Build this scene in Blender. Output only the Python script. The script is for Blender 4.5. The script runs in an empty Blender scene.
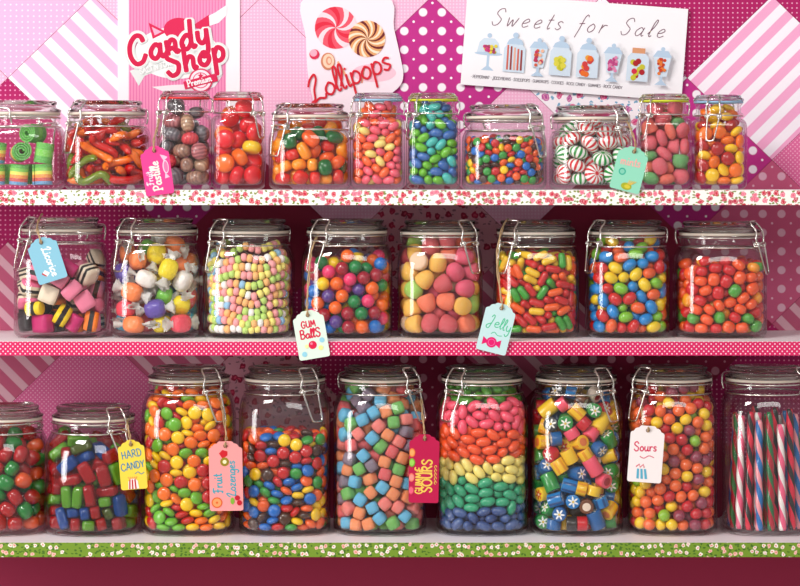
import bpy, bmesh, math, random
from mathutils import Vector, Matrix, Quaternion, Euler

scene = bpy.context.scene
# ------------------------------------------------------------------ camera, light, exposure
cam_d = bpy.data.cameras.new('camera'); cam = bpy.data.objects.new('camera', cam_d)
scene.collection.objects.link(cam); scene.camera = cam
CAM_D = 2.8
cam.location = (0, -CAM_D, 0); cam.rotation_euler = (math.pi / 2, 0, 0)
cam_d.sensor_width = 36; cam_d.lens = CAM_D / 0.0011 / 800 * 36
cam_d.shift_y = -(293 - 180) / 800
cam_d.clip_start = .1; cam_d.clip_end = 30

world = bpy.data.worlds.new('studio_air'); scene.world = world; world.use_nodes = True
wbg = world.node_tree.nodes['Background']
wbg.inputs[0].default_value = (1.0, .965, .95, 1); wbg.inputs[1].default_value = .52

def area(name, loc, target, sx, sy, watts, col=(1, 1, 1)):
    d = bpy.data.lights.new(name, 'AREA'); d.shape = 'RECTANGLE'; d.size = sx; d.size_y = sy
    d.energy = watts; d.color = col
    o = bpy.data.objects.new(name, d); scene.collection.objects.link(o)
    o.location = loc
    o.rotation_euler = (Vector(target) - Vector(loc)).to_track_quat('-Z', 'Y').to_euler()
    return o
area('key_softbox', (-1.15, -1.9, 1.45), (0, .05, -.15), .75, .6, 56, (1, .975, .94))
area('fill_light', (-2.5, -1.7, .0), (0, .05, -.2), .7, 1.2, 46, (1, .97, .96))  # added fill with no seen source, lifts the lower rows
area('front_fill', (.6, -3.6, 1.3), (0, .05, -.2), 1.6, 1.0, 34, (1, .975, .96))  # unseen lamp added in front to brighten the jars' contents
scene.view_settings.view_transform = 'Standard'; scene.view_settings.look = 'None'
scene.view_settings.gamma = 1; scene.view_settings.use_curve_mapping = False
scene.view_settings.exposure = -0.30
scene.cycles.use_denoising = True
scene.cycles.transparent_max_bounces = 24
scene.cycles.max_bounces = 10; scene.cycles.glossy_bounces = 4; scene.cycles.transmission_bounces = 8; scene.cycles.diffuse_bounces = 3

# ------------------------------------------------------------------ measures and jar geometry
S = 0.0011                  # metres per photo pixel at the shelves' front edge
F = 1.0321                  # how much further the jars' axes stand
U = S * F                   # metres per photo pixel at the jars' axes
HZ = 180.0                  # the photo row at the camera's own height
SHELF = {1: 190.0, 2: 341.5, 3: 542.5}      # photo row of each shelf's top front edge
def shelf_z(row): return (HZ - SHELF[row]) * S
YC = 0.090                  # depth of the jars' axes behind the shelves' front edge

# id: row, centre px, body half width px, top px, neck half px, style, clasp angle, gasket colour
JARS = {
 'A1': (1, 22, 42.5, 101, 38, 'squat', 150, 'clear'),
 'A2': (1, 107.5, 42.5, 101, 38, 'squat', -47, 'clear'),
 'A3': (1, 185, 27.5, 91, 24.5, 'slim', -50, 'red'),
 'A4': (1, 238.5, 27, 92, 24.5, 'slim', 48, 'red'),
 'A5': (1, 310, 41, 104, 37.5, 'squat', -45, 'clear'),
 'A6': (1, 377.5, 27.3, 93, 24.5, 'slim', -52, 'blue'),
 'A7': (1, 433, 27.3, 93, 24.5, 'slim', -50, 'lime'),
 'A8': (1, 504, 42, 105, 38, 'squat', 50, 'clear'),
 'A9': (1, 591, 41.5, 106, 38, 'squat', 48, 'clear'),
 'A10': (1, 664, 27, 94, 24.5, 'slim', -48, 'lime'),
 'A11': (1, 718.5, 27, 95, 24.5, 'slim', -18, 'blue'),
 'B1': (2, 62, 46, 217, 40, 'std', -52, 'clear'),
 'B2': (2, 156.5, 44.5, 218, 40, 'std', -42, 'clear'),
 'B3': (2, 249, 45.5, 219, 40, 'std', -45, 'clear'),
 'B4': (2, 347, 45.5, 219, 40, 'std', -40, 'clear'),
 'B5': (2, 440, 42.5, 220, 39, 'std', 44, 'clear'),
 'B6': (2, 536, 42.5, 220, 39, 'std', -46, 'clear'),
 'B7': (2, 627, 41.5, 220, 38, 'std', -58, 'clear'),
 'B8': (2, 719.5, 45.5, 221, 40, 'std', 62, 'clear'),
 'C0': (3, 2, 47, 405, 40, 'mid', 140, 'clear'),
 'C1': (3, 93.5, 49, 405, 40.5, 'mid', 40, 'clear'),
 'C2': (3, 189, 46.5, 366, 40, 'tall', 38, 'clear'),
 'C3': (3, 285, 45.5, 366, 40, 'tall', 38, 'clear'),
 'C4': (3, 380, 46.5, 366, 40, 'tall', 52, 'clear'),
 'C5': (3, 482, 46, 366, 40, 'tall', -42, 'clear'),
 'C6': (3, 576, 46, 366, 40, 'tall', 40, 'clear'),
 'C7': (3, 671, 45, 366, 40, 'tall', -52, 'clear'),
 'C8': (3, 766, 45, 366, 40, 'tall', 60, 'clear'),
}
SHOULDER = {'squat': 12, 'slim': 8, 'std': 20, 'mid': 30, 'tall': 24}
EXPO = {'squat': 3.2, 'slim': 4.5, 'std': 3.4, 'mid': 2.5, 'tall': 3.2}

def jar_at(jid):
    row, cx, R, top, rn, style, ang, gk = JARS[jid]
    z0 = shelf_z(row)
    x = (cx - 400) * U
    H = (HZ - top) * U - z0
    return x, YC, z0, H

def jar_profile(jid):
    """outer profile of the glass body: (height above the base, radius, corner exponent), in metres"""
    row, cx, R, top, rn, style, ang, gk = JARS[jid]
    x, y, z0, H = jar_at(jid)
    Hp = H / U
    n = EXPO[style]; sh = SHOULDER[style]
    slim = style == 'slim'
    L = 8 if slim else 13                       # lid height
    hn = Hp - L                                # rim of the glass
    P = []
    cr = 7
    P.append((0.0, 0.0, n)); P.append((0.0, R - 12, n)); P.append((0.3, R - 6.5, n))
    for k in range(1, 6):
        a = k / 5 * math.pi / 2
        P.append((0.3 + cr * (1 - math.cos(a)), R - 6.5 + 6.5 * math.sin(a), n))
    low = (25 if not slim else 24)             # shoulder ends this far under the lid top
    zs = Hp - low - sh
    P.append((zs, R, n))
    rneck = rn - 2.2
    for k in range(1, 8):
        t = k / 7
        c = math.cos(t * math.pi / 2) if style != 'mid' else math.cos(t * math.pi / 2) * .85 + (1 - t) * .15
        P.append((zs + sh * math.sin(t * math.pi / 2) ** (1.0), rneck + (R - rneck) * c, 2 + (n - 2) * (1 - t) ** .7))
    zb = Hp - low
    if slim:
        P += [(zb + 1.5, rneck, 2), (zb + 2.5, rn - .2, 2), (zb + 5, rn, 2), (zb + 6.5, rneck, 2), (hn - 3, rneck, 2), (hn - 1.5, rn - .8, 2), (hn, rn - .8, 2)]
    else:
        P += [(zb + 1, rneck, 2), (zb + 2, rn - .6, 2), (zb + 3.2, rn, 2), (zb + 7, rn, 2), (zb + 8, rn - .6, 2), (zb + 9, rneck + .2, 2), (hn - 1, rneck + .4, 2), (hn, rneck + .2, 2)]
    return [(a * U, b * U, c) for a, b, c in P]

def inner_profile(jid):
    P = jar_profile(jid)
    t = 2.2 * U; base = 4.5 * U
    top = P[-1][0]
    out = [(base, 0.0, P[0][2])]
    for z, r, n in P[1:]:
        if r <= 0: continue
        rr = max(r - t, 1e-4)
        zz = max(z, 0) + base if z < 8 * U and z + base < 12 * U else z
        out.append((zz, rr, n))
    res = [out[0]]
    for p in out[1:]:
        if p[0] >= res[-1][0] - 1e-9: res.append(p)
    # even, smooth neck
    row, cx, R, topp, rn, style, ang, gk = JARS[jid]
    rmax = (rn - 2.2 - 2.0) * U
    H = jar_at(jid)[3]
    res = [(z, min(r, rmax) if z > H - 26 * U else r, n) for z, r, n in res]
    return res

def ring(z, r, n, seg):
    pts = []
    for k in range(seg):
        a = 2 * math.pi * (k + .5) / seg
        c, s = math.cos(a), math.sin(a)
        d = (abs(c) ** n + abs(s) ** n) ** (1.0 / n)
        pts.append((r * c / d, r * s / d, z))
    return pts

# ------------------------------------------------------------------ candy shapes (verts, faces) in photo-pixel units
def lathe_vf(prof, seg=14, n=2.0):
    """prof: (r, z) from bottom to top, ends on the axis"""
    V, Fc = [], []
    rows = []
    for r, z in prof:
        if r < 1e-6:
            rows.append([len(V)]); V.append((0, 0, z))
        else:
            rows.append(list(range(len(V), len(V) + seg))); V += ring(z, r, n, seg)
    for a, b in zip(rows, rows[1:]):
        for k in range(seg):
            k2 = (k + 1) % seg
            if len(a) == 1 and len(b) == 1: continue
            if len(a) == 1: Fc.append((a[0], b[k2], b[k]))
            elif len(b) == 1: Fc.append((a[k], a[k2], b[0]))
            else: Fc.append((a[k], a[k2], b[k2], b[k]))
    return V, Fc

def superbox_vf(hx, hy, hz, n=5.0, k=4, wob=0.0, seed=0):
    V, Fc, idx = [], [], {}
    rnd = random.Random(seed)
    def vert(p):
        key = tuple(round(c * 1000) for c in p)
        if key not in idx:
            d = (abs(p[0]) ** n + abs(p[1]) ** n + abs(p[2]) ** n) ** (1.0 / n)
            w = 1 + wob * (rnd.random() - .5)
            idx[key] = len(V); V.append((p[0] / d * hx * w, p[1] / d * hy * w, p[2] / d * hz * w))
        return idx[key]
    for ax in range(3):
        for sg in (-1, 1):
            for i in range(k):
                for j in range(k):
                    q = []
                    for a, b in ((i, j), (i + 1, j), (i + 1, j + 1), (i, j + 1)):
                        u = math.tan((2 * a / k - 1) * math.pi / 4); v = math.tan((2 * b / k - 1) * math.pi / 4)
                        p = [0, 0, 0]; p[ax] = sg; p[(ax + 1) % 3] = u; p[(ax + 2) % 3] = v
                        q.append(vert(tuple(p)))
                    Fc.append(tuple(q if sg > 0 else q[::-1]))
    return V, Fc

def bean_vf(hl, r, bend=.18, seg=12, rings=9):
    prof = []
    for k in range(rings + 1):
        a = -math.pi / 2 + math.pi * k / rings
        prof.append((r * max(0, math.cos(a)) ** .85 if 0 < k < rings else 0, hl * math.sin(a)))
    V, Fc = lathe_vf(prof, seg)
    V = [(z, y * .93, x + bend * r * (1 - (z / hl) ** 2) * 1.0 - bend * r * .6) for x, y, z in V]
    return V, Fc

def lentil_vf(r, h, seg=16, e=1.15):
    prof = []
    for k in range(9):
        a = -math.pi / 2 + math.pi * k / 8
        prof.append((r * max(0, math.cos(a)) ** (.78) if 0 < k < 8 else 0, h * math.sin(a) * (1 if True else e)))
    return lathe_vf(prof, seg)

def ball_vf(r, seg=18, rings=12):
    return lathe_vf([(r * math.sin(math.pi * k / rings) if 0 < k < rings else 0, -r * math.cos(math.pi * k / rings)) for k in range(rings + 1)], seg)

def gumdrop_vf(r, h, seg=14):
    p = [(0, -h * .5), (r * .8, -h * .5), (r * .97, -h * .42), (r, -h * .28), (r * .93, 0), (r * .8, h * .22), (r * .6, h * .38), (r * .32, h * .47), (0, h * .5)]
    return lathe_vf(p, seg)

def cyl_vf(r, h, seg=18, b=.12):
    p = [(0, -h), (r * (1 - b), -h), (r * (1 - b * .3), -h + r * b * .3), (r, -h + r * b), (r, 0), (r, h - r * b), (r * (1 - b * .3), h - r * b * .3), (r * (1 - b), h), (0, h)]
    return lathe_vf(p, seg)

def capsule_vf(hl, r, seg=12):
    p = [(0, -hl)]
    for k in range(1, 4):
        a = math.pi / 2 * k / 4; p.append((r * math.sin(a), -hl + r * (1 - math.cos(a))))
    p += [(r, -hl + r), (r, hl - r)]
    for k in range(3, 0, -1):
        a = math.pi / 2 * k / 4; p.append((r * math.sin(a), hl - r * (1 - math.cos(a))))
    p.append((0, hl))
    V, Fc = lathe_vf(p, seg)
    return [(z, y, x) for x, y, z in V], [f[::-1] for f in Fc]

def worm_vf(hl=21, r=3.6, seg=9, n=26, curl=1.9, sgn=1, s=0.0):
    V, Fc = [], []
    rad = 2 * hl / curl
    for i in range(n + 1):
        t = i / n
        if s: a = curl * math.sin(2 * math.pi * t) * .5; x = -hl + 2 * hl * t; y = 7.5 * math.sin(2 * math.pi * t); dx, dy = 2 * hl, 7.5 * 2 * math.pi * math.cos(2 * math.pi * t)
        else:
            a = (t - .5) * curl; x = rad * math.sin(a); y = rad * (1 - math.cos(a)) - rad * .12; dx, dy = math.cos(a), math.sin(a)
        L = math.hypot(dx, dy); nx, ny = -dy / L, dx / L
        rr = r * (1 + .10 * math.sin(i * math.pi)) * (1 - .12 * (i % 2)) * min(1, .35 + 6 * min(t, 1 - t))
        for k in range(seg):
            b = 2 * math.pi * k / seg
            V.append((x + nx * rr * math.cos(b), y + ny * rr * math.cos(b), rr * math.sin(b)))
    for i in range(n):
        for k in range(seg):
            k2 = (k + 1) % seg
            Fc.append((i * seg + k, (i + 1) * seg + k, (i + 1) * seg + k2, i * seg + k2)[::-1])
    Fc.append(tuple(range(seg))[::-1][::-1]); Fc.append(tuple(range(n * seg, n * seg + seg))[::-1])
    return V, Fc

def taffy_vf(seed=0):
    """wrapped chew: body (face group 0) and two crinkled, twisted paper ends (face group 1)"""
    rnd = random.Random(seed)
    V, Fc = superbox_vf(10.5, 9.0, 8.2, 3.0, 5, .04, seed)
    grp = [0] * len(Fc)
    seg = 14
    for sg in (-1, 1):
        base = len(V); ph = rnd.random() * 6
        prof = [(9.2, 5.6), (11.0, 2.2), (13.2, 3.0), (16.5, 5.0), (19.5, 6.6)]
        fan = rnd.uniform(.35, .6); tw = rnd.uniform(-.5, .5)
        for i, (x, r) in enumerate(prof):
            for k in range(seg):
                a = 2 * math.pi * k / seg + tw * i
                cr = 1 + (.28 if k % 2 else -.16) * min(1, i / 2)
                V.append((sg * (x + (rnd.uniform(-.9, .9) if i > 2 else 0)), r * cr * math.cos(a), r * cr * fan * math.sin(a) + .7 * math.sin(2 * a + ph) * (i > 1)))
        for i in range(len(prof) - 1):
            for k in range(seg):
                k2 = (k + 1) % seg
                q = (base + i * seg + k, base + (i + 1) * seg + k, base + (i + 1) * seg + k2, base + i * seg + k2)
                Fc.append(q if sg < 0 else q[::-1]); grp.append(1)
    return V, Fc, grp

# kind: list of shape variants (functions)
SHAPES = {
 'worm': [lambda: worm_vf(21, 4.1), lambda: worm_vf(18, 4.2, s=1.0, curl=1.6)],
 'pastille': [lambda: superbox_vf(8.6, 8.2, 6.2, 2.3, 5, .03, 1), lambda: superbox_vf(9.2, 7.4, 6.6, 2.4, 5, .03, 2)],
 'fruit_drop': [lambda: cyl_vf(9.6, 5.6, 18, .45), lambda: superbox_vf(9.2, 8.0, 6.2, 3.0, 5, .02, 4)],
 'gummy_block': [lambda: superbox_vf(9.2, 6.4, 5.2, 3.4, 5, .03, 5), lambda: superbox_vf(8.2, 7.0, 5.6, 2.6, 5, .03, 6)],
 'mini_bean': [lambda: bean_vf(6.1, 4.2, .1)],
 'bean_a': [lambda: bean_vf(6.6, 4.5, .12)],
 'mini_lentil': [lambda: lentil_vf(4.3, 2.5, 14)],
 'mint': [lambda: lentil_vf(10.2, 6.3, 22)],
 'sugar_slice': [lambda: superbox_vf(8.8, 7.6, 5.0, 2.4, 5, .03, 7), lambda: gumdrop_vf(8.6, 13)],
 'disc': [lambda: lentil_vf(7.0, 3.7, 18)],
 'allsort': [lambda: superbox_vf(9.4, 9.2, 7.4, 9, 4, .02, 8), lambda: superbox_vf(10.2, 6.8, 7.0, 9, 4, .02, 9), lambda: cyl_vf(6.8, 8.2, 16, .15)],
 'taffy': [lambda: taffy_vf(1), lambda: taffy_vf(2), lambda: taffy_vf(3)],
 'gumball': [lambda: ball_vf(6.7)],
 'gumdrop': [lambda: gumdrop_vf(9.3, 17, 16)],
 'capsule': [lambda: capsule_vf(8.0, 3.7)],
 'chew': [lambda: bean_vf(7.4, 5.9, .04)],
 'gummy_dot': [lambda: superbox_vf(6.6, 6.0, 4.8, 2.8, 4, .04, 10)],
 'gummy_lump': [lambda: superbox_vf(8.5, 7.5, 6.5, 3.0, 4, .04, 11)],
 'hard_bar': [lambda: superbox_vf(11.0, 6.3, 5.0, 6, 5, .02, 12)],
 'lentil_a': [lambda: lentil_vf(6.9, 3.5, 18)],
 'lentil_b': [lambda: lentil_vf(6.4, 3.5, 18)],
 'cube': [lambda: superbox_vf(6.0, 6.0, 5.6, 5.5, 4, .03, 13)],
 'bean_b': [lambda: bean_vf(7.6, 4.9, .14)],
 'rock': [lambda: cyl_vf(7.0, 7.2, 20, .08), lambda: cyl_vf(7.6, 9.2, 20, .08), lambda: cyl_vf(7.2, 5.0, 20, .08)],
 'sour_ball': [lambda: superbox_vf(6.1, 6.1, 5.6, 2.1, 4, .03, 14)],
}
# ------------------------------------------------------------------ object helpers
COL = scene.collection
def lin(c):
    return tuple(((v / 255) / 12.92 if v / 255 <= .04045 else ((v / 255 + .055) / 1.055) ** 2.4) for v in c)
def tag(o, label=None, cat=None, group=None, kind=None):
    if label: o['label'] = label
    if cat: o['category'] = cat
    if group: o['group'] = group
    if kind: o['kind'] = kind
    return o
def empty(name, loc, rot=(0, 0, 0)):
    o = bpy.data.objects.new(name, None); COL.objects.link(o); o.location = loc; o.rotation_euler = rot
    o.empty_display_size = .01
    return o
def mesh(name, V, Fc, mats=(), idx=None, smooth=True):
    me = bpy.data.meshes.new(name); me.from_pydata([tuple(v) for v in V], [], Fc)
    for m in mats: me.materials.append(m)
    if idx: me.polygons.foreach_set('material_index', idx)
    if smooth: me.polygons.foreach_set('use_smooth', [True] * len(me.polygons))
    me.update(); return me
def link(name, me, parent=None, loc=None):
    o = bpy.data.objects.new(name, me); COL.objects.link(o)
    if parent is not None: o.parent = parent
    if loc is not None: o.location = loc
    return o
def box_vf(x0, x1, y0, y1, z0, z1):
    V = [(x, y, z) for z in (z0, z1) for y in (y0, y1) for x in (x0, x1)]
    return V, [(0, 2, 3, 1), (4, 5, 7, 6), (0, 1, 5, 4), (2, 6, 7, 3), (0, 4, 6, 2), (1, 3, 7, 5)]
def merge(*parts):
    V, Fc = [], []
    for v, f in parts:
        b = len(V); V += list(v); Fc += [tuple(b + k for k in q) for q in f]
    return V, Fc
def tube_vf(path, r, seg=8, closed=False):
    """a round wire along a path of points"""
    P = [Vector(p) for p in path]; n = len(P); V, Fc = [], []
    up = None
    for i in range(n):
        a = P[i - 1] if (i or closed) else P[i]; b = P[(i + 1) % n] if (i < n - 1 or closed) else P[i]
        t = (b - a).normalized() if (b - a).length > 1e-9 else Vector((0, 0, 1))
        if up is None: up = t.orthogonal().normalized()
        up = (up - t * up.dot(t)); up = up.normalized() if up.length > 1e-6 else t.orthogonal().normalized()
        w = t.cross(up)
        for k in range(seg):
            c = 2 * math.pi * k / seg
            V.append(P[i] + up * (r * math.cos(c)) + w * (r * math.sin(c)))
    for i in range(n if closed else n - 1):
        j = (i + 1) % n
        for k in range(seg):
            k2 = (k + 1) % seg
            Fc.append((i * seg + k, j * seg + k, j * seg + k2, i * seg + k2)[::-1])
    if not closed: Fc += [tuple(range(seg)), tuple(range((n - 1) * seg, n * seg))[::-1]]
    return V, Fc
def smooth_path(P, sub=6, closed=False):
    P = [Vector(p) for p in P]
    if len(P) < 3: return P
    out = []; n = len(P)
    for i in range(n if closed else n - 1):
        p0 = P[(i - 1) % n] if (closed or i > 0) else P[0]; p1 = P[i]; p2 = P[(i + 1) % n]
        p3 = P[(i + 2) % n] if (closed or i + 2 < n) else P[-1]
        for k in range(sub):
            t = k / sub
            out.append(.5 * ((2 * p1) + (p2 - p0) * t + (2 * p0 - 5 * p1 + 4 * p2 - p3) * t * t + (3 * p1 - p0 - 3 * p2 + p3) * t ** 3))
    if not closed: out.append(P[-1])
    return out

# ------------------------------------------------------------------ material helpers
class NT:
    def __init__(self, name):
        self.m = bpy.data.materials.new(name); self.m.use_nodes = True
        self.t = self.m.node_tree; self.t.nodes.clear()
        self.out = self.t.nodes.new('ShaderNodeOutputMaterial')
    def n(self, typ, ins=None, **kw):
        x = self.t.nodes.new('ShaderNode' + typ)
        for k, v in kw.items(): setattr(x, k, v)
        for k, v in (ins or {}).items():
            s = x.inputs[k]
            if isinstance(v, bpy.types.NodeSocket): self.t.links.new(v, s)
            else: s.default_value = v
        return x
    def math(self, op, a, b=0.0, c=0.0):
        return self.n('Math', {0: a, 1: b, 2: c}, operation=op).outputs[0]
    def mix(self, f, a, b):
        x = self.n('Mix', data_type='RGBA'); 
        for s, v in ((x.inputs['Factor'], f), (x.inputs['A'], a), (x.inputs['B'], b)):
            if isinstance(v, bpy.types.NodeSocket): self.t.links.new(v, s)
            elif isinstance(v, tuple) and len(v) == 3: s.default_value = (*v, 1)
            else: s.default_value = v
        return x.outputs['Result']
    def coord(self, which='Object', scale=None, rotz=0, loc=(0, 0, 0)):
        c = self.n('TexCoord').outputs[which]
        if scale is not None or rotz:
            c = self.n('Mapping', {'Vector': c, 'Scale': (scale or 1,) * 3, 'Rotation': (0, rotz, 0), 'Location': loc}).outputs[0]
        return c
    def sep(self, v):
        s = self.n('SeparateXYZ', {0: v}); return s.outputs
    def surf(self, s): self.t.links.new(s, self.out.inputs[0]); return self.m
    def pbsdf(self, **kw):
        ins = {}
        for k, v in kw.items():
            k = {'color': 'Base Color', 'rough': 'Roughness', 'metal': 'Metallic', 'coat': 'Coat Weight', 'coatr': 'Coat Roughness', 'sss': 'Subsurface Weight', 'sssr': 'Subsurface Scale', 'ior': 'IOR', 'trans': 'Transmission Weight', 'normal': 'Normal', 'spec': 'Specular IOR Level', 'sheen': 'Sheen Weight'}[k]
            if k == 'Base Color' and isinstance(v, tuple): v = (*v[:3], 1)
            ins[k] = v
        p = self.n('BsdfPrincipled', ins)
        if 'sss' in kw: p.inputs['Subsurface Radius'].default_value = (1, .5, .4)
        return p.outputs[0]
    def bump(self, h, strength=.3, dist=.001):
        return self.n('Bump', {'Height': h, 'Strength': strength, 'Distance': dist}).outputs[0]
    def dots(self, x, z, sp, r, ox=0.0, oz=0.0, soft=.12):
        """round dots on a square grid: mask"""
        fx = self.math('SUBTRACT', self.math('FRACT', self.math('MULTIPLY_ADD', x, 1 / sp, ox + 100)), .5)
        fz = self.math('SUBTRACT', self.math('FRACT', self.math('MULTIPLY_ADD', z, 1 / sp, oz + 100)), .5)
        d = self.math('SQRT', self.math('ADD', self.math('MULTIPLY', fx, fx), self.math('MULTIPLY', fz, fz)))
        rr = r / sp
        return self.n('MapRange', {0: d, 1: rr * (1 - soft), 2: rr * (1 + soft), 3: 1.0, 4: 0.0}).outputs[0]
_M = {}
def cached(f):
    def g(*a, **k):
        key = (f.__name__, a, tuple(sorted(k.items())))
        if key not in _M: _M[key] = f(*a, **k)
        return _M[key]
    return g
@cached
def plain(name, rgb, rough=.5, coat=0.0, metal=0.0, spec=.5):
    t = NT(name); return t.surf(t.pbsdf(color=lin(rgb), rough=rough, coat=coat, metal=metal, spec=spec))
@cached
def paper(name, rgb):
    t = NT(name); n = t.n('TexNoise', {'Vector': t.coord(), 'Scale': 900.0, 'Detail': 2.0}).outputs[0]
    return t.surf(t.pbsdf(color=lin(rgb), rough=.75, spec=.3, normal=t.bump(n, .1, .0004)))

# ---------------- patterned papers
def pattern_rows(t):
    x, y, z = t.sep(t.coord('Object')); return x, z
def fibre(t): return t.n('TexNoise', {'Vector': t.coord(), 'Scale': 600.0, 'Detail': 3.0}).outputs[0]
@cached
def polka_paper(base, dot, sp=20, r=4.2, small=1.3):
    t = NT('polka_dot_paper'); x, z = pattern_rows(t)
    m = t.math('MAXIMUM', t.dots(x, z, sp * U, r * U), t.dots(x, z, sp * U, small * U, .5, .5))
    return t.surf(t.pbsdf(color=t.mix(m, lin(base), lin(dot)), rough=.65, spec=.3))
@cached
def pin_paper(base, dot, sp=3.6, r=.85, stag=False):
    t = NT('pin_dot_paper'); x, z = pattern_rows(t)
    m = t.dots(x, z, sp * U, r * U, soft=.3)
    if stag: m = t.math('MAXIMUM', m, t.dots(x, z, sp * U, r * U, .5, .5, soft=.3))
    return t.surf(t.pbsdf(color=t.mix(m, lin(base), lin(dot)), rough=.65, spec=.3))
@cached
def stripe_paper(a, b, sp=15.5, ang=45, duty=.5):
    t = NT('striped_paper'); x, z = pattern_rows(t)
    ca, sa = math.cos(math.radians(ang)), math.sin(math.radians(ang))
    d = t.math('ADD', t.math('MULTIPLY', x, ca / (sp * U)), t.math('MULTIPLY', z, sa / (sp * U)))
    f = t.math('FRACT', t.math('ADD', d, 100.3))
    m = t.n('MapRange', {0: t.math('ABSOLUTE', t.math('SUBTRACT', f, .5)), 1: duty / 2 - .02, 2: duty / 2 + .02, 3: 1.0, 4: 0.0}).outputs[0]
    return t.surf(t.pbsdf(color=t.mix(m, lin(a), lin(b)), rough=.65, spec=.3))
@cached
def floral(base, flowers, leaves, scale=11.0, leafscale=7.0, fr=.30, lr=.22, name='floral_paper', centre=None):
    """scattered little blossoms and leaves on plain paper"""
    t = NT(name); c = t.coord('Object', 1 / (scale * U))
    nz = t.n('TexNoise', {'Vector': c, 'Scale': 3.2, 'Detail': 1.0}).outputs['Color']
    w = t.n('VectorMath', {0: nz, 1: (.5, .5, .5)}, operation='SUBTRACT').outputs[0]
    w = t.n('VectorMath', {0: w, 'Scale': .45}, operation='SCALE').outputs[0]
    cw = t.n('VectorMath', {0: c, 1: w}, operation='ADD').outputs[0]
    x, y, z = t.sep(cw); flat = t.n('CombineXYZ', {0: x, 1: z, 2: 0.0}).outputs[0]
    lf = t.n('VectorMath', {0: flat, 1: (scale / leafscale, scale / leafscale * 1.5, 1)}, operation='MULTIPLY').outputs[0]
    vl = t.n('TexVoronoi', {'Vector': lf, 'Scale': 1.0, 'Randomness': 1.0}, voronoi_dimensions='2D')
    ml = t.n('MapRange', {0: vl.outputs['Distance'], 1: lr * .85, 2: lr, 3: 1.0, 4: 0.0}).outputs[0]
    hl = t.sep(vl.outputs['Color'])[0]
    ml = t.math('MULTIPLY', ml, t.math('GREATER_THAN', hl, .35))
    colr = t.mix(ml, lin(base), lin(leaves))
    vf = t.n('TexVoronoi', {'Vector': flat, 'Scale': 1.0, 'Randomness': .75}, voronoi_dimensions='2D')
    mf = t.n('MapRange', {0: vf.outputs['Distance'], 1: fr * .88, 2: fr, 3: 1.0, 4: 0.0}).outputs[0]
    h = t.sep(vf.outputs['Color'])[1]
    mf = t.math('MULTIPLY', mf, t.math('GREATER_THAN', h, .22))
    fc = lin(flowers[0])
    prev = (*fc, 1)
    for i, fl in enumerate(flowers[1:]):
        prev = t.mix(t.math('GREATER_THAN', t.sep(vf.outputs['Color'])[2], (i + 1) / len(flowers)), prev, lin(fl))
    if centre:
        mc = t.math('LESS_THAN', vf.outputs['Distance'], fr * .38)
        prev = t.mix(mc, prev, lin(centre))
    else:
        mc = t.math('LESS_THAN', t.math('ABSOLUTE', t.math('SUBTRACT', vf.outputs['Distance'], fr * .55)), fr * .1)
        prev = t.mix(t.math('MULTIPLY', mc, .6), prev, lin((250, 200, 205)))
    colr = t.mix(mf, colr, prev)
    return t.surf(t.pbsdf(color=colr, rough=.6, spec=.3))

@cached
def glass_clear():
    t = NT('clear_jar_glass')
    lw = t.n('LayerWeight', {'Blend': .5}).outputs['Facing']
    tint = t.mix(t.math('POWER', lw, 5.0), (.992, .995, .992), (.40, .42, .41))
    tr = t.n('BsdfTransparent', {0: tint}).outputs[0]
    nz = t.n('TexNoise', {'Vector': t.coord('Object'), 'Scale': 24.0, 'Detail': 1.0}).outputs[0]
    nrm = t.bump(nz, .12, .004)
    lb = t.n('LayerWeight', {'Blend': .5, 'Normal': nrm}).outputs['Facing']
    f = t.math('MINIMUM', t.math('MULTIPLY_ADD', t.math('POWER', lb, 4.5), .8, .032), .55)
    gl = t.n('BsdfGlossy', {'Color': (1, 1, 1, 1), 'Roughness': .05, 'Normal': nrm}).outputs[0]
    return t.surf(t.n('MixShader', {0: f, 1: tr, 2: gl}).outputs[0])
@cached
def glass_thick():
    t = NT('thick_lid_glass')
    g = t.n('BsdfGlass', {'Color': (.93, .95, .93, 1), 'Roughness': .02, 'IOR': 1.45}).outputs[0]
    return t.surf(g)
@cached
def wire_metal():
    t = NT('galvanised_wire'); return t.surf(t.pbsdf(color=(.78, .75, .71), metal=1.0, rough=.22))
@cached
def gasket_mat(c):
    rgb = {'clear': (226, 214, 200), 'red': (232, 48, 52), 'blue': (150, 196, 226), 'lime': (214, 222, 40)}[c]
    t = NT(c + '_rubber'); return t.surf(t.pbsdf(color=lin(rgb), rough=.45, sss=.2, sssr=.002))
@cached
def twine_mat():
    t = NT('jute_twine'); w = t.n('TexWave', {'Vector': t.coord('Object'), 'Scale': 500.0, 'Distortion': 2.0}).outputs[1]
    return t.surf(t.pbsdf(color=t.mix(w, lin((150, 118, 80)), lin((214, 184, 142))), rough=.9))

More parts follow.
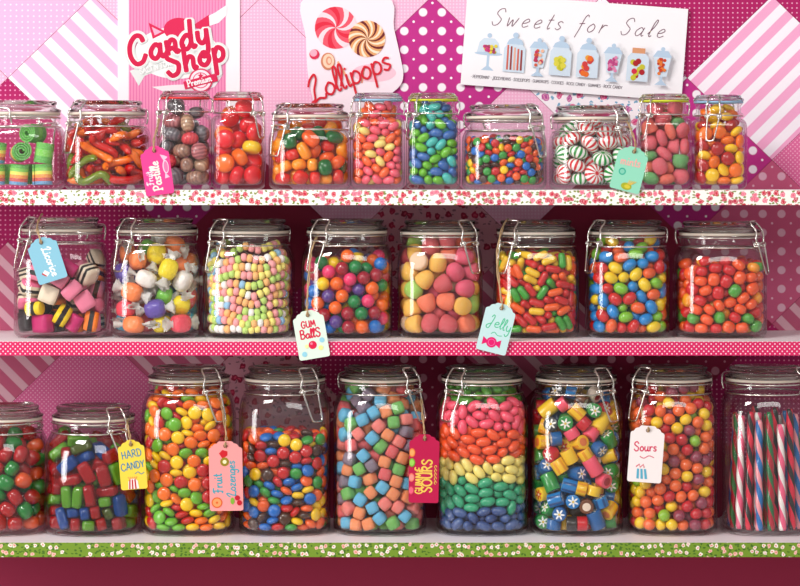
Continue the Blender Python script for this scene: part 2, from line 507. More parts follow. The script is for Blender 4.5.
# ---------------- candy materials
@cached
def glossy_candy(rgb):
    t = NT('candy_shell'); return t.surf(t.pbsdf(color=lin(rgb), rough=.3, coat=.5, coatr=.05, spec=.5))
@cached
def matte_candy(rgb):
    t = NT('pressed_candy'); n = t.n('TexNoise', {'Vector': t.coord(), 'Scale': 700.0}).outputs[0]
    return t.surf(t.pbsdf(color=lin(rgb), rough=.6, spec=.35, normal=t.bump(n, .25, .0005)))
@cached
def bean_candy(rgb):
    t = NT('bean_candy'); n = t.n('TexNoise', {'Vector': t.coord(), 'Scale': 260.0, 'Detail': 2.0}).outputs[0]
    k = t.math('MULTIPLY', t.math('SUBTRACT', n, .45), 1.1)
    c = t.mix(k, tuple(v for v in lin(rgb)), tuple(min(1, v * 1.4 + .06) for v in lin(rgb)))
    return t.surf(t.pbsdf(color=c, rough=.33, coat=.35, coatr=.12))
@cached
def gummy(rgb, sugar=0.0):
    t = NT('gummy'); b = lin(rgb)
    if sugar:
        v = t.n('TexVoronoi', {'Vector': t.coord(), 'Scale': 1500.0}).outputs['Distance']
        m = t.math('MULTIPLY', t.math('LESS_THAN', v, .3), sugar)
        c = t.mix(m, b, (.95, .92, .92))
        c = t.mix(sugar * .2, c, (.95, .9, .9))
        return t.surf(t.pbsdf(color=c, rough=.55, sss=.35, sssr=.004, normal=t.bump(v, .7, .0006)))
    return t.surf(t.pbsdf(color=b, rough=.18, sss=.6, sssr=.006, coat=.5, coatr=.05))
@cached
def hard_translucent(rgb):
    t = NT('boiled_sugar'); b = lin(rgb)
    n = t.n('TexNoise', {'Vector': t.coord(), 'Scale': 230.0, 'Detail': 2.0}).outputs[0]
    p = t.pbsdf(color=b, rough=.12, sss=.35, sssr=.006, coat=.8, coatr=.03, normal=t.bump(n, .5, .002))
    g = t.n('BsdfGlass', {'Color': tuple(min(1, v ** .5) for v in b) + (1,), 'Roughness': .1, 'IOR': 1.25}).outputs[0]
    return t.surf(t.n('MixShader', {0: .5, 1: p, 2: g}).outputs[0])
@cached
def swirl_mint(rgb):
    t = NT('peppermint_swirl'); x, y, z = t.sep(t.coord('Object'))
    a = t.math('ARCTAN2', y, x); r = t.math('SQRT', t.math('ADD', t.math('MULTIPLY', x, x), t.math('MULTIPLY', y, y)))
    s = t.math('SINE', t.math('MULTIPLY_ADD', r, 55.0, t.math('MULTIPLY', a, 11.0)))
    m = t.math('MULTIPLY', t.n('MapRange', {0: s, 1: -.05, 2: .25}).outputs[0], t.math('GREATER_THAN', r, .0022))
    c = t.mix(m, (.92, .9, .88), lin(rgb))
    c = t.mix(t.math('LESS_THAN', r, .0022), c, lin(rgb))
    return t.surf(t.pbsdf(color=c, rough=.25, coat=.5, sss=.15, sssr=.003))
@cached
def pastille_mat(a, b):
    t = NT('striped_pastille'); c = t.coord('Object')
    w = t.n('TexWave', {'Vector': c, 'Scale': 75.0, 'Distortion': 3.0, 'Detail': 2.0, 'Detail Scale': 1.5}).outputs[1]
    return t.surf(t.pbsdf(color=t.mix(t.math('MULTIPLY', w, .8), lin(a), lin(b)), rough=.3, coat=.5, coatr=.1, sss=.1, sssr=.003))
@cached
def twist_stick(a, b, turns=30.0, lobes=2.0):
    t = NT('twisted_stick'); x, y, z = t.sep(t.coord('Object'))
    an = t.math('ARCTAN2', y, x)
    s = t.math('SINE', t.math('MULTIPLY_ADD', z, turns * 6.283, t.math('MULTIPLY', an, lobes)))
    return t.surf(t.pbsdf(color=t.mix(t.math('GREATER_THAN', s, .1), lin(a), lin(b)), rough=.3, coat=.4))
@cached
def rock_end(shell, petal, core, petals=6.0):
    """a rock candy's printed end: petals around a middle, seen on the flat faces"""
    t = NT('rock_candy_end'); x, y, z = t.sep(t.coord('Object'))
    r = t.math('DIVIDE', t.math('SQRT', t.math('ADD', t.math('MULTIPLY', x, x), t.math('MULTIPLY', y, y))), 7.2 * U)
    a = t.math('ARCTAN2', y, x)
    lim = t.math('MULTIPLY_ADD', t.math('SINE', t.math('MULTIPLY', a, petals)), .26, .50)
    m = t.math('MULTIPLY', t.math('LESS_THAN', r, lim), t.math('GREATER_THAN', r, .18))
    c = t.mix(m, lin(shell), lin(petal))
    c = t.mix(t.math('LESS_THAN', r, .15), c, lin(core))
    return t.surf(t.pbsdf(color=c, rough=.3, coat=.5))
@cached
def rock_side(a, b, stripes=0.0):
    t = NT('rock_candy_side'); x, y, z = t.sep(t.coord('Object'))
    s = t.math('SINE', t.math('MULTIPLY', t.math('ARCTAN2', y, x), stripes))
    c = t.mix(t.math('GREATER_THAN', s, .45), lin(a), lin(b)) if stripes else (*lin(a), 1)
    return t.surf(t.pbsdf(color=c, rough=.28, coat=.5))
@cached
def ring_end(shell, core):
    t = NT('rock_candy_ring'); x, y, z = t.sep(t.coord('Object'))
    r = t.math('DIVIDE', t.math('SQRT', t.math('ADD', t.math('MULTIPLY', x, x), t.math('MULTIPLY', y, y))), 7.2 * U)
    c = t.mix(t.math('LESS_THAN', r, .58), lin(shell), lin(core))
    return t.surf(t.pbsdf(color=c, rough=.3, coat=.5))
@cached
def rainbow_belt(order):
    t = NT('sugared_rainbow_belt'); x, y, z = t.sep(t.coord('Object'))
    cols = {'rainbow': [(90, 150, 200), (205, 60, 60), (240, 150, 60), (235, 225, 90), (120, 200, 70), (80, 175, 60)], 'green': [(80, 175, 60), (120, 205, 70), (90, 185, 60)]}[order]
    k = t.math('MULTIPLY_ADD', z, 1 / (20 * U), .5)
    prev = (*lin(cols[0]), 1)
    for i, c in enumerate(cols[1:]):
        prev = t.mix(t.math('GREATER_THAN', k, (i + 1) / len(cols)), prev, lin(c))
    v = t.n('TexVoronoi', {'Vector': t.coord(), 'Scale': 1500.0}).outputs['Distance']
    prev = t.mix(t.math('MULTIPLY', t.math('LESS_THAN', v, .32), .5), prev, (.95, .93, .9))
    return t.surf(t.pbsdf(color=prev, rough=.6, normal=t.bump(v, .6, .0006)))
@cached
def wrapper_paper():
    t = NT('waxed_wrapper'); n = t.n('TexNoise', {'Vector': t.coord(), 'Scale': 300.0, 'Detail': 3.0}).outputs[0]
    d = t.n('BsdfPrincipled', {'Base Color': (.86, .84, .8, 1), 'Roughness': .4, 'Normal': t.bump(n, .8, .002)}).outputs[0]
    tl = t.n('BsdfTranslucent', {'Color': (.9, .88, .85, 1)}).outputs[0]
    return t.surf(t.n('MixShader', {0: .35, 1: d, 2: tl}).outputs[0])
@cached
def taffy_mat(rgb):
    t = NT('wrapped_taffy'); n = t.n('TexNoise', {'Vector': t.coord(), 'Scale': 260.0, 'Detail': 3.0}).outputs[0]
    return t.surf(t.pbsdf(color=lin(rgb), rough=.35, coat=.3, normal=t.bump(n, .7, .002)))
# ------------------------------------------------------------------ pen-stroke lettering
GLYPH = {
 'a': (1.05, [[(.82,.72),(.5,1),(.12,.65),(.12,.22),(.42,0),(.75,.35),(.84,.95)], [(.84,.98),(.8,.3),(.95,.0),(1.1,.12)]]),
 'b': (.95, [[(.15,2),(.12,1),(.14,.05)], [(.14,.5),(.45,1),(.82,.7),(.78,.18),(.4,0),(.14,.2)]]),
 'c': (.9, [[(.78,.78),(.5,1),(.12,.62),(.14,.18),(.45,0),(.82,.2)]]),
 'd': (1.05, [[(.82,.72),(.5,1),(.12,.65),(.12,.22),(.42,0),(.75,.35),(.84,.95)], [(.9,2),(.82,1),(.8,.3),(.95,0),(1.1,.12)]]),
 'e': (.92, [[(.14,.45),(.5,.52),(.76,.76),(.5,1),(.14,.65),(.16,.2),(.45,0),(.86,.2)]]),
 'f': (.7, [[(.75,1.75),(.55,2),(.36,1.6),(.36,.6),(.3,-.7)], [(.08,.92),(.66,.98)]]),
 'g': (1.0, [[(.82,.72),(.5,1),(.12,.65),(.12,.22),(.42,0),(.75,.35),(.84,.95)], [(.84,.98),(.84,-.4),(.5,-.9),(.12,-.62)]]),
 'h': (1.0, [[(.2,2),(.14,1),(.12,0)], [(.13,.5),(.45,.98),(.75,.82),(.74,.3),(.82,.02),(1.0,.12)]]),
 'i': (.45, [[(.18,1),(.16,.3),(.26,0),(.42,.12)], [(.2,1.42),(.22,1.52)]]),
 'j': (.5, [[(.3,1),(.3,-.4),(.05,-.85)], [(.32,1.42),(.34,1.52)]]),
 'k': (.9, [[(.15,2),(.13,0)], [(.75,1),(.15,.45),(.8,0)]]),
 'l': (.5, [[(.0,.3),(.36,1.25),(.42,1.85),(.25,2),(.14,1.5),(.16,.3),(.3,0),(.46,.15)]]),
 'm': (1.45, [[(.12,1),(.14,0)], [(.14,.55),(.4,.98),(.62,.8),(.62,0)], [(.62,.55),(.9,.98),(1.14,.8),(1.14,.2),(1.25,0),(1.4,.12)]]),
 'n': (1.0, [[(.12,1),(.14,0)], [(.14,.5),(.45,.98),(.74,.82),(.74,.25),(.84,0),(1.0,.12)]]),
 'o': (.92, [[(.45,1),(.12,.65),(.12,.25),(.45,0),(.78,.28),(.76,.72),(.45,1)]]),
 'p': (.98, [[(.16,1),(.14,0),(.1,-.95)], [(.14,.55),(.45,1),(.82,.7),(.78,.2),(.45,0),(.14,.2)]]),
 'r': (.75, [[(.12,1),(.14,0)], [(.14,.5),(.38,.92),(.7,.92)]]),
 's': (.78, [[(.68,.85),(.4,1),(.14,.78),(.38,.52),(.66,.28),(.4,0),(.08,.15)]]),
 't': (.6, [[(.3,1.7),(.26,.4),(.38,0),(.58,.15)], [(.02,1.05),(.58,1.1)]]),
 'u': (1.0, [[(.14,1),(.12,.3),(.38,0),(.7,.35),(.78,1)], [(.78,1),(.76,.25),(.86,0),(1,.12)]]),
 'v': (.9, [[(.1,1),(.4,0),(.8,1)]]), 'w': (1.3, [[(.1,1),(.35,0),(.62,.8),(.9,0),(1.2,1)]]),
 'y': (.95, [[(.14,1),(.14,.4),(.4,.08),(.72,.4),(.8,1)], [(.8,1),(.76,-.4),(.45,-.9),(.12,-.6)]]),
 'z': (.85, [[(.12,.95),(.7,.95),(.12,.05),(.75,.05)]]),
 'A': (1.35, [[(.05,0),(.62,1.95),(.7,1.95),(1.2,0)], [(.28,.7),(1.0,.7)]]),
 'B': (1.2, [[(.2,1.95),(.18,0)], [(.1,1.8),(.6,2),(1.0,1.6),(.7,1.1),(.25,1.02)], [(.25,1.02),(.85,1.0),(1.1,.5),(.7,0),(.12,.08)]]),
 'C': (1.4, [[(1.2,1.5),(1.05,1.9),(.65,2),(.2,1.5),(.12,.7),(.45,.05),(.95,.05),(1.25,.5)]]),
 'D': (1.3, [[(.2,1.95),(.2,0)], [(.05,1.9),(.7,1.9),(1.15,1.2),(1.05,.4),(.6,0),(.1,0)]]),
 'E': (1.0, [[(.9,1.95),(.15,1.95),(.15,0),(.9,0)], [(.15,1.0),(.75,1.0)]]),
 'F': (1.15, [[(.1,1.7),(.4,2),(1.15,1.95)], [(.55,1.95),(.5,.7),(.35,0),(.05,.1)], [(.2,1.0),(.85,1.05)]]),
 'G': (1.4, [[(1.15,1.6),(.8,2),(.35,1.7),(.12,.9),(.4,.1),(.85,0),(1.15,.4),(1.15,.85)], [(.75,.88),(1.25,.88)]]),
 'H': (1.3, [[(.2,1.95),(.15,0)], [(1.05,1.95),(1.05,0)], [(.15,.95),(1.1,1.05)]]),
 'I': (.4, [[(.2,1.95),(.2,0)]]),
 'J': (1.3, [[(.5,1.5),(.75,1.95),(1.0,1.7),(.85,.6),(.6,-.5),(.2,-.55),(.15,-.1),(.9,.5)]]),
 'K': (1.2, [[(.2,1.95),(.2,0)], [(1.0,1.95),(.2,.9),(1.05,0)]]),
 'L': (1.35, [[(.1,1.3),(.35,1.75),(.8,2.05),(.85,1.6),(.5,.9),(.35,.15),(.05,.0),(.2,-.12),(.7,.1),(1.2,-.05),(1.35,.25)]]),
 'M': (1.6, [[(.15,0),(.3,1.9),(.75,.5),(1.2,1.9),(1.4,0)]]),
 'N': (1.3, [[(.15,0),(.2,1.95),(1.05,.05),(1.1,1.95)]]),
 'O': (1.45, [[(.7,2),(.15,1.5),(.15,.5),(.7,0),(1.25,.5),(1.25,1.5),(.7,2)]]),
 'P': (1.2, [[(.25,1.9),(.25,.0)], [(.05,1.75),(.6,2),(1.1,1.6),(.85,1.0),(.3,.9)], [(.02,0),(.5,0)]]),
 'R': (1.25, [[(.2,1.95),(.18,0)], [(.1,1.85),(.7,2),(1.0,1.55),(.7,1.05),(.2,1.0)], [(.5,1.0),(1.15,0)]]),
 'S': (1.2, [[(1.05,1.6),(.75,2),(.3,1.85),(.2,1.4),(.6,1.05),(.98,.7),(.85,.12),(.4,0),(.08,.4)]]),
 'T': (1.15, [[(.02,1.9),(1.1,1.95)], [(.56,1.9),(.5,0)]]),
 'U': (1.3, [[(.15,1.95),(.15,.5),(.55,0),(1.0,.4),(1.1,1.95)], [(1.1,1.95),(1.1,0)]]),
 'W': (1.7, [[(.1,1.95),(.45,0),(.85,1.5),(1.2,0),(1.6,1.95)]]),
 'Y': (1.2, [[(.05,1.95),(.55,1.0),(1.1,1.95)], [(.55,1.0),(.5,0)]]),
 '.': (.5, [[(.2,.75),(.24,.82)]]), ' ': (.7, []),
}
def script(text, size, origin=(0, 0), ang=0.0, slant=0.0, track=.08, wave=0.0, rise=0.0):
    """polylines of a written line; size = x-height; rows of points in the plane"""
    out = []; pen = 0.0
    ca, sa = math.cos(math.radians(ang)), math.sin(math.radians(ang))
    for i, ch in enumerate(text):
        w, st = GLYPH[ch]
        dy = wave * math.sin(i * 2.1) + rise * i
        for s in st:
            P = []
            for x, y in s:
                X = (pen + x + slant * y) * size; Y = (y + dy) * size
                P.append((origin[0] + X * ca - Y * sa, origin[1] + X * sa + Y * ca, 0))
            out.append([(p[0], p[1]) for p in smooth_path(P, 5)] if len(P) > 2 else [(p[0], p[1]) for p in P])
        pen += w + track
    return out, pen * size
def text_width(text, size, track=.08): return sum(GLYPH[c][0] + track for c in text) * size
def ribbon_vf(lines, w, d, cap=True):
    """pen strokes of width w lying on the sheet (x right, z up), a hair thick, at depth d in front of it"""
    parts = []
    for L in lines:
        if len(L) < 2: continue
        (ax, ay), (bx, by), (cx, cy), (ex, ey) = L[0], L[1], L[-1], L[-2]
        l1 = math.hypot(ax - bx, ay - by) or 1e-9; l2 = math.hypot(cx - ex, cy - ey) or 1e-9
        q = w * .22
        L2 = [(ax + (ax - bx) / l1 * q, ay + (ay - by) / l1 * q)] + list(L) + [(cx + (cx - ex) / l2 * q, cy + (cy - ey) / l2 * q)]
        V, Fc = tube_vf([(x, 0, y) for x, y in L2], 1.0, 8)
        n = len(L2); out = []
        for i, v in enumerate(V):
            c = L2[i // 8]; s = .62 if i // 8 in (0, n - 1) else 1.0
            out.append((c[0] + (v[0] - c[0]) * w / 2 * s, -d + v[1] * .00011, c[1] + (v[2] - c[1]) * w / 2 * s))
        parts.append((out, Fc))
    return merge(*parts)
def flat_vf(P, d):
    V = [(x, -d, y) for x, y in P]; return V, [tuple(range(len(P)))]
def slab_vf(P, t0, t1):
    """outline P (ccw, x right, z up) as a slab whose front is at depth -t1 and back at -t0"""
    n = len(P)
    V = [(x, -t1, y) for x, y in P] + [(x, -t0, y) for x, y in P]
    return V, [tuple(range(n)), tuple(range(2 * n - 1, n - 1, -1))] + [(k, k + n, (k + 1) % n + n, (k + 1) % n) for k in range(n)]
def disc_pts(cx, cy, rx, ry=None, n=24, a0=0.0):
    ry = ry or rx
    return [(cx + rx * math.cos(a0 + 2 * math.pi * k / n), cy + ry * math.sin(a0 + 2 * math.pi * k / n)) for k in range(n)]
def sector_pts(cx, cy, r, a0, a1, n=6, twist=0.0):
    """a bent pinwheel blade"""
    P = []
    m = 6
    for i in range(m + 1): 
        q = i / m; P.append((cx + r * q * math.cos(a0 + twist * q), cy + r * q * math.sin(a0 + twist * q)))
    for i in range(1, n + 1): 
        a = a0 + (a1 - a0) * i / n; P.append((cx + r * math.cos(a + twist), cy + r * math.sin(a + twist)))
    for i in range(m - 1, 0, -1):
        q = i / m; P.append((cx + r * q * math.cos(a1 + twist * q), cy + r * q * math.sin(a1 + twist * q)))
    return P
class Draw:
    """a printed picture: flat coloured shapes laid in thin layers on paper"""
    def __init__(self, d0): self.d = d0; self.V = []; self.F = []; self.I = []; self.mats = []
    def add(self, vf, rgb, mat=None):
        m = mat or paper('ink', tuple(rgb))
        if m not in self.mats: self.mats.append(m)
        b = len(self.V); self.V += vf[0]
        for f in vf[1]: self.F.append(tuple(b + k for k in f)); self.I.append(self.mats.index(m))
        self.d += .00006
        return self
    def poly(self, P, rgb): return self.add(flat_vf(P, self.d), rgb)
    def disc(self, x, y, r, rgb, ry=None, n=24): return self.add(flat_vf(disc_pts(x, y, r, ry, n), self.d), rgb)
    def line(self, L, w, rgb): return self.add(ribbon_vf([L], w, self.d), rgb)
    def build(self, name, parent): return link(name, mesh(name, self.V, self.F, self.mats, self.I, smooth=False), parent)

# ------------------------------------------------------------------ the place: back wall, shelves
WY = 0.205                                     # the wall behind the jars
WS = S * (CAM_D + WY) / CAM_D                  # metres per photo pixel on the wall
def wx(px): return (px - 400) * WS
def wz(py): return (HZ - py) * WS
V, Fc = box_vf(wx(-260), wx(1060), WY, WY + .02, -1.31, .9)
tag(link('wall_back', mesh('wall_back', V, Fc, [plain('deep_pink_paint', (150, 24, 70), .7)], smooth=False)), kind='structure')

V, Fc = box_vf(wx(-260), wx(1060), -3.9, WY + .02, -1.32, -1.30)
def boards_mat():
    t = NT('pale_floor_boards'); x, y, z = t.sep(t.coord('Object'))
    g = t.math('LESS_THAN', t.math('FRACT', t.math('MULTIPLY_ADD', x, 8.0, 50.0)), .03)
    return t.surf(t.pbsdf(color=t.mix(g, lin((196, 166, 136)), lin((120, 94, 72))), rough=.5))
tag(link('floor', mesh('floor', V, Fc, [boards_mat()], smooth=False)), kind='structure')
MAG, PINK, WHITE = (196, 30, 120), (238, 176, 208), (246, 236, 244)
SHEETS = {  # (column, row) on a grid of squares standing on their corners
 (0,0): ('pink and white striped', 'stripeR'), (8,0): ('pink and white striped', 'stripeL'), (4,0): ('magenta polka dot', 'polka'), (6,0): ('pale pink pin dot', 'pale'), (2,0): ('white floral', 'floral'),
 (10,0): ('pale pink pin dot', 'pale'), (-2,0): ('magenta polka dot', 'polka'),
 (1,-1): ('magenta pin dot', 'pin'), (3,-1): ('pale pink plain dotted', 'pale'), (5,-1): ('pale pink pin dot', 'pale'), (7,-1): ('pale pink pin dot', 'pale'), (9,-1): ('lilac pin dot', 'lilac'), (-1,-1): ('magenta pin dot', 'pin'),
 (1,1): ('magenta polka dot', 'polka'), (3,1): ('pale pink pin dot', 'pale'), (5,1): ('pale pink pin dot', 'pale'), (7,1): ('magenta polka dot', 'polka'), (9,1): ('magenta pin dot', 'pin'), (-1,1): ('pink pin dot', 'rose'),
 (0,2): ('rose polka dot', 'rosepolka'), (2,2): ('plain crimson', 'crim'), (4,2): ('shade-darkened floral', 'floralShade'), (6,2): ('plain crimson', 'crim'), (8,2): ('magenta pin dot', 'pin'), (10,2): ('magenta pin dot', 'pin'), (-2,2): ('rose polka dot', 'rosepolka'),
 (1,3): ('magenta polka dot', 'polkaShade'), (3,3): ('rose striped', 'stripeShade'), (5,3): ('magenta pin dot', 'pin'), (7,3): ('rose striped', 'stripeShade'), (9,3): ('rose striped', 'stripeShade2'), (-1,3): ('rose striped', 'stripeShade'),
 (0,4): ('crimson pin dot', 'pin'), (2,4): ('magenta polka dot', 'polkaShade'), (4,4): ('magenta polka dot', 'polkaShade'), (6,4): ('shade-darkened floral', 'floralShade'), (8,4): ('rose pin dot', 'rose'), (10,4): ('rose striped', 'stripeShade'), (-2,4): ('crimson pin dot', 'pin'),
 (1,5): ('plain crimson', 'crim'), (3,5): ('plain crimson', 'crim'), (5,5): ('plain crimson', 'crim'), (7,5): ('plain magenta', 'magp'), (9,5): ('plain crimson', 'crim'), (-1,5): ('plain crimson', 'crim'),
}
def sheet_mat(k):
    return {
     'stripeR': lambda: stripe_paper((246, 238, 247), (240, 166, 204), 19, -45, .5), 'stripeL': lambda: stripe_paper((246, 238, 247), (242, 176, 212), 19, 45, .5),
     'polka': lambda: polka_paper((190, 40, 134), (246, 236, 244), 19.5, 4.3, 1.3), 'pale': lambda: pin_paper((240, 176, 208), (247, 205, 226), 3.4, .9),
     'floral': lambda: floral((248, 240, 246), ((214, 60, 130), (180, 70, 150)), (120, 170, 200), 13, 8),
     'pin': lambda: pin_paper((172, 16, 94), (236, 160, 195), 5.0, .8), 'lilac': lambda: pin_paper((232, 176, 214), (240, 220, 240), 6, .9),
     'rose': lambda: pin_paper((222, 104, 156), (240, 180, 205), 4.6, .7, True),
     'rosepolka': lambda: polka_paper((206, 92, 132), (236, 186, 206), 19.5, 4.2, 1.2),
     'floralShade': lambda: floral((214, 150, 166), ((176, 24, 70), (150, 20, 60)), (150, 100, 115), 12, 8, .29, .2, 'shade_toned_floral', (206, 70, 100)),  # floral paper darkened, the shelves' shade is put into its colours
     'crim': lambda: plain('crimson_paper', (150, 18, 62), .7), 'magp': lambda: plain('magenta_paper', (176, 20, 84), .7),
     'polkaShade': lambda: polka_paper((144, 24, 66), (206, 140, 160), 19.5, 4.2, 1.2),  # the polka paper again, with shelf shade mixed into base and dots
     'stripeShade': lambda: stripe_paper((196, 92, 126), (226, 176, 190), 19, 45, .42), 'stripeShade2': lambda: stripe_paper((196, 92, 126), (226, 176, 190), 19, 45, .42)}[k]()  # striped paper in shaded tones: shade under the shelves painted into both stripes
COLN = {-2: 'past the right end', -1: 'at the right end', 0: 'at the right end', 1: 'right of centre', 2: 'right of centre'}
dx, dz = 84.9 * WS, 82 * WS
_seen = {}
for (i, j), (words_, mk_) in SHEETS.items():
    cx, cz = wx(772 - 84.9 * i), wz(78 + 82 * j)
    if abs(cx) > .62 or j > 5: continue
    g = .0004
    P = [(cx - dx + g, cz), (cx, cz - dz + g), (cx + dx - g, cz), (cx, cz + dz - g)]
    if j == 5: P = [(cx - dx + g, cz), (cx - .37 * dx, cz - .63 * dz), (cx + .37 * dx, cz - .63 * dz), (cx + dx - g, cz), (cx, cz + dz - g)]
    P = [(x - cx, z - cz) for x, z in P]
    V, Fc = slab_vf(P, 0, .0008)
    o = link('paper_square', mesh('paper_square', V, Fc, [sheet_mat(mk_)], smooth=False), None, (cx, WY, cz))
    px = 772 - 84.9 * i
    near = min(JARS.items(), key=lambda q: abs(q[1][1] - px) + abs(HZ and (SHELF[q[1][0]] - 50) - (78 + 82 * j)))
    row_words = {-1: 'top of wall', 0: 'posters\' height', 1: 'top jars\' height', 2: 'middle shelf, upper half', 3: 'middle shelf, foot', 4: 'lowest shelf, upper half', 5: 'lowest shelf, foot'}[j]
    col_words = ['first', 'second', 'third', 'fourth', 'fifth', 'sixth', 'seventh'][(i + 2) // 2]
    tag(o, f'{words_} wall square on its corner, {row_words}, {col_words} from right', 'wallpaper square', 'patterned paper squares on the wall')

def shelf(row, bottom_px, front_mat, words_, dotted=''):
    z1 = shelf_z(row); z0 = (HZ - bottom_px) * S
    x0, x1 = (-140 - 400) * S, (940 - 400) * S
    e = empty('shelf', ((x0 + x1) / 2, WY, z1))
    o = Vector(e.location)
    def rel(V): return [Vector(v) - o for v in V]
    V, Fc = box_vf(x0, x1, .0008, WY - .0012, z0 + .0006, z1)
    link('board', mesh('board', rel(V), Fc, [plain('white_shelf_paint', (246, 238, 242), .45)], smooth=False), e)
    V, Fc = box_vf(x0, x1, -.0004, .0008, z0, z1 - .0002)
    b = link('edging_tape', mesh('edging_tape', rel(V), Fc, [front_mat], smooth=False), e)
    b['label'] = words_ + ' paper edging'
    tag(e, f'long white shelf board with {words_} edging, {dotted}', 'shelf', 'shelf boards')
shelf(1, 205, floral((250, 246, 240), ((206, 28, 62), (236, 110, 140), (190, 20, 60)), (120, 140, 50), 6.6, 4.6, .40, .30, 'rose_edging'), 'red rose floral', 'uppermost of the three')
def tape_polka():
    t = NT('pink_dot_tape'); x, z = pattern_rows(t)
    m = t.math('MAXIMUM', t.dots(x, z, 4.9 * S, .74 * S, soft=.25), t.dots(x, z, 4.9 * S, .74 * S, .5, .5, soft=.25))
    return t.surf(t.pbsdf(color=t.mix(m, lin((214, 2, 92)), lin((250, 215, 232))), rough=.6))
shelf(2, 355.5, tape_polka(), 'hot pink white-dotted', 'middle one of three')
shelf(3, 557, floral((116, 150, 44), ((250, 240, 230), (240, 226, 215), (244, 190, 180)), (70, 110, 30), 6.6, 4.4, .30, .32, 'daisy_edging', (226, 140, 120)), 'green daisy', 'lowest of the three')

# ------------------------------------------------------------------ jars
def wire_ring(r, z, w=.9, n=48): return tube_vf([(r * U * math.cos(2 * math.pi * k / n), r * U * math.sin(2 * math.pi * k / n), z * U) for k in range(n)], w * U, 6, True)
_GLASS = {}
def glass_body_vf(jid):
    seg = 64
    outer = jar_profile(jid); inner = inner_profile(jid)
    V, Fc, rows = [], [], []
    for z, r, n in outer + inner[::-1]:
        if r <= 1e-6: rows.append([len(V)]); V.append((0, 0, z))
        else: rows.append(list(range(len(V), len(V) + seg))); V += ring(z, r, n, seg)
    for a, b in zip(rows, rows[1:]):
        for k in range(seg):
            k2 = (k + 1) % seg
            if len(a) == 1: Fc.append((a[0], b[k2], b[k]))
            elif len(b) == 1: Fc.append((a[k], a[k2], b[0]))
            else: Fc.append((a[k], a[k2], b[k2], b[k]))
    return V, Fc
def arc(r, a, z):  # a: degrees from the front towards the right
    return (r * U * math.sin(math.radians(a)), -r * U * math.cos(math.radians(a)), z * U)
JAR_WORDS = {}
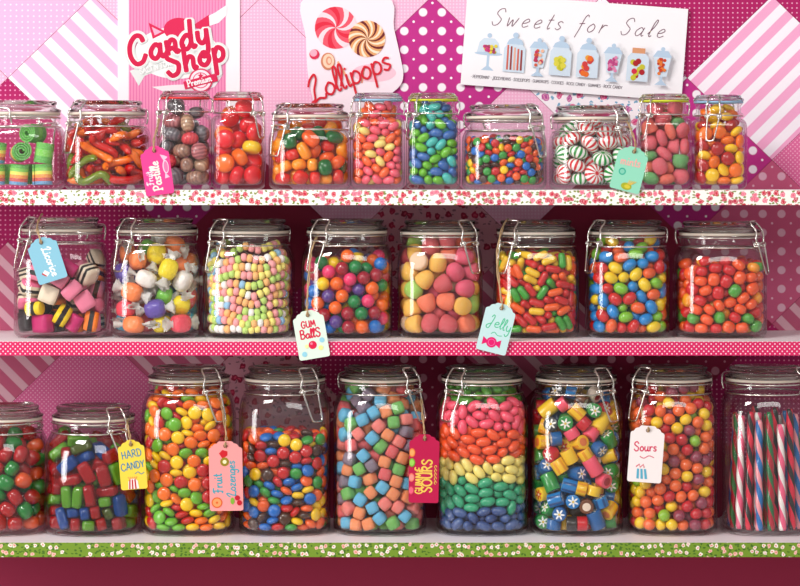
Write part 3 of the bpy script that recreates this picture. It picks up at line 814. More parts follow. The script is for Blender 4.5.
def build_jar(jid, words_):
    row, cx, R, top, rn, style, ang, gk = JARS[jid]
    x, y, z0, H = jar_at(jid); Hp = H / U
    e = empty('candy_jar', (x, y, z0))
    V, Fc = glass_body_vf(jid); link('glass_body', mesh('glass_body', V, Fc, [glass_clear()]), e)
    slim = style == 'slim'
    # lid: a flanged glass lid with a raised, dished top
    if slim:
        P = [(0, Hp - 6.5), (rn - 4, Hp - 6.5), (rn - 3, Hp - 7), (rn - .2, Hp - 7), (rn + .6, Hp - 6.3), (rn + .6, Hp - 4.2), (rn - .4, Hp - 3.4), (rn - 1.6, Hp - 2.6), (rn - 2.2, Hp - 1), (rn - 3.4, Hp - .2), (rn - 6, Hp - .1), (rn - 7.5, Hp - 1.8), (0, Hp - 2.2)]
        zg, hg = Hp - 8.4, 1.9
        bands = [(rn - .2, Hp - 21, .8)]
        cz = [Hp - 2.2, Hp - 8, Hp - 15, Hp - 22, Hp - 20, Hp - 46]; cw = [5, 6, 7, 6, 5.5, 4]
    else:
        P = [(0, Hp - 8.5), (rn - 7, Hp - 8.5), (rn - 5, Hp - 11.6), (rn - .8, Hp - 11.6), (rn + .9, Hp - 11), (rn + 1.2, Hp - 9.8), (rn + .5, Hp - 8.6), (rn - 2.4, Hp - 7.6), (rn - 4.2, Hp - 6.6), (rn - 4.6, Hp - 4.5), (rn - 3.2, Hp - 3), (rn - 3.2, Hp - 1.2), (rn - 4.6, Hp - .1), (rn - 8, Hp), (rn - 10, Hp - 2.6), (0, Hp - 3.2)]
        zg, hg = Hp - 14.4, 2.8
        bands = [(rn + .1, Hp - 16.4, .9), (rn + .1, Hp - 26.0, .85)]
        cz = [Hp - 1.2, Hp - 9, Hp - 17, Hp - 23, Hp - 20.5, Hp - 52]; cw = [8, 9, 10.5, 9, 8.5, 6.5]
    V, Fc = lathe_vf([(r * U, z * U) for r, z in P], 64); link('lid', mesh('lid', V, Fc, [glass_thick()]), e)
    # flexible ring
    gp = [((rn - 3.5) * U, zg * U), ((rn - .2) * U, zg * U), ((rn + .4) * U, (zg + hg / 2) * U), ((rn - .2) * U, (zg + hg) * U), ((rn - 3.5) * U, (zg + hg) * U)]
    seg = 64; V = []; Fc = []
    for r, z in gp: V += ring(z, r, 2, seg)
    m = len(gp)
    for a in range(m):
        b = (a + 1) % m
        for k in range(seg): Fc.append((a * seg + k, a * seg + (k + 1) % seg, b * seg + (k + 1) % seg, b * seg + k))
    link('gasket', mesh('gasket', V, Fc, [gasket_mat(gk)]), e)['label'] = {'clear': 'pale', 'lime': 'lime yellow'}.get(gk, gk) + ' rubber ring'
    for r, z, w in bands:
        V, Fc = wire_ring(r + w, z, w); link('neck_wire', mesh('neck_wire', V, Fc, [wire_metal()]), e)
    # clasp over the lid, its lever, and the hinge behind
    w = 1.0 if not slim else .85
    def A(off, r): return ang + math.degrees(off / r)
    ro = rn + 3
    c = [arc(rn - 4, A(-cw[0], rn - 4), cz[0]), arc(rn - 3, A(0, rn), cz[0] + 1.2), arc(rn - 4, A(cw[0], rn - 4), cz[0])]
    path = [arc(ro, A(-cw[3], ro), cz[3]), arc(ro + .8, A(-cw[2], ro), cz[2]), arc(ro - .5, A(-cw[1], ro), cz[1])] + c + [arc(ro - .5, A(cw[1], ro), cz[1]), arc(ro + .8, A(cw[2], ro), cz[2]), arc(ro, A(cw[3], ro), cz[3])]
    parts = [tube_vf(smooth_path(path, 4), w * U, 8)]
    for s in (-1, 1):   # the wound eyes at both ends
        ctr = Vector(arc(ro + .6, A(s * cw[3], ro), cz[3]))
        rad = Vector(arc(1, ang, 0)).normalized()
        tang = Vector((rad.y * -1, rad.x, 0))
        for q in range(3):
            parts.append(tube_vf([ctr + tang * ((q - 1) * 1.6 * U) + (rad * math.cos(t_ * .7854) + Vector((0, 0, 1)) * math.sin(t_ * .7854)) * 2.3 * U for t_ in range(8)], .7 * U, 6, True))
    cross = [arc(ro + 1.5, A(-cw[3], ro), cz[3]), arc(ro + 2.4, A(-cw[3] * .4, ro), cz[3] + 1.5), arc(ro + 2.4, A(cw[3] * .4, ro), cz[3] + 1.5), arc(ro + 1.5, A(cw[3], ro), cz[3])]
    parts.append(tube_vf(smooth_path(cross, 4), w * U, 8))
    V, Fc = merge(*parts); cl = link('wire_clasp', mesh('wire_clasp', V, Fc, [wire_metal()]), e)
    out = 9 if not slim else 6
    rl = max(ro + 1.5, R + 1.5 if slim else R + 2.2)
    sh_ = (1 if ang > 0 else -1) * (4.5 if not slim else 2.5)
    lv = [arc(ro + 1.5, A(-cw[4], ro), cz[4]), arc(ro + 2.5, A(-cw[4] * .95, ro), cz[4] - 6), arc(rl + 1, A(sh_ - cw[5], rl), cz[5] + 3), arc(rl + 1.3, A(sh_ - cw[5] * .5, rl), cz[5]), arc(rl + 1.3, A(sh_ + cw[5] * .5, rl), cz[5]), arc(rl + 1, A(sh_ + cw[5], rl), cz[5] + 3), arc(ro + 2.5, A(cw[4] * .95, ro), cz[4] - 6), arc(ro + 1.5, A(cw[4], ro), cz[4])]
    V, Fc = tube_vf(smooth_path(lv, 3), w * U, 8); link('lever', mesh('lever', V, Fc, [wire_metal()]), cl)
    hp = [arc(rn + 2, ang + 180 - 24, cz[3]), arc(rn + 3.6, ang + 180 - 22, cz[2]), arc(rn + 3.2, ang + 180 - 20, cz[1]), arc(rn + 2.4, ang + 180, cz[1] + 1.5), arc(rn + 3.2, ang + 180 + 20, cz[1]), arc(rn + 3.6, ang + 180 + 22, cz[2]), arc(rn + 2, ang + 180 + 24, cz[3])]
    V, Fc = tube_vf(smooth_path(hp, 4), w * U, 8); link('hinge_wire', mesh('hinge_wire', V, Fc, [wire_metal()]), e)
    JAR_WORDS[jid] = words_
    tag(e, words_, 'jar', 'clip-top glass jars on the shelves')
    return e
SETTLED = {   # where each candy came to rest: kind, then packed positions and turns
 'A2': ('worm', {1: [-110,-336,115,-48,12,9,-305,-240,432,-62,-39,-46,-4,-288,422,-28,-15,-75,204,-257,538,84,24,18,-37,-178,577,-16,-37,-79,141,-270,278,7,-15,39,307,-172,172,-9,10,62,330,-69,486,10,-2,-55,-22,-241,216,4,-17,-75,-254,-14,649,18,-25,-49,165,33,630,55,-65,-19,242,-75,409,7,13,-21,54,-145,449,-17,9,-42,-251,-161,393,-37,-81,-9,-232,6,559,72,53,6,-349,-46,307,62,35,50,251,-1,203,53,-72,12,-53,-63,281,62,-63,-4,124,123,187,-25,-13,73,45,150,582,38,9,23,54,90,110,-58,-51,40,192,199,119,24,-37,-58,-263,55,323,38,-38,-42,-104,30,423,-3,-21,-66,220,27,525,-74,-51,6], 0: [-63,-333,366,87,1,-22,231,-302,104,23,-86,-14,-214,-295,254,-30,-33,78,-90,-101,652,16,-66,-36,335,-179,273,22,38,42,63,-115,627,-69,1,-40,175,-202,405,-44,27,-42,-176,-207,93,21,-88,-1,164,-206,190,16,16,65,75,-5,582,-73,37,27,-80,-155,437,3,-38,-42,289,64,594,4,-4,71,-316,-38,477,-45,-65,39,343,122,243,-13,13,67,-202,-80,116,26,-58,-45,281,51,412,72,-29,-26,-141,-144,303,-25,16,-49,3,-72,102,48,-42,-37,128,-167,101,36,24,46,335,144,112,50,-47,-32,-150,-149,200,18,34,23,-304,-83,117,31,-56,-41,-335,67,230,-55,65,-10,-151,41,638,-26,-21,59,158,108,302,56,68,0,-138,130,462,-41,48,-60,28,-74,342,-34,-79,22,-206,44,195,71,55,-3,235,309,342,1,-12,86,245,-31,92,0,0,-63,6,68,203,25,-20,-64,103,-16,287,2,0,83,-270,100,448,48,42,56,-324,168,104,52,40,37]}),
 'A3': ('pastille', {0: [-87,-177,138,-25,58,64,154,-173,383,51,-34,59,62,-160,508,87,19,1,177,-82,561,1,53,23,113,4,770,-4,-1,65,-25,-47,136,25,-50,62,-87,-31,314,-9,-49,69,-33,-26,522,20,-18,-74,58,15,646,13,1,-41,-160,20,596,18,-85,-24,63,14,272,-42,4,78,184,102,273,11,-64,-4,161,80,559,-12,81,37,-82,51,721,32,83,4,-42,161,636,-49,73,9,-178,138,309,36,59,17], 1: [-83,-72,828,72,17,-22,38,-145,662,2,58,-19,-112,-171,552,14,12,88,-18,-167,387,4,16,86,111,-159,121,24,86,-13,-155,-156,269,-29,4,80,-115,-100,680,22,68,53,-163,-109,428,-43,-23,36,171,-96,253,-56,67,17,31,-155,247,-46,-45,47,-179,-58,128,45,-53,-43,151,-18,132,56,5,-14,181,-14,412,59,-23,-59,-95,78,858,65,41,13,38,-6,413,63,63,12,-67,91,228,7,-7,59,-155,52,444,-5,-37,-81,-152,165,525,-3,-54,-60,150,142,123,-77,-45,-15]}),
 'A4': ('fruit_drop', {0: [-122,-176,504,-56,34,21,-122,-175,265,39,43,-58,63,-108,812,-8,-74,-40,148,-149,148,38,60,-12,-75,-68,713,-39,8,60,165,-125,577,71,-3,51,140,-132,421,-9,11,39,-4,-147,144,44,61,19,-155,-50,148,13,64,50,149,-29,289,-3,-79,-38,101,-26,650,-36,-19,18,-146,-47,400,16,-4,70,-76,121,609,-22,-16,85,146,31,505,23,-6,27,1,68,287,-50,-42,58,-148,41,288,-10,12,-31,67,87,759,-5,-61,32,136,20,144,12,-78,-36,-136,141,399,-8,35,38], 1: [22,-145,325,-30,-73,30,2,-75,494,74,-20,44,-146,-34,553,-75,14,8,-91,76,757,25,-36,-74,148,103,407,5,-87,-24,-37,36,114,19,88,-3,56,172,146,48,40,-55,-135,161,150,-49,25,55]}),
 'A5': ('gummy_block', {0: [18,-316,505,-25,-72,-42,-47,-314,385,-77,8,45,252,-248,523,30,-80,-24,287,-209,127,40,48,35,321,-146,389,-59,-16,58,-302,-196,440,-59,27,-37,-226,-252,233,-15,-12,53,-157,-280,346,70,55,6,55,-280,116,-49,40,-42,38,-281,246,45,43,43,-282,-206,322,1,-13,-60,160,-207,105,-2,-2,-57,-27,62,669,38,5,72,235,8,649,-20,32,-80,-17,-115,604,6,8,70,294,-62,517,27,14,84,-317,-59,368,42,44,-47,214,-15,117,-58,37,-33,-183,-147,439,-14,14,-35,98,-42,137,-51,-64,-17,316,138,297,-56,50,-30,66,-53,379,-24,12,70,-291,62,372,-10,24,-4,-154,127,219,-33,-2,-13,-138,-26,173,-55,-65,5,114,-78,511,-86,-17,17,-5,32,115,30,-55,-58,215,-3,299,-81,-35,-15], 1: [161,-317,221,42,44,-38,-189,-309,482,-47,-49,-51,-81,-303,123,9,-42,-71,-260,-245,112,78,-44,1,281,-231,273,-28,-28,36,-94,-289,250,2,-10,-74,93,-231,557,31,-70,17,178,-196,440,7,-9,72,-117,-218,556,52,-21,-20,101,-77,660,29,-51,-9,-254,-118,571,38,-28,-35,172,-186,323,-2,-13,42,51,-224,392,-65,0,-52,205,-154,600,4,78,-21,-265,17,648,10,55,14,-134,75,620,-29,31,-76,-288,-117,203,-43,67,42,316,-83,229,-38,64,-8,-131,-185,133,-56,11,65,325,31,127,46,51,40,-11,-129,132,72,8,-53,-323,-4,128,43,45,51,224,-50,402,14,16,-78,-205,74,107,-2,4,-69,-37,-137,483,-80,32,25,-292,38,252,14,13,88,71,-105,261,-28,77,-23,183,-149,208,-1,2,44,-51,-140,309,-28,-23,32,-266,22,501,-85,11,-3,-59,4,268,14,22,-7,-189,-69,308,49,6,70,-88,-42,405,-37,21,7,-197,230,115,86,-12,-8]}),
 'A6': ('mini_bean', {0: [26,-208,455,0,-13,0,67,-206,652,15,-24,7,112,-205,332,-1,-38,10,-20,-206,591,24,21,-3,70,-207,171,-80,-12,-33,111,-188,94,-9,-20,87,-126,-197,580,-25,31,-80,-78,-135,832,29,-16,81,-65,-205,355,9,-44,78,29,-204,282,71,23,-33,-50,-206,511,10,-44,-78,132,-202,513,-70,-17,-27,161,-194,630,-23,77,38,-24,-156,750,-75,-3,-22,-92,-204,434,0,-44,79,-2,-198,103,27,-82,10,-103,-205,282,-24,-72,-41,-164,-191,513,44,12,-26,109,-111,842,-3,-68,-26,27,-142,826,-6,-66,57,175,-186,163,-16,16,-84,-94,-198,187,37,11,-34,119,-192,424,6,51,70,-182,-181,259,-65,40,7,-116,-107,768,-41,50,4,89,-129,752,-57,-16,25,-17,-196,215,34,7,-36,-192,-168,438,-72,38,38,130,-185,246,11,-3,82,-197,-153,612,-54,22,61,-118,-192,662,-11,-55,62,-185,-176,174,-36,-78,15,-111,-188,98,9,-28,-40,34,-192,373,63,40,14,199,-154,484,2,-38,41,-189,-171,347,-68,43,-13,196,-157,393,71,46,30,193,-164,304,-54,-32,35,84,-185,571,-62,-37,30,-33,-174,668,18,53,62,-192,-134,98,-52,46,-45,200,-142,575,-43,-49,33,194,-122,99,-65,-43,9,150,-49,768,38,51,-42,199,-131,221,35,55,33,127,-136,677,-9,-9,0,33,-145,504,1,76,47,27,-115,699,51,55,44,-147,-94,686,47,7,29,-145,-27,763,69,3,-40,202,-82,659,6,-17,72,-32,-138,287,35,-60,-42,-134,-131,394,-39,-70,-27,-61,-122,90,-41,18,-45,-207,-93,242,45,-44,47,-2,-142,157,-72,9,5,202,-75,354,40,28,-70,-186,-106,526,-24,-22,6,-208,-43,134,60,-43,47,47,-135,222,-23,-26,-82,-139,-110,153,23,26,-24,17,-134,426,-77,-6,7,-208,-72,434,23,26,-58,207,-39,177,63,-42,-48,-87,-139,475,-83,1,2,-51,-129,585,11,-48,43,-55,-75,714,-19,57,-32,205,-36,269,30,-6,69,-43,-114,362,2,22,37,133,21,815,-3,-21,-87,37,-133,620,76,20,15,207,-58,451,54,-57,-29,208,-47,529,-62,-61,18,135,-120,159,-60,-26,23,-127,-117,304,0,69,-57,-204,-55,346,10,-15,70,51,-121,308,44,-8,-42,137,-89,608,34,-52,-54,57,-57,777,-86,-17,-17,-93,-116,222,42,10,-12,123,-115,455,14,-10,88,21,-85,553,27,-8,-3,208,-6,607,-60,-63,11,-206,-1,286,58,43,54,17,-86,88,-42,-48,48,-25,-63,808,21,-16,42,-208,-59,614,60,-60,21,123,-114,363,-30,67,-17,-208,-10,527,8,-8,63,132,-97,268,-7,40,80,131,23,732,18,-28,-83,-131,-102,603,36,-6,-57,-135,-44,95,61,-56,-32,111,-95,88,-23,59,-60,94,-10,88,23,-60,-59,-139,-55,486,-30,59,-26,-159,-12,672,5,-64,30,-207,96,482,-37,-34,-54,-55,-65,152,11,-52,72,-45,-12,89,-19,61,-56,140,-32,222,60,-47,-47,-203,38,627,59,-11,-67,21,62,89,23,40,73,207,97,564,-60,-64,14,-208,30,205,25,-24,58,-87,55,95,-14,-22,23,208,9,376,-41,-59,-23,196,41,479,47,-23,32,-79,-71,544,47,10,-63,-102,118,813,-32,47,36,197,-18,99,-39,-41,25,-180,37,113,-54,20,69,-143,-23,184,-45,48,-61,-192,107,575,22,36,71,184,79,336,82,6,0,59,-55,389,54,28,52]}),
 'A7': ('bean_a', {0: [127,-202,372,34,2,-83,31,-205,564,0,5,0,70,-201,651,84,-13,-29,156,-194,543,3,-10,15,31,-204,179,-3,-21,-87,-98,-203,516,-83,2,-25,-121,-203,420,-8,-85,-22,-158,-179,100,-79,7,11,-166,-189,264,6,25,-21,142,-195,114,-35,7,-80,76,-204,448,-20,72,40,-98,-202,329,-77,12,6,-13,-201,473,44,-23,12,182,-176,282,-43,2,-76,103,-194,240,-27,8,-82,12,-153,825,-63,-11,-5,22,-196,306,2,44,-75,-22,-147,730,29,27,-33,179,-180,638,-18,-32,-74,50,-183,95,-24,42,-71,-84,-107,808,9,46,-69,-181,-173,563,-61,27,-27,-166,-174,652,-70,51,7,-55,-187,239,57,39,16,57,-120,757,-30,-78,20,-196,-154,355,-15,-21,-50,185,-170,462,-40,-19,37,127,-86,816,-54,-32,26,-96,-134,692,-11,-50,48,194,-155,175,-59,-24,48,-45,-181,98,-67,-38,37,-147,-42,829,-58,-39,-56,-28,-182,634,27,38,43,-100,-180,166,-41,-24,60,-198,-145,479,44,65,29,-20,-181,379,41,41,41,-188,-154,186,60,-51,-31,-100,-149,595,-66,57,-14,180,-125,384,-29,-75,40,114,-63,735,-81,24,-14,-203,-80,635,-49,-63,-11,-64,-11,844,-58,37,19,107,-122,673,56,-48,-7,165,-104,96,6,-78,-44,-151,-29,704,39,61,29,155,7,750,-46,25,62,115,-136,590,-82,-15,8,-20,-115,161,26,-37,-60,44,-123,239,-33,42,-61,74,-125,371,0,15,45,-184,-96,104,-62,11,25,68,-140,513,-76,6,6,33,-65,842,-60,-17,-12,-147,43,764,3,-19,-63,201,-73,317,-13,26,-58,-203,-81,259,30,31,61,88,-126,164,85,-9,3,121,-119,287,14,-60,-48,-204,42,402,-60,-63,8,-36,-123,524,50,-65,1,201,-67,235,-51,59,-25,-75,-127,439,62,40,-16,176,-73,666,-55,33,-34,198,-60,586,-35,30,-45,-101,-110,223,17,-75,-43,202,35,551,-43,-56,6,-61,-51,750,-13,-86,17,-67,-82,96,30,-85,0,14,-108,444,42,44,54,-204,-56,546,51,35,53,91,10,826,61,21,56,-204,-24,187,-51,56,-30,-127,-100,303,22,27,46,105,-83,442,37,-25,-31,-147,-98,405,-58,45,8,184,25,644,-10,79,33,135,-15,91,64,-5,-5,44,-88,92,16,-75,-45,-204,-17,473,-68,-56,-13,-27,-126,301,13,-78,-44,201,-49,457,41,20,59,-54,-35,577,-31,55,-41,-66,-63,654,36,20,71,-205,24,290,61,-16,61,-125,-43,143,-26,17,56,152,-88,517,25,60,54,-36,149,833,-86,-5,-24,-197,9,103,11,-20,74,-66,-17,343,-67,-25,34,201,64,115,10,49,-50,204,-29,158,49,-40,-50,24,-87,588,47,34,49,9,-64,371,22,-52,-69,22,-83,682,-57,61,32,-124,-84,505,-22,27,56,194,12,378,-68,27,-37,-22,138,92,-4,-61,-66,-187,90,219,22,-13,-84,-183,-47,345,-12,-9,19,-203,97,488,-59,26,-59,204,68,466,-6,-52,40,-134,-30,608,44,-17,-64,-125,76,91,-19,-15,54,102,96,90,17,61,61]}),
 'A8': ('mini_lentil', {0: [-42,-367,118,51,42,-42,-180,-353,180,-8,-58,-68,131,-363,270,49,40,-41,-14,-368,197,-56,33,27,-97,-366,183,-46,-39,-46,-188,-354,305,-31,58,50,-101,-365,459,-56,21,23,-136,-360,109,-55,-10,-24,108,-365,133,49,38,-31,153,-358,349,-12,53,71,206,-350,234,-45,-45,-30,-218,-343,107,-24,47,50,26,-364,411,-52,24,47,187,-351,107,-33,42,67,108,-361,415,-17,70,-54,-250,-325,197,-33,-49,-57,-105,-360,315,24,-73,43,-25,-362,339,-12,74,-50,256,-326,171,64,30,-2,-234,-335,419,45,-29,0,237,-338,312,62,-22,48,142,-352,490,-58,-2,40,-283,-307,476,55,3,-51,224,-339,390,-21,-43,-42,-302,-291,384,59,-16,-31,40,-353,89,-31,10,32,-201,-339,490,-49,-68,-33,266,-311,95,75,-31,32,-299,-291,302,-55,44,-4,-19,-355,268,-18,29,83,-93,-354,381,80,17,-30,300,-284,359,60,50,11,-327,-258,120,0,61,32,187,-340,440,-32,-11,47,316,-246,480,0,-85,-27,267,-307,238,61,49,-33,60,-352,297,75,43,5,-240,-321,352,-18,-24,81,-241,-317,279,53,42,14,39,-352,159,2,-36,33,-36,-349,417,53,-42,-59,7,-351,478,-31,83,4,110,-349,204,-67,58,0,50,-351,240,29,85,-9,-357,-162,493,4,70,15,58,-351,352,-19,2,82,-163,-343,366,-20,-11,-87,-162,-343,426,-3,-82,8,-102,-349,248,74,-50,-2,342,-228,160,-51,-40,27,174,-339,171,77,45,-5,-318,-254,192,19,-80,7,-342,-229,265,15,-65,14,251,-298,462,-24,77,-11,78,-322,501,78,-43,-3,335,-233,411,51,54,5,295,-283,289,46,-69,34,-179,-323,240,-8,-4,-89,-274,-297,137,-61,-51,19,314,-253,226,-81,10,13,-338,-227,345,64,38,-50,283,-292,422,-40,71,-22,117,-320,78,-3,-4,3,-265,-261,78,85,29,-4,304,-259,108,39,-59,11,23,-228,518,-25,-1,-32,-325,-238,438,4,65,-20,-82,-314,77,58,69,-6,-355,-148,100,-63,-43,39,-356,-178,411,45,47,49,196,-291,489,7,-14,25,-63,-311,490,4,-2,35,-351,-173,171,26,40,46,-278,-272,235,66,-60,-4,70,-320,449,68,-57,9,-104,-55,525,-60,59,22,355,-184,235,-2,67,-14,331,-212,345,-20,85,9,181,-315,287,22,60,-47,334,-198,89,-85,5,-30,-5,-310,93,-10,-54,-40,332,-211,291,2,-21,40,-165,-297,77,-74,-51,-2,240,-134,504,18,83,4,290,-85,506,-25,-29,81,193,-281,77,64,-62,6,-354,-151,248,-13,53,-36,-61,-302,273,-20,17,58,113,-304,318,64,53,-21,-126,-304,465,43,-63,-42,-354,-150,333,-3,68,-26,363,-134,301,-55,37,-54,362,-145,425,-53,-40,44,103,-116,524,3,2,-52,-367,-75,142,-29,53,-28,168,-296,211,58,60,-29,334,-186,473,49,-5,-23,-116,-193,496,5,7,-2,-146,-299,281,78,43,-9,355,-118,94,16,-37,-38,-292,-206,487,-32,2,-46,56,-283,200,86,17,18,-71,-128,510,-5,81,10,-45,-226,499,86,-7,-25,-366,-82,292,-16,-65,13,12,-298,304,58,67,-9,-265,-266,447,-1,-53,53,-41,-303,216,-34,-83,6,-361,-79,371,44,17,74,154,-307,374,-23,23,39,-188,-220,504,83,-9,-26,-194,-153,508,-46,-34,-62,228,-275,344,-22,-18,73,-205,-285,397,76,24,-35,-362,-94,446,36,-65,-27,365,-97,193,54,27,60,230,-25,518,-31,84,-2,352,-101,373,-83,18,27,-354,-91,212,14,38,-21,-305,-191,92,72,-29,-43,231,-269,123,-19,-2,-42,-315,-101,498,-25,75,-26,-331,-72,79,-5,6,-74,-127,-317,136,-46,-25,-46,-363,49,187,17,52,41,-74,-304,425,55,49,30,349,-36,500,-21,-88,2,108,-300,256,-23,2,34,-32,-311,162,-1,12,-64,-109,-303,194,-10,23,35,245,-213,76,-74,-52,2,-189,-214,76,-47,76,-4,-366,11,115,58,-35,-55,-364,-6,324,-48,-51,48,68,-304,121,90,-4,-6,107,-289,166,-7,5,89,-241,-259,175,-3,26,45,72,-300,394,-5,5,-33,59,-259,75,-4,2,-87,130,-291,443,46,-49,-14,-260,-149,487,-23,29,-10,-108,-235,77,-1,-9,-43,-137,-285,391,47,50,58,-191,-285,471,50,9,3,-24,-240,75,-2,4,77,-275,-241,383,43,-3,-27,-368,-16,242,26,55,28,345,-115,482,83,19,21,-353,42,426,-19,-85,0,280,-134,76,5,-1,-65,-204,-281,124,62,50,12,-58,-279,121,90,-6,-7,-215,-59,499,-49,-65,37,-188,-286,330,-58,-68,-9,152,-295,123,-6,4,39,287,-201,189,73,-45,17,15,-280,245,-19,-3,-44,49,-270,341,76,-42,2,167,-221,89,73,31,8,-45,-302,354,27,-78,13,2,-283,434,0,27,27,264,-223,372,74,8,-40,-365,109,473,7,-60,-12,367,-38,118,31,-52,-32,90,-244,493,1,-46,32,367,-56,266,-62,-10,62,-23,-266,384,-32,16,-33,34,-182,79,-27,84,-17,359,-57,438,-21,-39,53,178,-86,504,-15,-1,-3,-132,-251,229,87,-18,13,-222,-94,75,-86,26,-2,223,-211,480,13,88,-15,74,-224,364,-24,-8,-47,167,-164,503,85,-24,-7,-223,-215,205,55,-67,0,-362,59,367,39,26,67,263,-259,171,46,-74,23,24,-268,478,-23,-84,16,219,-237,209,-11,-3,87,42,-5,513,41,-46,-64,-303,8,77,-6,3,-62,297,-183,125,34,6,-83]}),
 'A9': ('mint', {0: [200,-303,153,68,-4,22,8,-313,155,0,-68,-54,275,-254,330,-45,-49,5,91,-293,315,-75,-43,-10,-293,-219,152,55,-43,-28,145,-282,462,-19,1,4,-304,-194,349,-32,-62,40,-37,-288,456,-29,21,-47,-209,-247,504,-13,86,-9,-148,-279,369,5,16,36,-62,-224,604,-24,11,-65,-163,-276,241,-16,2,-88,128,-191,557,-10,17,84,-122,-208,114,3,3,-89,-204,-115,612,-9,-38,-14,16,-102,648,78,15,-27,278,-137,479,-25,85,7,228,20,587,34,11,-18,281,-137,114,-4,-3,7,-285,-65,462,-6,10,60,-36,-169,248,73,-29,-24,-322,20,303,-48,-34,53,288,-67,238,2,-11,-1,-218,54,574,49,11,-29,-287,-25,115,-5,3,-86,147,-172,259,5,83,32,-318,149,456,39,53,28,79,-146,114,-3,-4,64,27,-118,375,-5,4,46,-85,-103,502,22,20,-62,277,-65,367,11,-3,-40,-199,-81,218,-8,8,-77,-177,-74,344,86,24,-6,322,102,156,-60,14,-62,122,-22,468,-78,-42,14,-277,179,124,68,-55,-18,174,31,124,-86,16,-18,17,70,598,46,-6,-58,-78,-11,114,-1,-4,56,23,164,114,21,-87,-1,148,174,580,-40,-79,-7,247,276,471,-56,-12,-55,-79,33,445,-27,-84,-17,103,322,343,-26,-54,-62,-193,109,209,-81,0,30,214,255,115,4,1,62]}),
 'A10': ('sugar_slice', {1: [-158,-142,462,68,-14,8,87,-79,815,-63,3,49,163,-128,132,60,29,-11,143,-157,276,86,25,-6,-95,-68,780,47,74,-16,-165,-121,626,12,-9,-67,73,-117,428,-59,-21,58,-151,-78,218,50,74,5,-174,80,224,-62,14,-62,-137,28,659,-55,57,-33,172,21,511,43,67,36,169,49,217,-18,86,5,-27,151,639,-55,-6,-70,-124,23,348,-67,-43,36,22,20,710,-52,-41,59,-154,158,545,-44,29,41,78,0,122,83,-13,-28], 0: [-61,-190,232,57,37,-30,-18,-120,702,16,82,-24,-152,-154,115,-26,10,-30,169,-150,588,-57,54,-45,-16,-167,358,-31,-10,-84,44,-167,583,1,53,3,-39,-161,514,16,50,14,10,-155,105,74,-51,8,189,-126,426,-22,-59,14,-159,-137,333,-8,-3,70,121,-69,647,-27,24,70,7,-92,215,65,-29,-8,-172,151,375,-44,-34,26,-192,14,484,-43,-46,45,-15,142,788,-57,2,8,-93,2,518,-47,-43,46,-93,-16,106,-17,3,-12,-143,145,106,-53,-72,-1,-10,29,432,61,59,17,138,55,695,6,56,32,30,-13,546,16,-8,66]}),
 'A11': ('disc', {0: [-86,-205,144,2,-64,63,-33,-205,407,4,-64,-63,67,-205,310,27,57,-55,-151,-194,559,47,50,-53,145,-198,195,-16,62,-64,-16,-198,570,54,-51,34,-176,-170,242,-38,30,-14,-63,-186,274,-43,29,70,29,-186,198,22,44,-31,-174,-163,439,-23,33,3,106,-142,637,73,-32,35,-68,-120,708,72,44,-23,-192,-148,122,-64,-36,52,100,-177,407,22,-84,23,-159,-167,338,-45,-73,28,189,-163,319,54,28,37,65,-111,729,8,-14,84,192,-158,482,6,67,-20,-38,-123,793,88,-7,-1,66,-176,488,85,-22,14,156,-166,577,-22,-23,27,30,-169,92,64,-63,5,164,-147,97,80,39,14,-164,-132,644,-12,-3,52,-36,-139,629,21,83,-25,-123,-33,767,5,19,-44,109,67,815,-2,19,-12,128,-1,748,-20,10,30,-205,12,419,-61,-1,66,-196,-82,520,49,17,74,-205,-25,287,63,6,63,-84,-114,454,83,-35,-5,-90,-100,88,-2,3,5,-128,-11,693,24,6,39,-202,122,130,30,-60,-32,-71,-115,369,-87,-10,15,205,-93,201,65,12,59,-2,2,800,28,-77,-36,-177,-15,621,-82,-8,20,138,-37,675,-10,1,-72,-205,56,549,12,65,10,175,-71,409,-30,-84,-6,3,-59,495,14,-3,88,50,-96,553,8,11,-4,-176,68,215,-2,24,-74,101,-97,150,-31,84,-2,130,-65,498,-53,63,-7,-110,-106,549,73,-38,-19,-189,-14,112,-39,-71,20,124,-99,243,-30,-10,84,56,-123,319,40,-29,63,1,-12,705,-58,-68,-6,-187,103,329,47,-17,72,-64,68,771,-52,40,43,-32,-113,157,37,-80,7,-149,-61,174,-4,27,-34,-183,167,614,-51,18,70,175,-31,598,-11,-2,89,48,-38,626,7,10,86,178,-38,332,22,-83,-17,-117,-87,244,-24,6,-77,135,73,89,-4,90,5,-174,136,490,-75,-1,-40,-54,148,784,-52,35,52,173,-27,114,37,-15,21,8,-63,211,0,20,25,30,-32,88,-38,-82,-1,2,104,89,5,4,47,-172,182,248,48,41,-2,-39,-64,298,-84,31,4,49,18,245,82,-21,-18]}),
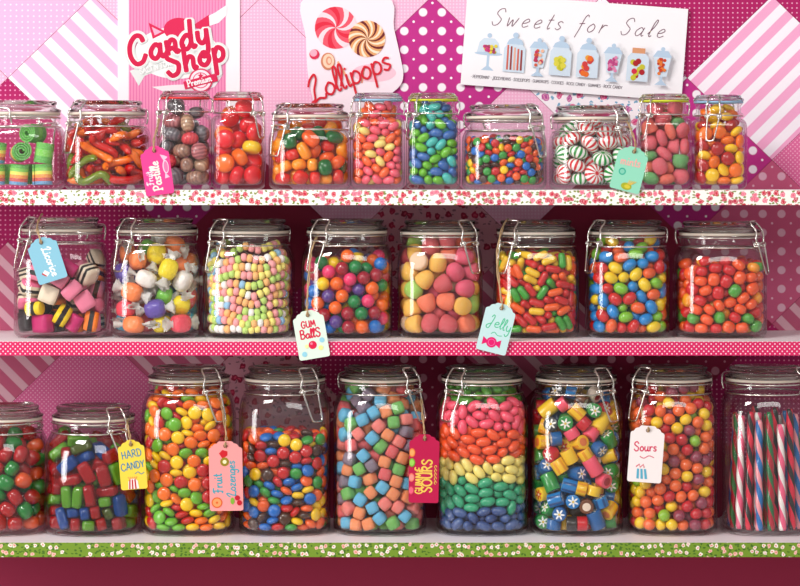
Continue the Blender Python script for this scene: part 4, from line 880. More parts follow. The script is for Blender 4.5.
 'B1': ('allsort', {0: [288,-250,633,25,-36,-71,-148,-296,145,18,60,61,-79,-357,439,-62,12,11,258,-274,369,37,-55,56,-179,-313,641,-9,9,-70,13,-337,589,-61,-61,19,347,58,447,-50,-29,57,154,-94,346,21,-13,75,-60,-174,144,-21,-61,60,165,-120,146,-64,2,63,308,149,133,-16,88,0,321,-61,146,4,-64,5,160,-173,502,-45,-3,20,-317,-107,491,7,77,-43,21,-126,632,-10,-42,-57,-336,-46,313,27,-1,3,243,-11,614,-57,55,-1], 1: [-270,-272,503,18,-86,-17,48,-317,230,-17,-41,38,144,-356,478,-26,56,62,318,-226,165,-69,-5,-58,313,241,755,11,33,-38,-317,-227,168,-65,25,53,-86,-269,763,49,57,39,-313,-210,370,-38,-5,10,-14,-144,355,14,-16,69,-322,0,612,-33,-10,-7,315,142,594,86,-19,4,162,271,641,-32,16,81,-247,284,633,0,-80,-40,0,-10,257,-45,76,14,-105,-159,499,36,79,24,35,82,122,-50,-40,35], 2: [-225,-340,297,60,-10,65,162,-285,152,-22,-84,3,111,-288,696,-37,-22,63,330,-37,312,-37,-56,-8,-140,-198,331,39,-7,27,235,313,493,50,39,-45,-163,-19,270,29,-48,56]}),
 'B2': ('taffy', {0: [147,-313,683,18,49,-53,284,-229,563,-44,10,75,-195,-307,137,88,-14,-1,185,-64,917,-51,34,-13,80,-236,136,75,49,5,321,99,726,30,53,12,-136,-162,428,-26,-55,66,-275,8,310,-85,-5,28,88,203,852,10,40,49,152,28,218,-21,21,-72,88,28,430,19,-30,81], 1: [-210,-316,459,65,1,-20,18,-325,294,10,75,-49,-71,-323,588,3,-88,-2,256,-203,316,72,-45,19,-316,-124,638,-25,-66,41,-283,-26,823,29,51,41,94,-194,411,27,65,21,-96,65,868,63,-33,29,322,-35,382,30,69,15,223,-108,721,-13,-4,-88,-314,-46,139,-9,-1,-71,291,245,281,-1,42,-33,319,-15,153,-35,-23,57,-26,-37,722,34,-76,32,65,-116,578,-24,-7,-17,-171,5,615,69,-36,-41,-291,231,442,77,37,27,315,206,474,56,41,53,-297,223,167,-4,29,41], 2: [267,-286,146,61,22,23,17,-200,832,-45,-58,-10,-279,-234,289,44,78,-8,-162,-253,770,-56,28,-47,-94,-116,148,9,-48,-75,263,23,563,2,27,86,-74,-11,336,-32,-78,16,-325,27,517,11,-11,61,-119,244,872,11,-30,0]}),
 'B4': ('gumball', {0: [-102,-365,167,-218,-350,232,214,-351,371,81,-365,365,-172,-360,661,21,-365,115,149,-362,249,-107,-365,305,-93,-365,544,-230,-348,541,-176,-359,420,38,-366,586,-279,-321,116,15,-366,249,-41,-366,421,171,-360,600,91,-365,708,254,-337,498,284,-322,118,-282,-323,347,-42,-366,693,155,-360,116,277,-326,256,294,-313,624,12,-350,815,123,-317,483,-313,-294,632,337,-249,734,-322,-284,468,-247,-292,749,346,-235,327,-328,-273,231,343,-240,523,348,-231,193,-357,-186,699,192,-251,685,259,-143,762,-161,-258,112,-126,-236,737,364,-121,395,-350,-208,116,101,-255,784,-352,-209,346,315,-29,805,0,-268,503,366,-2,597,365,-90,697,-365,-96,479,85,-266,180,-365,-83,614,254,-225,424,-354,-27,735,-61,-255,621,364,75,115,21,-241,296,-179,-239,331,-223,-25,765,-28,-240,112,62,-74,821,-147,-252,496,213,78,763,366,-36,191,-300,-185,555,-95,-246,228,192,-224,112,366,2,456,313,-130,112,-243,-182,434,193,-222,246,-193,-234,620,135,-243,365,-366,-8,232,52,-139,377,366,-8,322,79,-242,613,-64,-218,396,0,-192,723,365,108,245,198,-107,177,-366,-76,347,366,58,717,-365,-75,116,-344,-140,231,-128,288,736,-102,-129,112,364,114,530,-366,29,431,86,-142,112,197,-225,545,131,-138,725,204,-111,472,116,204,771,-70,168,722,-229,-151,720,-234,-104,112,-26,-52,722,85,-165,504,290,-179,630,-9,-145,207,45,-113,625,-222,-193,212,248,-21,384,-358,182,579,85,-52,225]}),
 'B5': ('gumdrop', {0: [-24,-310,762,28,-7,31,228,-289,494,56,-22,-25,-143,-309,594,33,12,56,-95,-240,930,21,-13,47,87,-314,134,-43,59,-44,-111,-311,137,81,-8,-20,70,-250,960,88,13,0,137,-308,669,38,21,-58,-200,-280,751,-60,-39,-43,238,-245,133,-15,-74,-27,-128,-311,338,-12,87,-13,39,-313,369,57,4,-69,11,-313,531,4,-76,6,247,-246,804,64,33,41,203,-287,323,-32,-52,-42,-272,-257,137,-66,15,58,-251,-276,468,58,44,-13,-286,-226,307,2,-13,-65,292,-189,653,-44,-47,29,229,-123,949,-81,-29,-27,-304,-183,641,-81,-29,18,-232,-25,959,-75,1,-50,86,-174,805,-88,15,-3,306,-157,319,60,65,-8,-244,-131,821,87,-1,-7,-27,-215,247,56,-21,49,-309,37,785,-7,-78,-37,130,-154,231,-79,-30,8,-25,-170,437,82,0,36,-314,-111,483,-31,42,71,314,-94,137,-24,62,39,311,-134,494,35,43,-43,-315,-94,140,65,5,-22,-38,-180,650,10,-60,23,137,-72,419,16,75,-46,271,-67,786,68,33,-19,134,-161,570,16,25,-58,-312,-1,320,-56,-36,16,-313,-17,625,74,48,-13,-97,45,432,-45,-27,-70,-115,231,924,-72,-46,23,-310,68,476,-53,35,-54,-67,-85,789,-13,77,8,299,161,698,54,-37,-44,315,107,138,-75,34,-1,-170,-95,313,-13,-88,-13,-155,66,249,-5,-36,-31,-29,36,135,48,-48,-42,314,38,453,-10,4,-50,156,-19,136,0,0,43,64,13,844,31,84,6,-164,-93,573,-16,-71,51,-132,-96,132,-65,36,45,-44,71,711,84,18,19,177,77,578,-25,-44,74,-302,189,307,-40,-31,-37,316,0,634,51,72,19]}),
 'B6': ('capsule', {0: [-196,-349,660,-15,49,5,-220,-341,426,-46,-17,-75,-269,-320,203,-46,-46,-54,112,-357,117,-3,86,25,-41,-345,93,-6,32,-84,-197,-347,300,-82,17,23,-12,-361,268,4,0,90,137,-356,309,64,-1,7,49,-361,591,33,54,-54,-51,-361,653,-61,15,14,46,-361,455,36,40,-69,171,-352,457,-10,86,23,-12,-361,353,0,-89,0,-144,-355,452,-30,-56,-58,-73,-361,481,41,34,-20,111,-354,770,7,59,-66,-78,-360,194,-10,-81,-22,241,-321,769,64,8,-60,27,-349,816,87,4,21,151,-354,685,-5,-25,-86,225,-338,150,-8,-72,-31,-253,-326,565,47,15,-32,-168,-352,178,-28,-60,-58,-290,-302,356,62,-33,48,234,-334,375,-19,41,-78,-72,-345,582,5,20,14,257,-323,276,-10,75,-40,248,-327,533,-23,75,-44,-226,-316,93,-65,17,-18,-323,-250,741,-72,12,-51,304,-280,744,58,19,-59,297,-296,157,-56,13,47,-112,-317,824,-29,18,-31,-64,-331,741,-28,27,-26,-312,-273,533,-46,-66,-40,-319,-270,183,-52,-46,-49,325,-258,393,65,1,61,137,-330,536,-46,3,46,-108,-331,330,-64,-11,34,16,-333,196,-13,24,-27,117,-327,374,-2,11,33,-234,-284,820,-29,-51,56,-169,-294,728,-28,35,57,-244,-289,651,-81,-1,32,331,-247,200,-69,-19,52,249,-297,602,17,-52,-47,-346,-199,315,32,7,70,84,-322,232,-52,31,-33,347,-200,678,48,57,-19,-354,-170,451,6,61,-15,261,-283,428,64,-50,4,-243,-279,746,2,-10,-76,177,-295,587,-53,-15,54,312,-208,572,-32,-14,77,43,-320,692,-51,70,-21,-289,-248,454,14,-10,87,-338,-155,812,-65,59,21,-133,-294,544,-23,-17,-84,144,-291,88,-24,0,-2,-349,-193,200,-3,-64,16,342,-209,500,-54,-30,45,348,-198,259,-34,-28,-61,-23,-287,492,17,36,68,-314,-221,627,39,37,43,132,-271,161,-61,33,-48,253,-254,662,-81,-27,22,-357,-132,576,-23,-39,53,164,-119,812,-78,-16,2,-301,-225,369,60,36,1,-357,-127,668,-39,26,-55,138,-269,246,-76,46,-13,-314,-182,90,-45,47,-46,65,86,837,8,-15,17,168,-258,724,-69,55,-18,-90,-267,87,-2,0,25,-358,-89,735,62,65,-8,318,-169,91,-55,-68,19,-1,-277,815,84,6,-12,305,-177,781,1,-84,-31,-223,-254,236,-40,-16,-58,-29,302,847,48,43,36,38,-275,123,-22,-38,-24,-112,-284,242,-3,-5,11,359,-109,539,-45,-15,60,224,-242,770,-46,28,32,347,151,780,-12,-67,21,-183,113,836,45,66,30,-187,-260,125,34,61,-2,342,-169,374,-53,6,69,-336,-24,90,-60,53,-26,-60,-293,417,27,-56,61,249,-217,88,-44,-47,47,-360,-90,154,-42,48,-40,239,-255,318,5,-29,-78,-34,-252,753,-13,-63,50,-361,-51,362,64,-55,-32,-98,-272,606,84,13,-22,-75,-289,156,-80,6,11,-148,-275,406,35,-19,81,-355,-6,792,62,64,-11,156,-258,648,-13,-7,-82,-151,-231,770,27,34,-18,-361,-2,655,-64,31,55,-361,-16,501,-56,-33,-54,-187,-277,341,11,-79,26,359,-110,142,-25,-7,62,-361,45,203,-21,63,11,244,221,786,-59,16,-66,-361,-67,232,-64,63,6,248,-237,237,-33,-17,32,153,283,825,3,48,73,-283,-72,794,-50,69,4,116,-219,597,-20,56,-37,154,-25,801,52,40,60,361,-62,317,-41,13,62,250,304,806,-14,15,81,-361,60,341,5,36,-53,-51,-282,663,6,-74,44,61,-253,505,16,43,59,-356,-91,466,13,65,-18,148,-271,444,62,7,19,-183,-67,811,42,62,29,-230,-260,538,-71,35,26,-2,-269,280,15,55,27,37,-182,748,61,-58,-20,73,-266,373,-44,-21,26,-144,-201,661,-72,20,33,-210,301,818,-89,1,-2,-361,56,471,-33,56,31,325,-106,415,-12,68,50,37,-279,588,-18,55,61,72,-248,299,68,-42,-18,324,-60,783,-48,-75,-12,187,-186,166,52,-67,18,153,-203,529,74,15,41,63,-179,87,-36,-53,53,-264,-169,245,-16,10,53,237,-209,501,27,25,66,-336,106,135,-29,71,17,-29,170,819,-27,-45,70,110,-241,767,59,38,41,-355,120,750,57,27,54,360,-94,240,-60,22,-60,349,-67,616,-70,52,-19,-36,-213,690,4,-9,88,5,-13,818,-5,-31,76,-27,-161,799,45,-56,-2,276,66,783,54,2,27,-267,-179,762,-68,-17,-28,360,14,740,-39,49,-39,11,-254,434,20,-22,-35,337,-99,695,46,-38,-25,-170,-204,300,-1,-33,-83,178,-190,376,58,-59,-23,0,-206,615,-14,3,-2,-242,-202,111,-23,16,50,258,-153,437,-32,-46,69,80,-193,186,-83,-33,12,-331,117,569,-38,40,-2,-215,-162,548,-26,-26,-80,-18,-216,162,32,-66,49,-153,-226,522,-71,9,54,-42,-199,542,8,-88,-14,52,-165,819,-63,52,-24,264,-160,621,-53,-35,8,-236,-213,654,31,-60,57,-5,-144,681,-38,20,-7]}),
 'B7': ('chew', {0: [144,-329,532,79,-3,-43,80,-334,302,-9,0,-90,212,-315,310,1,45,11,-145,-330,389,31,-3,84,-90,-333,493,-7,-88,2,59,-333,633,-18,80,17,-267,-283,223,-81,20,29,-5,-334,396,-83,-7,-27,-231,-287,803,14,15,85,-258,-288,376,62,15,-56,-168,-323,267,-38,46,7,-186,-314,599,18,-85,17,-143,-325,699,-2,-74,44,58,-315,835,-72,2,3,34,-325,121,34,76,-19,219,-273,808,-85,17,-10,156,-323,191,-44,-26,8,-41,-331,211,7,44,-78,-88,-321,802,-3,67,60,236,-300,114,-18,74,48,-4,-331,725,-20,63,58,-184,-315,124,45,65,-30,296,-253,706,-47,46,44,236,-303,433,21,6,28,-274,-275,699,-54,36,-14,265,-286,543,-74,-19,33,-168,-217,957,35,56,59,117,-292,410,-18,-49,-59,192,-310,646,-33,-18,30,-296,-245,114,41,77,23,-299,-249,593,-10,24,-41,217,-168,970,-43,-39,20,124,-309,740,-54,36,-36,-59,-308,601,21,33,45,-215,-294,490,-37,51,-59,35,-297,511,49,-75,-2,-243,-103,970,-87,11,-18,-315,-215,485,-16,15,-47,-83,-282,108,4,6,-54,298,-241,328,-57,-11,61,-310,-125,832,-67,-51,-11,119,-233,890,10,73,40,-1,-234,905,-62,-51,25,261,-246,212,12,59,61,-68,-263,300,-66,-59,14,317,-200,459,-61,32,58,-323,-176,378,24,37,59,-99,-216,847,-32,58,-60,318,-184,590,-68,56,-20,-212,-176,864,-56,-32,36,319,-190,115,-65,-55,27,116,-243,104,38,50,49,-325,-162,211,-47,43,-37,296,-166,803,-15,81,20,1,-17,948,-9,-82,-36,-316,-73,303,32,-16,18,-314,-153,683,6,38,-1,166,-30,983,-39,-4,76,257,-58,922,-78,11,-35,58,-252,204,-49,-24,71,329,-149,236,30,-36,51,107,-112,930,32,61,51,-62,-118,909,12,-56,-67,-335,-38,620,-9,9,63,-325,-101,111,8,-1,-47,-332,-41,739,69,56,-10,-76,265,961,21,38,13,200,-154,860,66,-55,-25,199,-197,706,33,32,36,-331,28,513,30,-7,-55,-250,-184,296,47,-42,-36,-317,-90,465,85,6,-27,-164,-227,206,-76,34,9,-320,35,827,-60,-55,38,-331,11,399,-50,-60,22,327,-125,374,60,-26,-56,-52,-242,434,-10,85,9,-5,-181,548,52,44,33,-330,-9,210,-42,-68,21,29,-224,352,29,54,61,311,-128,691,85,-21,3,-326,170,340,30,-36,49,-96,-214,733,-26,-34,58,51,-147,254,45,-69,-17,161,-223,491,-10,12,85,11,-220,664,49,46,44,6,-188,103,39,-50,-51,-329,89,678,-32,-29,50,321,-43,819,-51,-17,56,149,-222,297,-69,-22,15,-275,-122,562,61,25,15,-223,-183,751,47,14,-19,159,192,967,-80,-14,-1,-117,-213,525,61,49,10,104,-232,598,77,-26,38,-208,-183,108,9,-4,81,-165,-223,375,-76,12,46,334,-77,496,-22,-21,-60,-91,-183,626,52,43,30,-327,44,110,-17,-41,60,251,98,981,34,45,45,8,-210,772,-55,37,-41,-328,158,580,22,18,-65,206,-186,596,25,40,63,118,-168,772,-63,-53,36,-327,145,459,-33,55,-39,-204,-191,617,23,-55,39,-226,-34,879,7,23,-49,18,149,950,73,-29,-5,331,-41,616,-20,41,-51,213,-192,392,-52,-19,32,98,-132,652,-7,5,87,-105,-136,106,-51,-57,42,-315,177,764,43,-62,-32,-254,152,856,7,7,-71,-120,-96,813,-69,43,15,209,-170,106,0,0,68,-321,182,123,-56,57,20,333,-27,315,-14,-46,44,-312,123,220,-19,86,-17,-201,-153,476,56,27,18,-46,-82,282,45,-24,72,44,-117,837,-29,10,58,38,-158,445,-74,16,-29]}),
 'B8': ('gummy_dot', {0: [152,-375,600,-53,-38,-33,105,-379,473,-57,-31,-26,19,-380,564,-56,-33,-33,-58,-376,453,48,42,-52,-104,-379,583,-40,48,48,284,-333,491,4,65,-55,-308,-318,485,63,-4,-39,45,-363,116,61,30,11,-330,-293,638,-8,-63,44,-48,-362,208,56,-34,-30,179,-353,106,87,-10,2,-346,-265,376,27,-56,0,233,-341,196,-23,4,-44,-272,-331,288,-86,20,17,323,-294,120,-45,-21,32,59,-335,358,18,10,-87,-293,-306,196,-83,-27,8,-181,-358,475,-19,-5,87,47,-367,675,-19,-5,-88,-235,-346,377,-87,15,17,144,-358,725,-14,-84,7,187,-357,401,-4,85,5,-229,-348,569,3,4,-13,-169,-361,188,2,19,-2,-220,-337,101,89,-12,-3,-355,-96,727,-82,28,-14,298,-303,697,46,-76,3,-85,-367,697,90,-4,-1,316,-285,251,-41,-3,-17,-324,-253,115,39,14,5,264,-328,340,22,-11,-48,-51,-361,328,30,31,61,158,-357,290,65,-59,-11,-79,-350,100,-2,3,64,106,-361,208,61,-62,-13,268,-326,603,4,-5,-46,-145,-358,287,-22,21,-61,-218,-346,665,-5,5,-71,-185,-340,763,5,-9,-66,25,-269,750,-85,18,-18,332,-260,406,73,-25,-39,-347,-219,262,24,16,-85,-374,-156,437,49,37,57,-375,-146,619,33,-51,-36,12,-280,242,-47,-7,-67,-367,-73,202,-24,-34,-56,-129,-274,416,3,-25,48,350,-222,611,53,-73,3,379,-68,514,65,-2,-63,-322,-206,543,80,-31,28,-378,-113,324,55,-35,-49,29,-289,452,-25,83,-23,351,-182,701,-4,-90,6,161,-291,513,24,-59,48,-359,-133,107,2,14,59,370,-188,186,-26,62,-35,-366,-55,525,-68,-59,2,-268,-201,666,30,-4,-32,342,-197,311,-77,7,-1,-47,-281,611,-77,17,-42,83,-238,293,-36,23,-24,-147,-244,645,-67,37,-27,-196,-207,753,56,-66,-18,176,-213,724,-6,22,86,365,-51,720,0,11,59,-379,89,491,-60,21,-61,220,6,742,18,-2,-67,309,111,718,71,-26,2,-380,-10,630,-52,37,-53,-67,-193,700,76,23,-41,-92,-250,310,60,-26,26,-359,114,116,1,-85,20,293,-222,525,-88,-4,16,357,-132,407,89,-3,9,-190,111,748,-7,-16,66,-117,-223,98,23,-87,3,-213,-217,275,14,-7,-74,-375,-15,416,48,-20,-62,242,-230,111,63,25,19,-378,121,238,-49,41,-52,-377,112,364,45,-42,-48,161,-268,635,-16,-25,-15,-211,-16,709,-87,-21,-5,7,-251,111,50,-34,-40,119,-253,163,52,19,-32,31,263,718,29,27,-47,-361,7,279,-18,34,-81,223,-165,622,-31,6,-20,240,220,743,-39,75,1,-258,-218,463,22,86,-1,242,-106,697,37,-74,25,206,-235,253,-36,-42,-5,-20,-189,396,0,6,-51,-30,126,711,-73,50,16,-150,-254,531,-4,-18,88,-180,-237,184,-1,-18,22,-300,299,720,81,-30,22,-366,208,526,-65,0,61,-61,-185,198,-37,58,-46,-349,207,654,-26,-9,84,46,-273,562,-26,6,85,-346,-6,101,5,1,-5,129,-224,402,23,-62,-26,-27,-202,505,-18,47,-69,366,-100,296,-52,56,28,100,19,722,53,-64,35,348,-105,100,1,-4,-9,88,162,741,88,8,-7,-143,-152,364,61,-23,-25,225,-233,425,-31,-54,24,91,-164,98,89,11,2,-357,240,308,55,32,40,-346,234,416,-51,74,4,-240,-219,368,89,12,10]}),
 'C0': ('gummy_lump', {0: [-111,-361,795,21,-57,57,25,-358,138,15,58,-29,-151,-363,603,57,-32,17,-7,-301,919,-49,-33,-42,274,-295,246,-69,11,42,90,-371,529,-13,-65,-58,254,-300,544,36,-73,39,-286,-274,417,42,-42,30,229,-305,802,-22,71,3,110,-358,266,-1,-86,2,333,-197,369,45,-69,-30,-330,-229,253,-21,59,23,-181,-328,117,90,4,0,181,-344,383,79,12,-41,82,-310,789,32,70,11,15,-353,394,-53,68,-25,-151,-341,383,54,-70,-14,1,-355,671,-57,-61,33,-299,-269,580,-60,19,-21,152,-339,662,-38,-24,56,-70,-354,262,18,-17,-67,-203,-249,882,12,-32,-17,178,-329,121,52,73,-7,-234,-300,723,-73,-40,33,269,55,971,-47,40,-55,145,-207,892,-35,-10,19,318,-199,117,-3,-2,-14,329,-192,756,-32,-18,50,335,-16,856,87,5,21,-131,65,1004,-28,62,45,366,-44,452,-59,64,12,-61,-282,492,50,73,-11,331,-51,586,7,-7,-31,-190,-265,251,49,39,29,-331,-181,784,63,-46,30,-347,-137,117,71,-56,-4,118,82,952,48,-54,13,228,-193,639,-26,-47,-66,-280,-81,891,32,30,15,373,6,133,43,-37,-48,36,282,1000,-27,57,54,351,-21,720,-24,86,-5,-125,-127,917,66,-41,23,-14,149,933,-59,18,66,314,-101,237,18,82,20,356,13,329,7,-28,85,-44,-234,135,-18,-61,-20,-372,-35,698,-59,43,-47,241,-140,486,4,-31,72,-208,-163,492,63,-52,-13,-372,-73,535,-13,-67,10,-343,-140,393,52,1,8,351,108,631,8,-88,-19,-84,-224,788,31,62,57,-101,-222,618,14,72,50,345,129,245,-89,-9,4,193,202,968,35,-22,78,183,-16,848,23,-58,-19,130,-190,393,-75,42,19,154,-164,137,-23,59,22,5,-205,288,-17,-48,68,-221,150,891,47,21,-22,216,-53,352,18,59,37,-138,222,1004,-12,-48,58,99,-228,523,-89,-1,-3,-111,-171,383,74,30,36,-258,-145,637,-49,8,-34,353,170,391,-46,-55,46,48,-192,676,-17,-81,24,-22,-109,518,23,-5,41,-276,-81,251,73,-21,-46,4,-113,851,-70,22,-41,205,319,806,-17,-51,70,132,-118,762,77,14,-25,299,114,783,46,-45,54,-228,21,128,61,-44,-31,-173,-148,123,-1,-15,22]}),
 'C1': ('hard_bar', {0: [299,-323,300,28,55,-20,272,-345,618,50,-41,59,-18,-410,632,56,32,-32,144,-398,602,-32,-55,-46,235,-339,797,31,-59,-60,-212,-360,703,-52,-12,-28,-105,-385,389,-59,0,67,13,-393,408,-68,0,58,361,-236,424,38,56,1,-215,-358,389,-5,-66,-7,-81,-298,867,0,88,-8,-181,-371,560,-88,15,-8,-269,-322,170,53,8,72,174,-333,443,-88,16,-8,-126,-196,925,76,13,5,351,-215,737,-73,-50,-13,99,-232,835,15,11,-40,-321,-152,810,-8,83,-18,284,-258,118,45,36,43,-325,-70,920,14,83,1,-344,-225,492,-40,51,-26,-61,-278,759,-4,-18,-22,-369,-190,336,73,-51,7,240,95,877,37,19,77,-134,-315,115,46,-45,-44,393,-157,223,-52,-35,43,59,-337,241,-46,-52,41,156,-305,335,-6,-4,63,-11,-336,105,59,68,-2,-43,-327,220,-48,-48,44,109,-316,119,34,42,55,174,-276,216,-51,-57,37,-312,-212,634,31,-79,-21,356,-177,641,-44,76,15,-296,-213,117,-1,60,-68,-164,-286,230,-3,-3,66,-230,-251,760,-57,14,-66,401,-13,737,14,-66,0,-360,-147,223,-7,6,73,130,-292,677,0,-55,-68,316,-81,102,0,-1,89,355,-95,500,32,-46,9,131,-64,838,58,10,-68,-14,306,860,-44,54,47,396,-36,316,-11,9,62,-301,59,935,-58,5,66,395,63,391,-11,10,65,-343,-73,662,6,-33,-81,-40,-268,464,-51,3,16,134,-67,101,68,-59,0,-345,-79,417,2,-89,9,262,-97,799,-38,5,-69,-119,-214,563,24,-75,43,104,-259,553,-32,68,-47,346,28,534,5,-48,-71,-2,-69,839,26,-26,67,-389,-8,575,-64,52,32,-245,275,893,23,-38,-78,56,144,853,-24,-35,74,-93,-197,339,39,-42,-48,33,-114,187,77,44,13,326,46,115,-62,14,-16,42,-29,308,45,26,38,-354,22,738,78,40,-11,339,112,623,72,-1,17,-410,18,268,-61,15,-63,-216,-240,390,51,41,-47,242,-90,209,-3,-5,-46,124,-186,740,11,-87,-18,238,-143,518,2,-2,-36,-15,-237,635,-12,27,-75,350,129,240,83,10,-34,-183,-107,229,-90,2,1,171,-130,409,-5,-1,88,35,1,666,-67,-48,36,-65,-56,115,28,-58,-57,-311,190,205,0,1,-61,-102,-108,625,14,-84,-23,-175,9,885,-71,-35,-4,1,-80,440,64,54,16,-165,-113,776,21,84,-6,96,345,805,-5,69,-14]}),
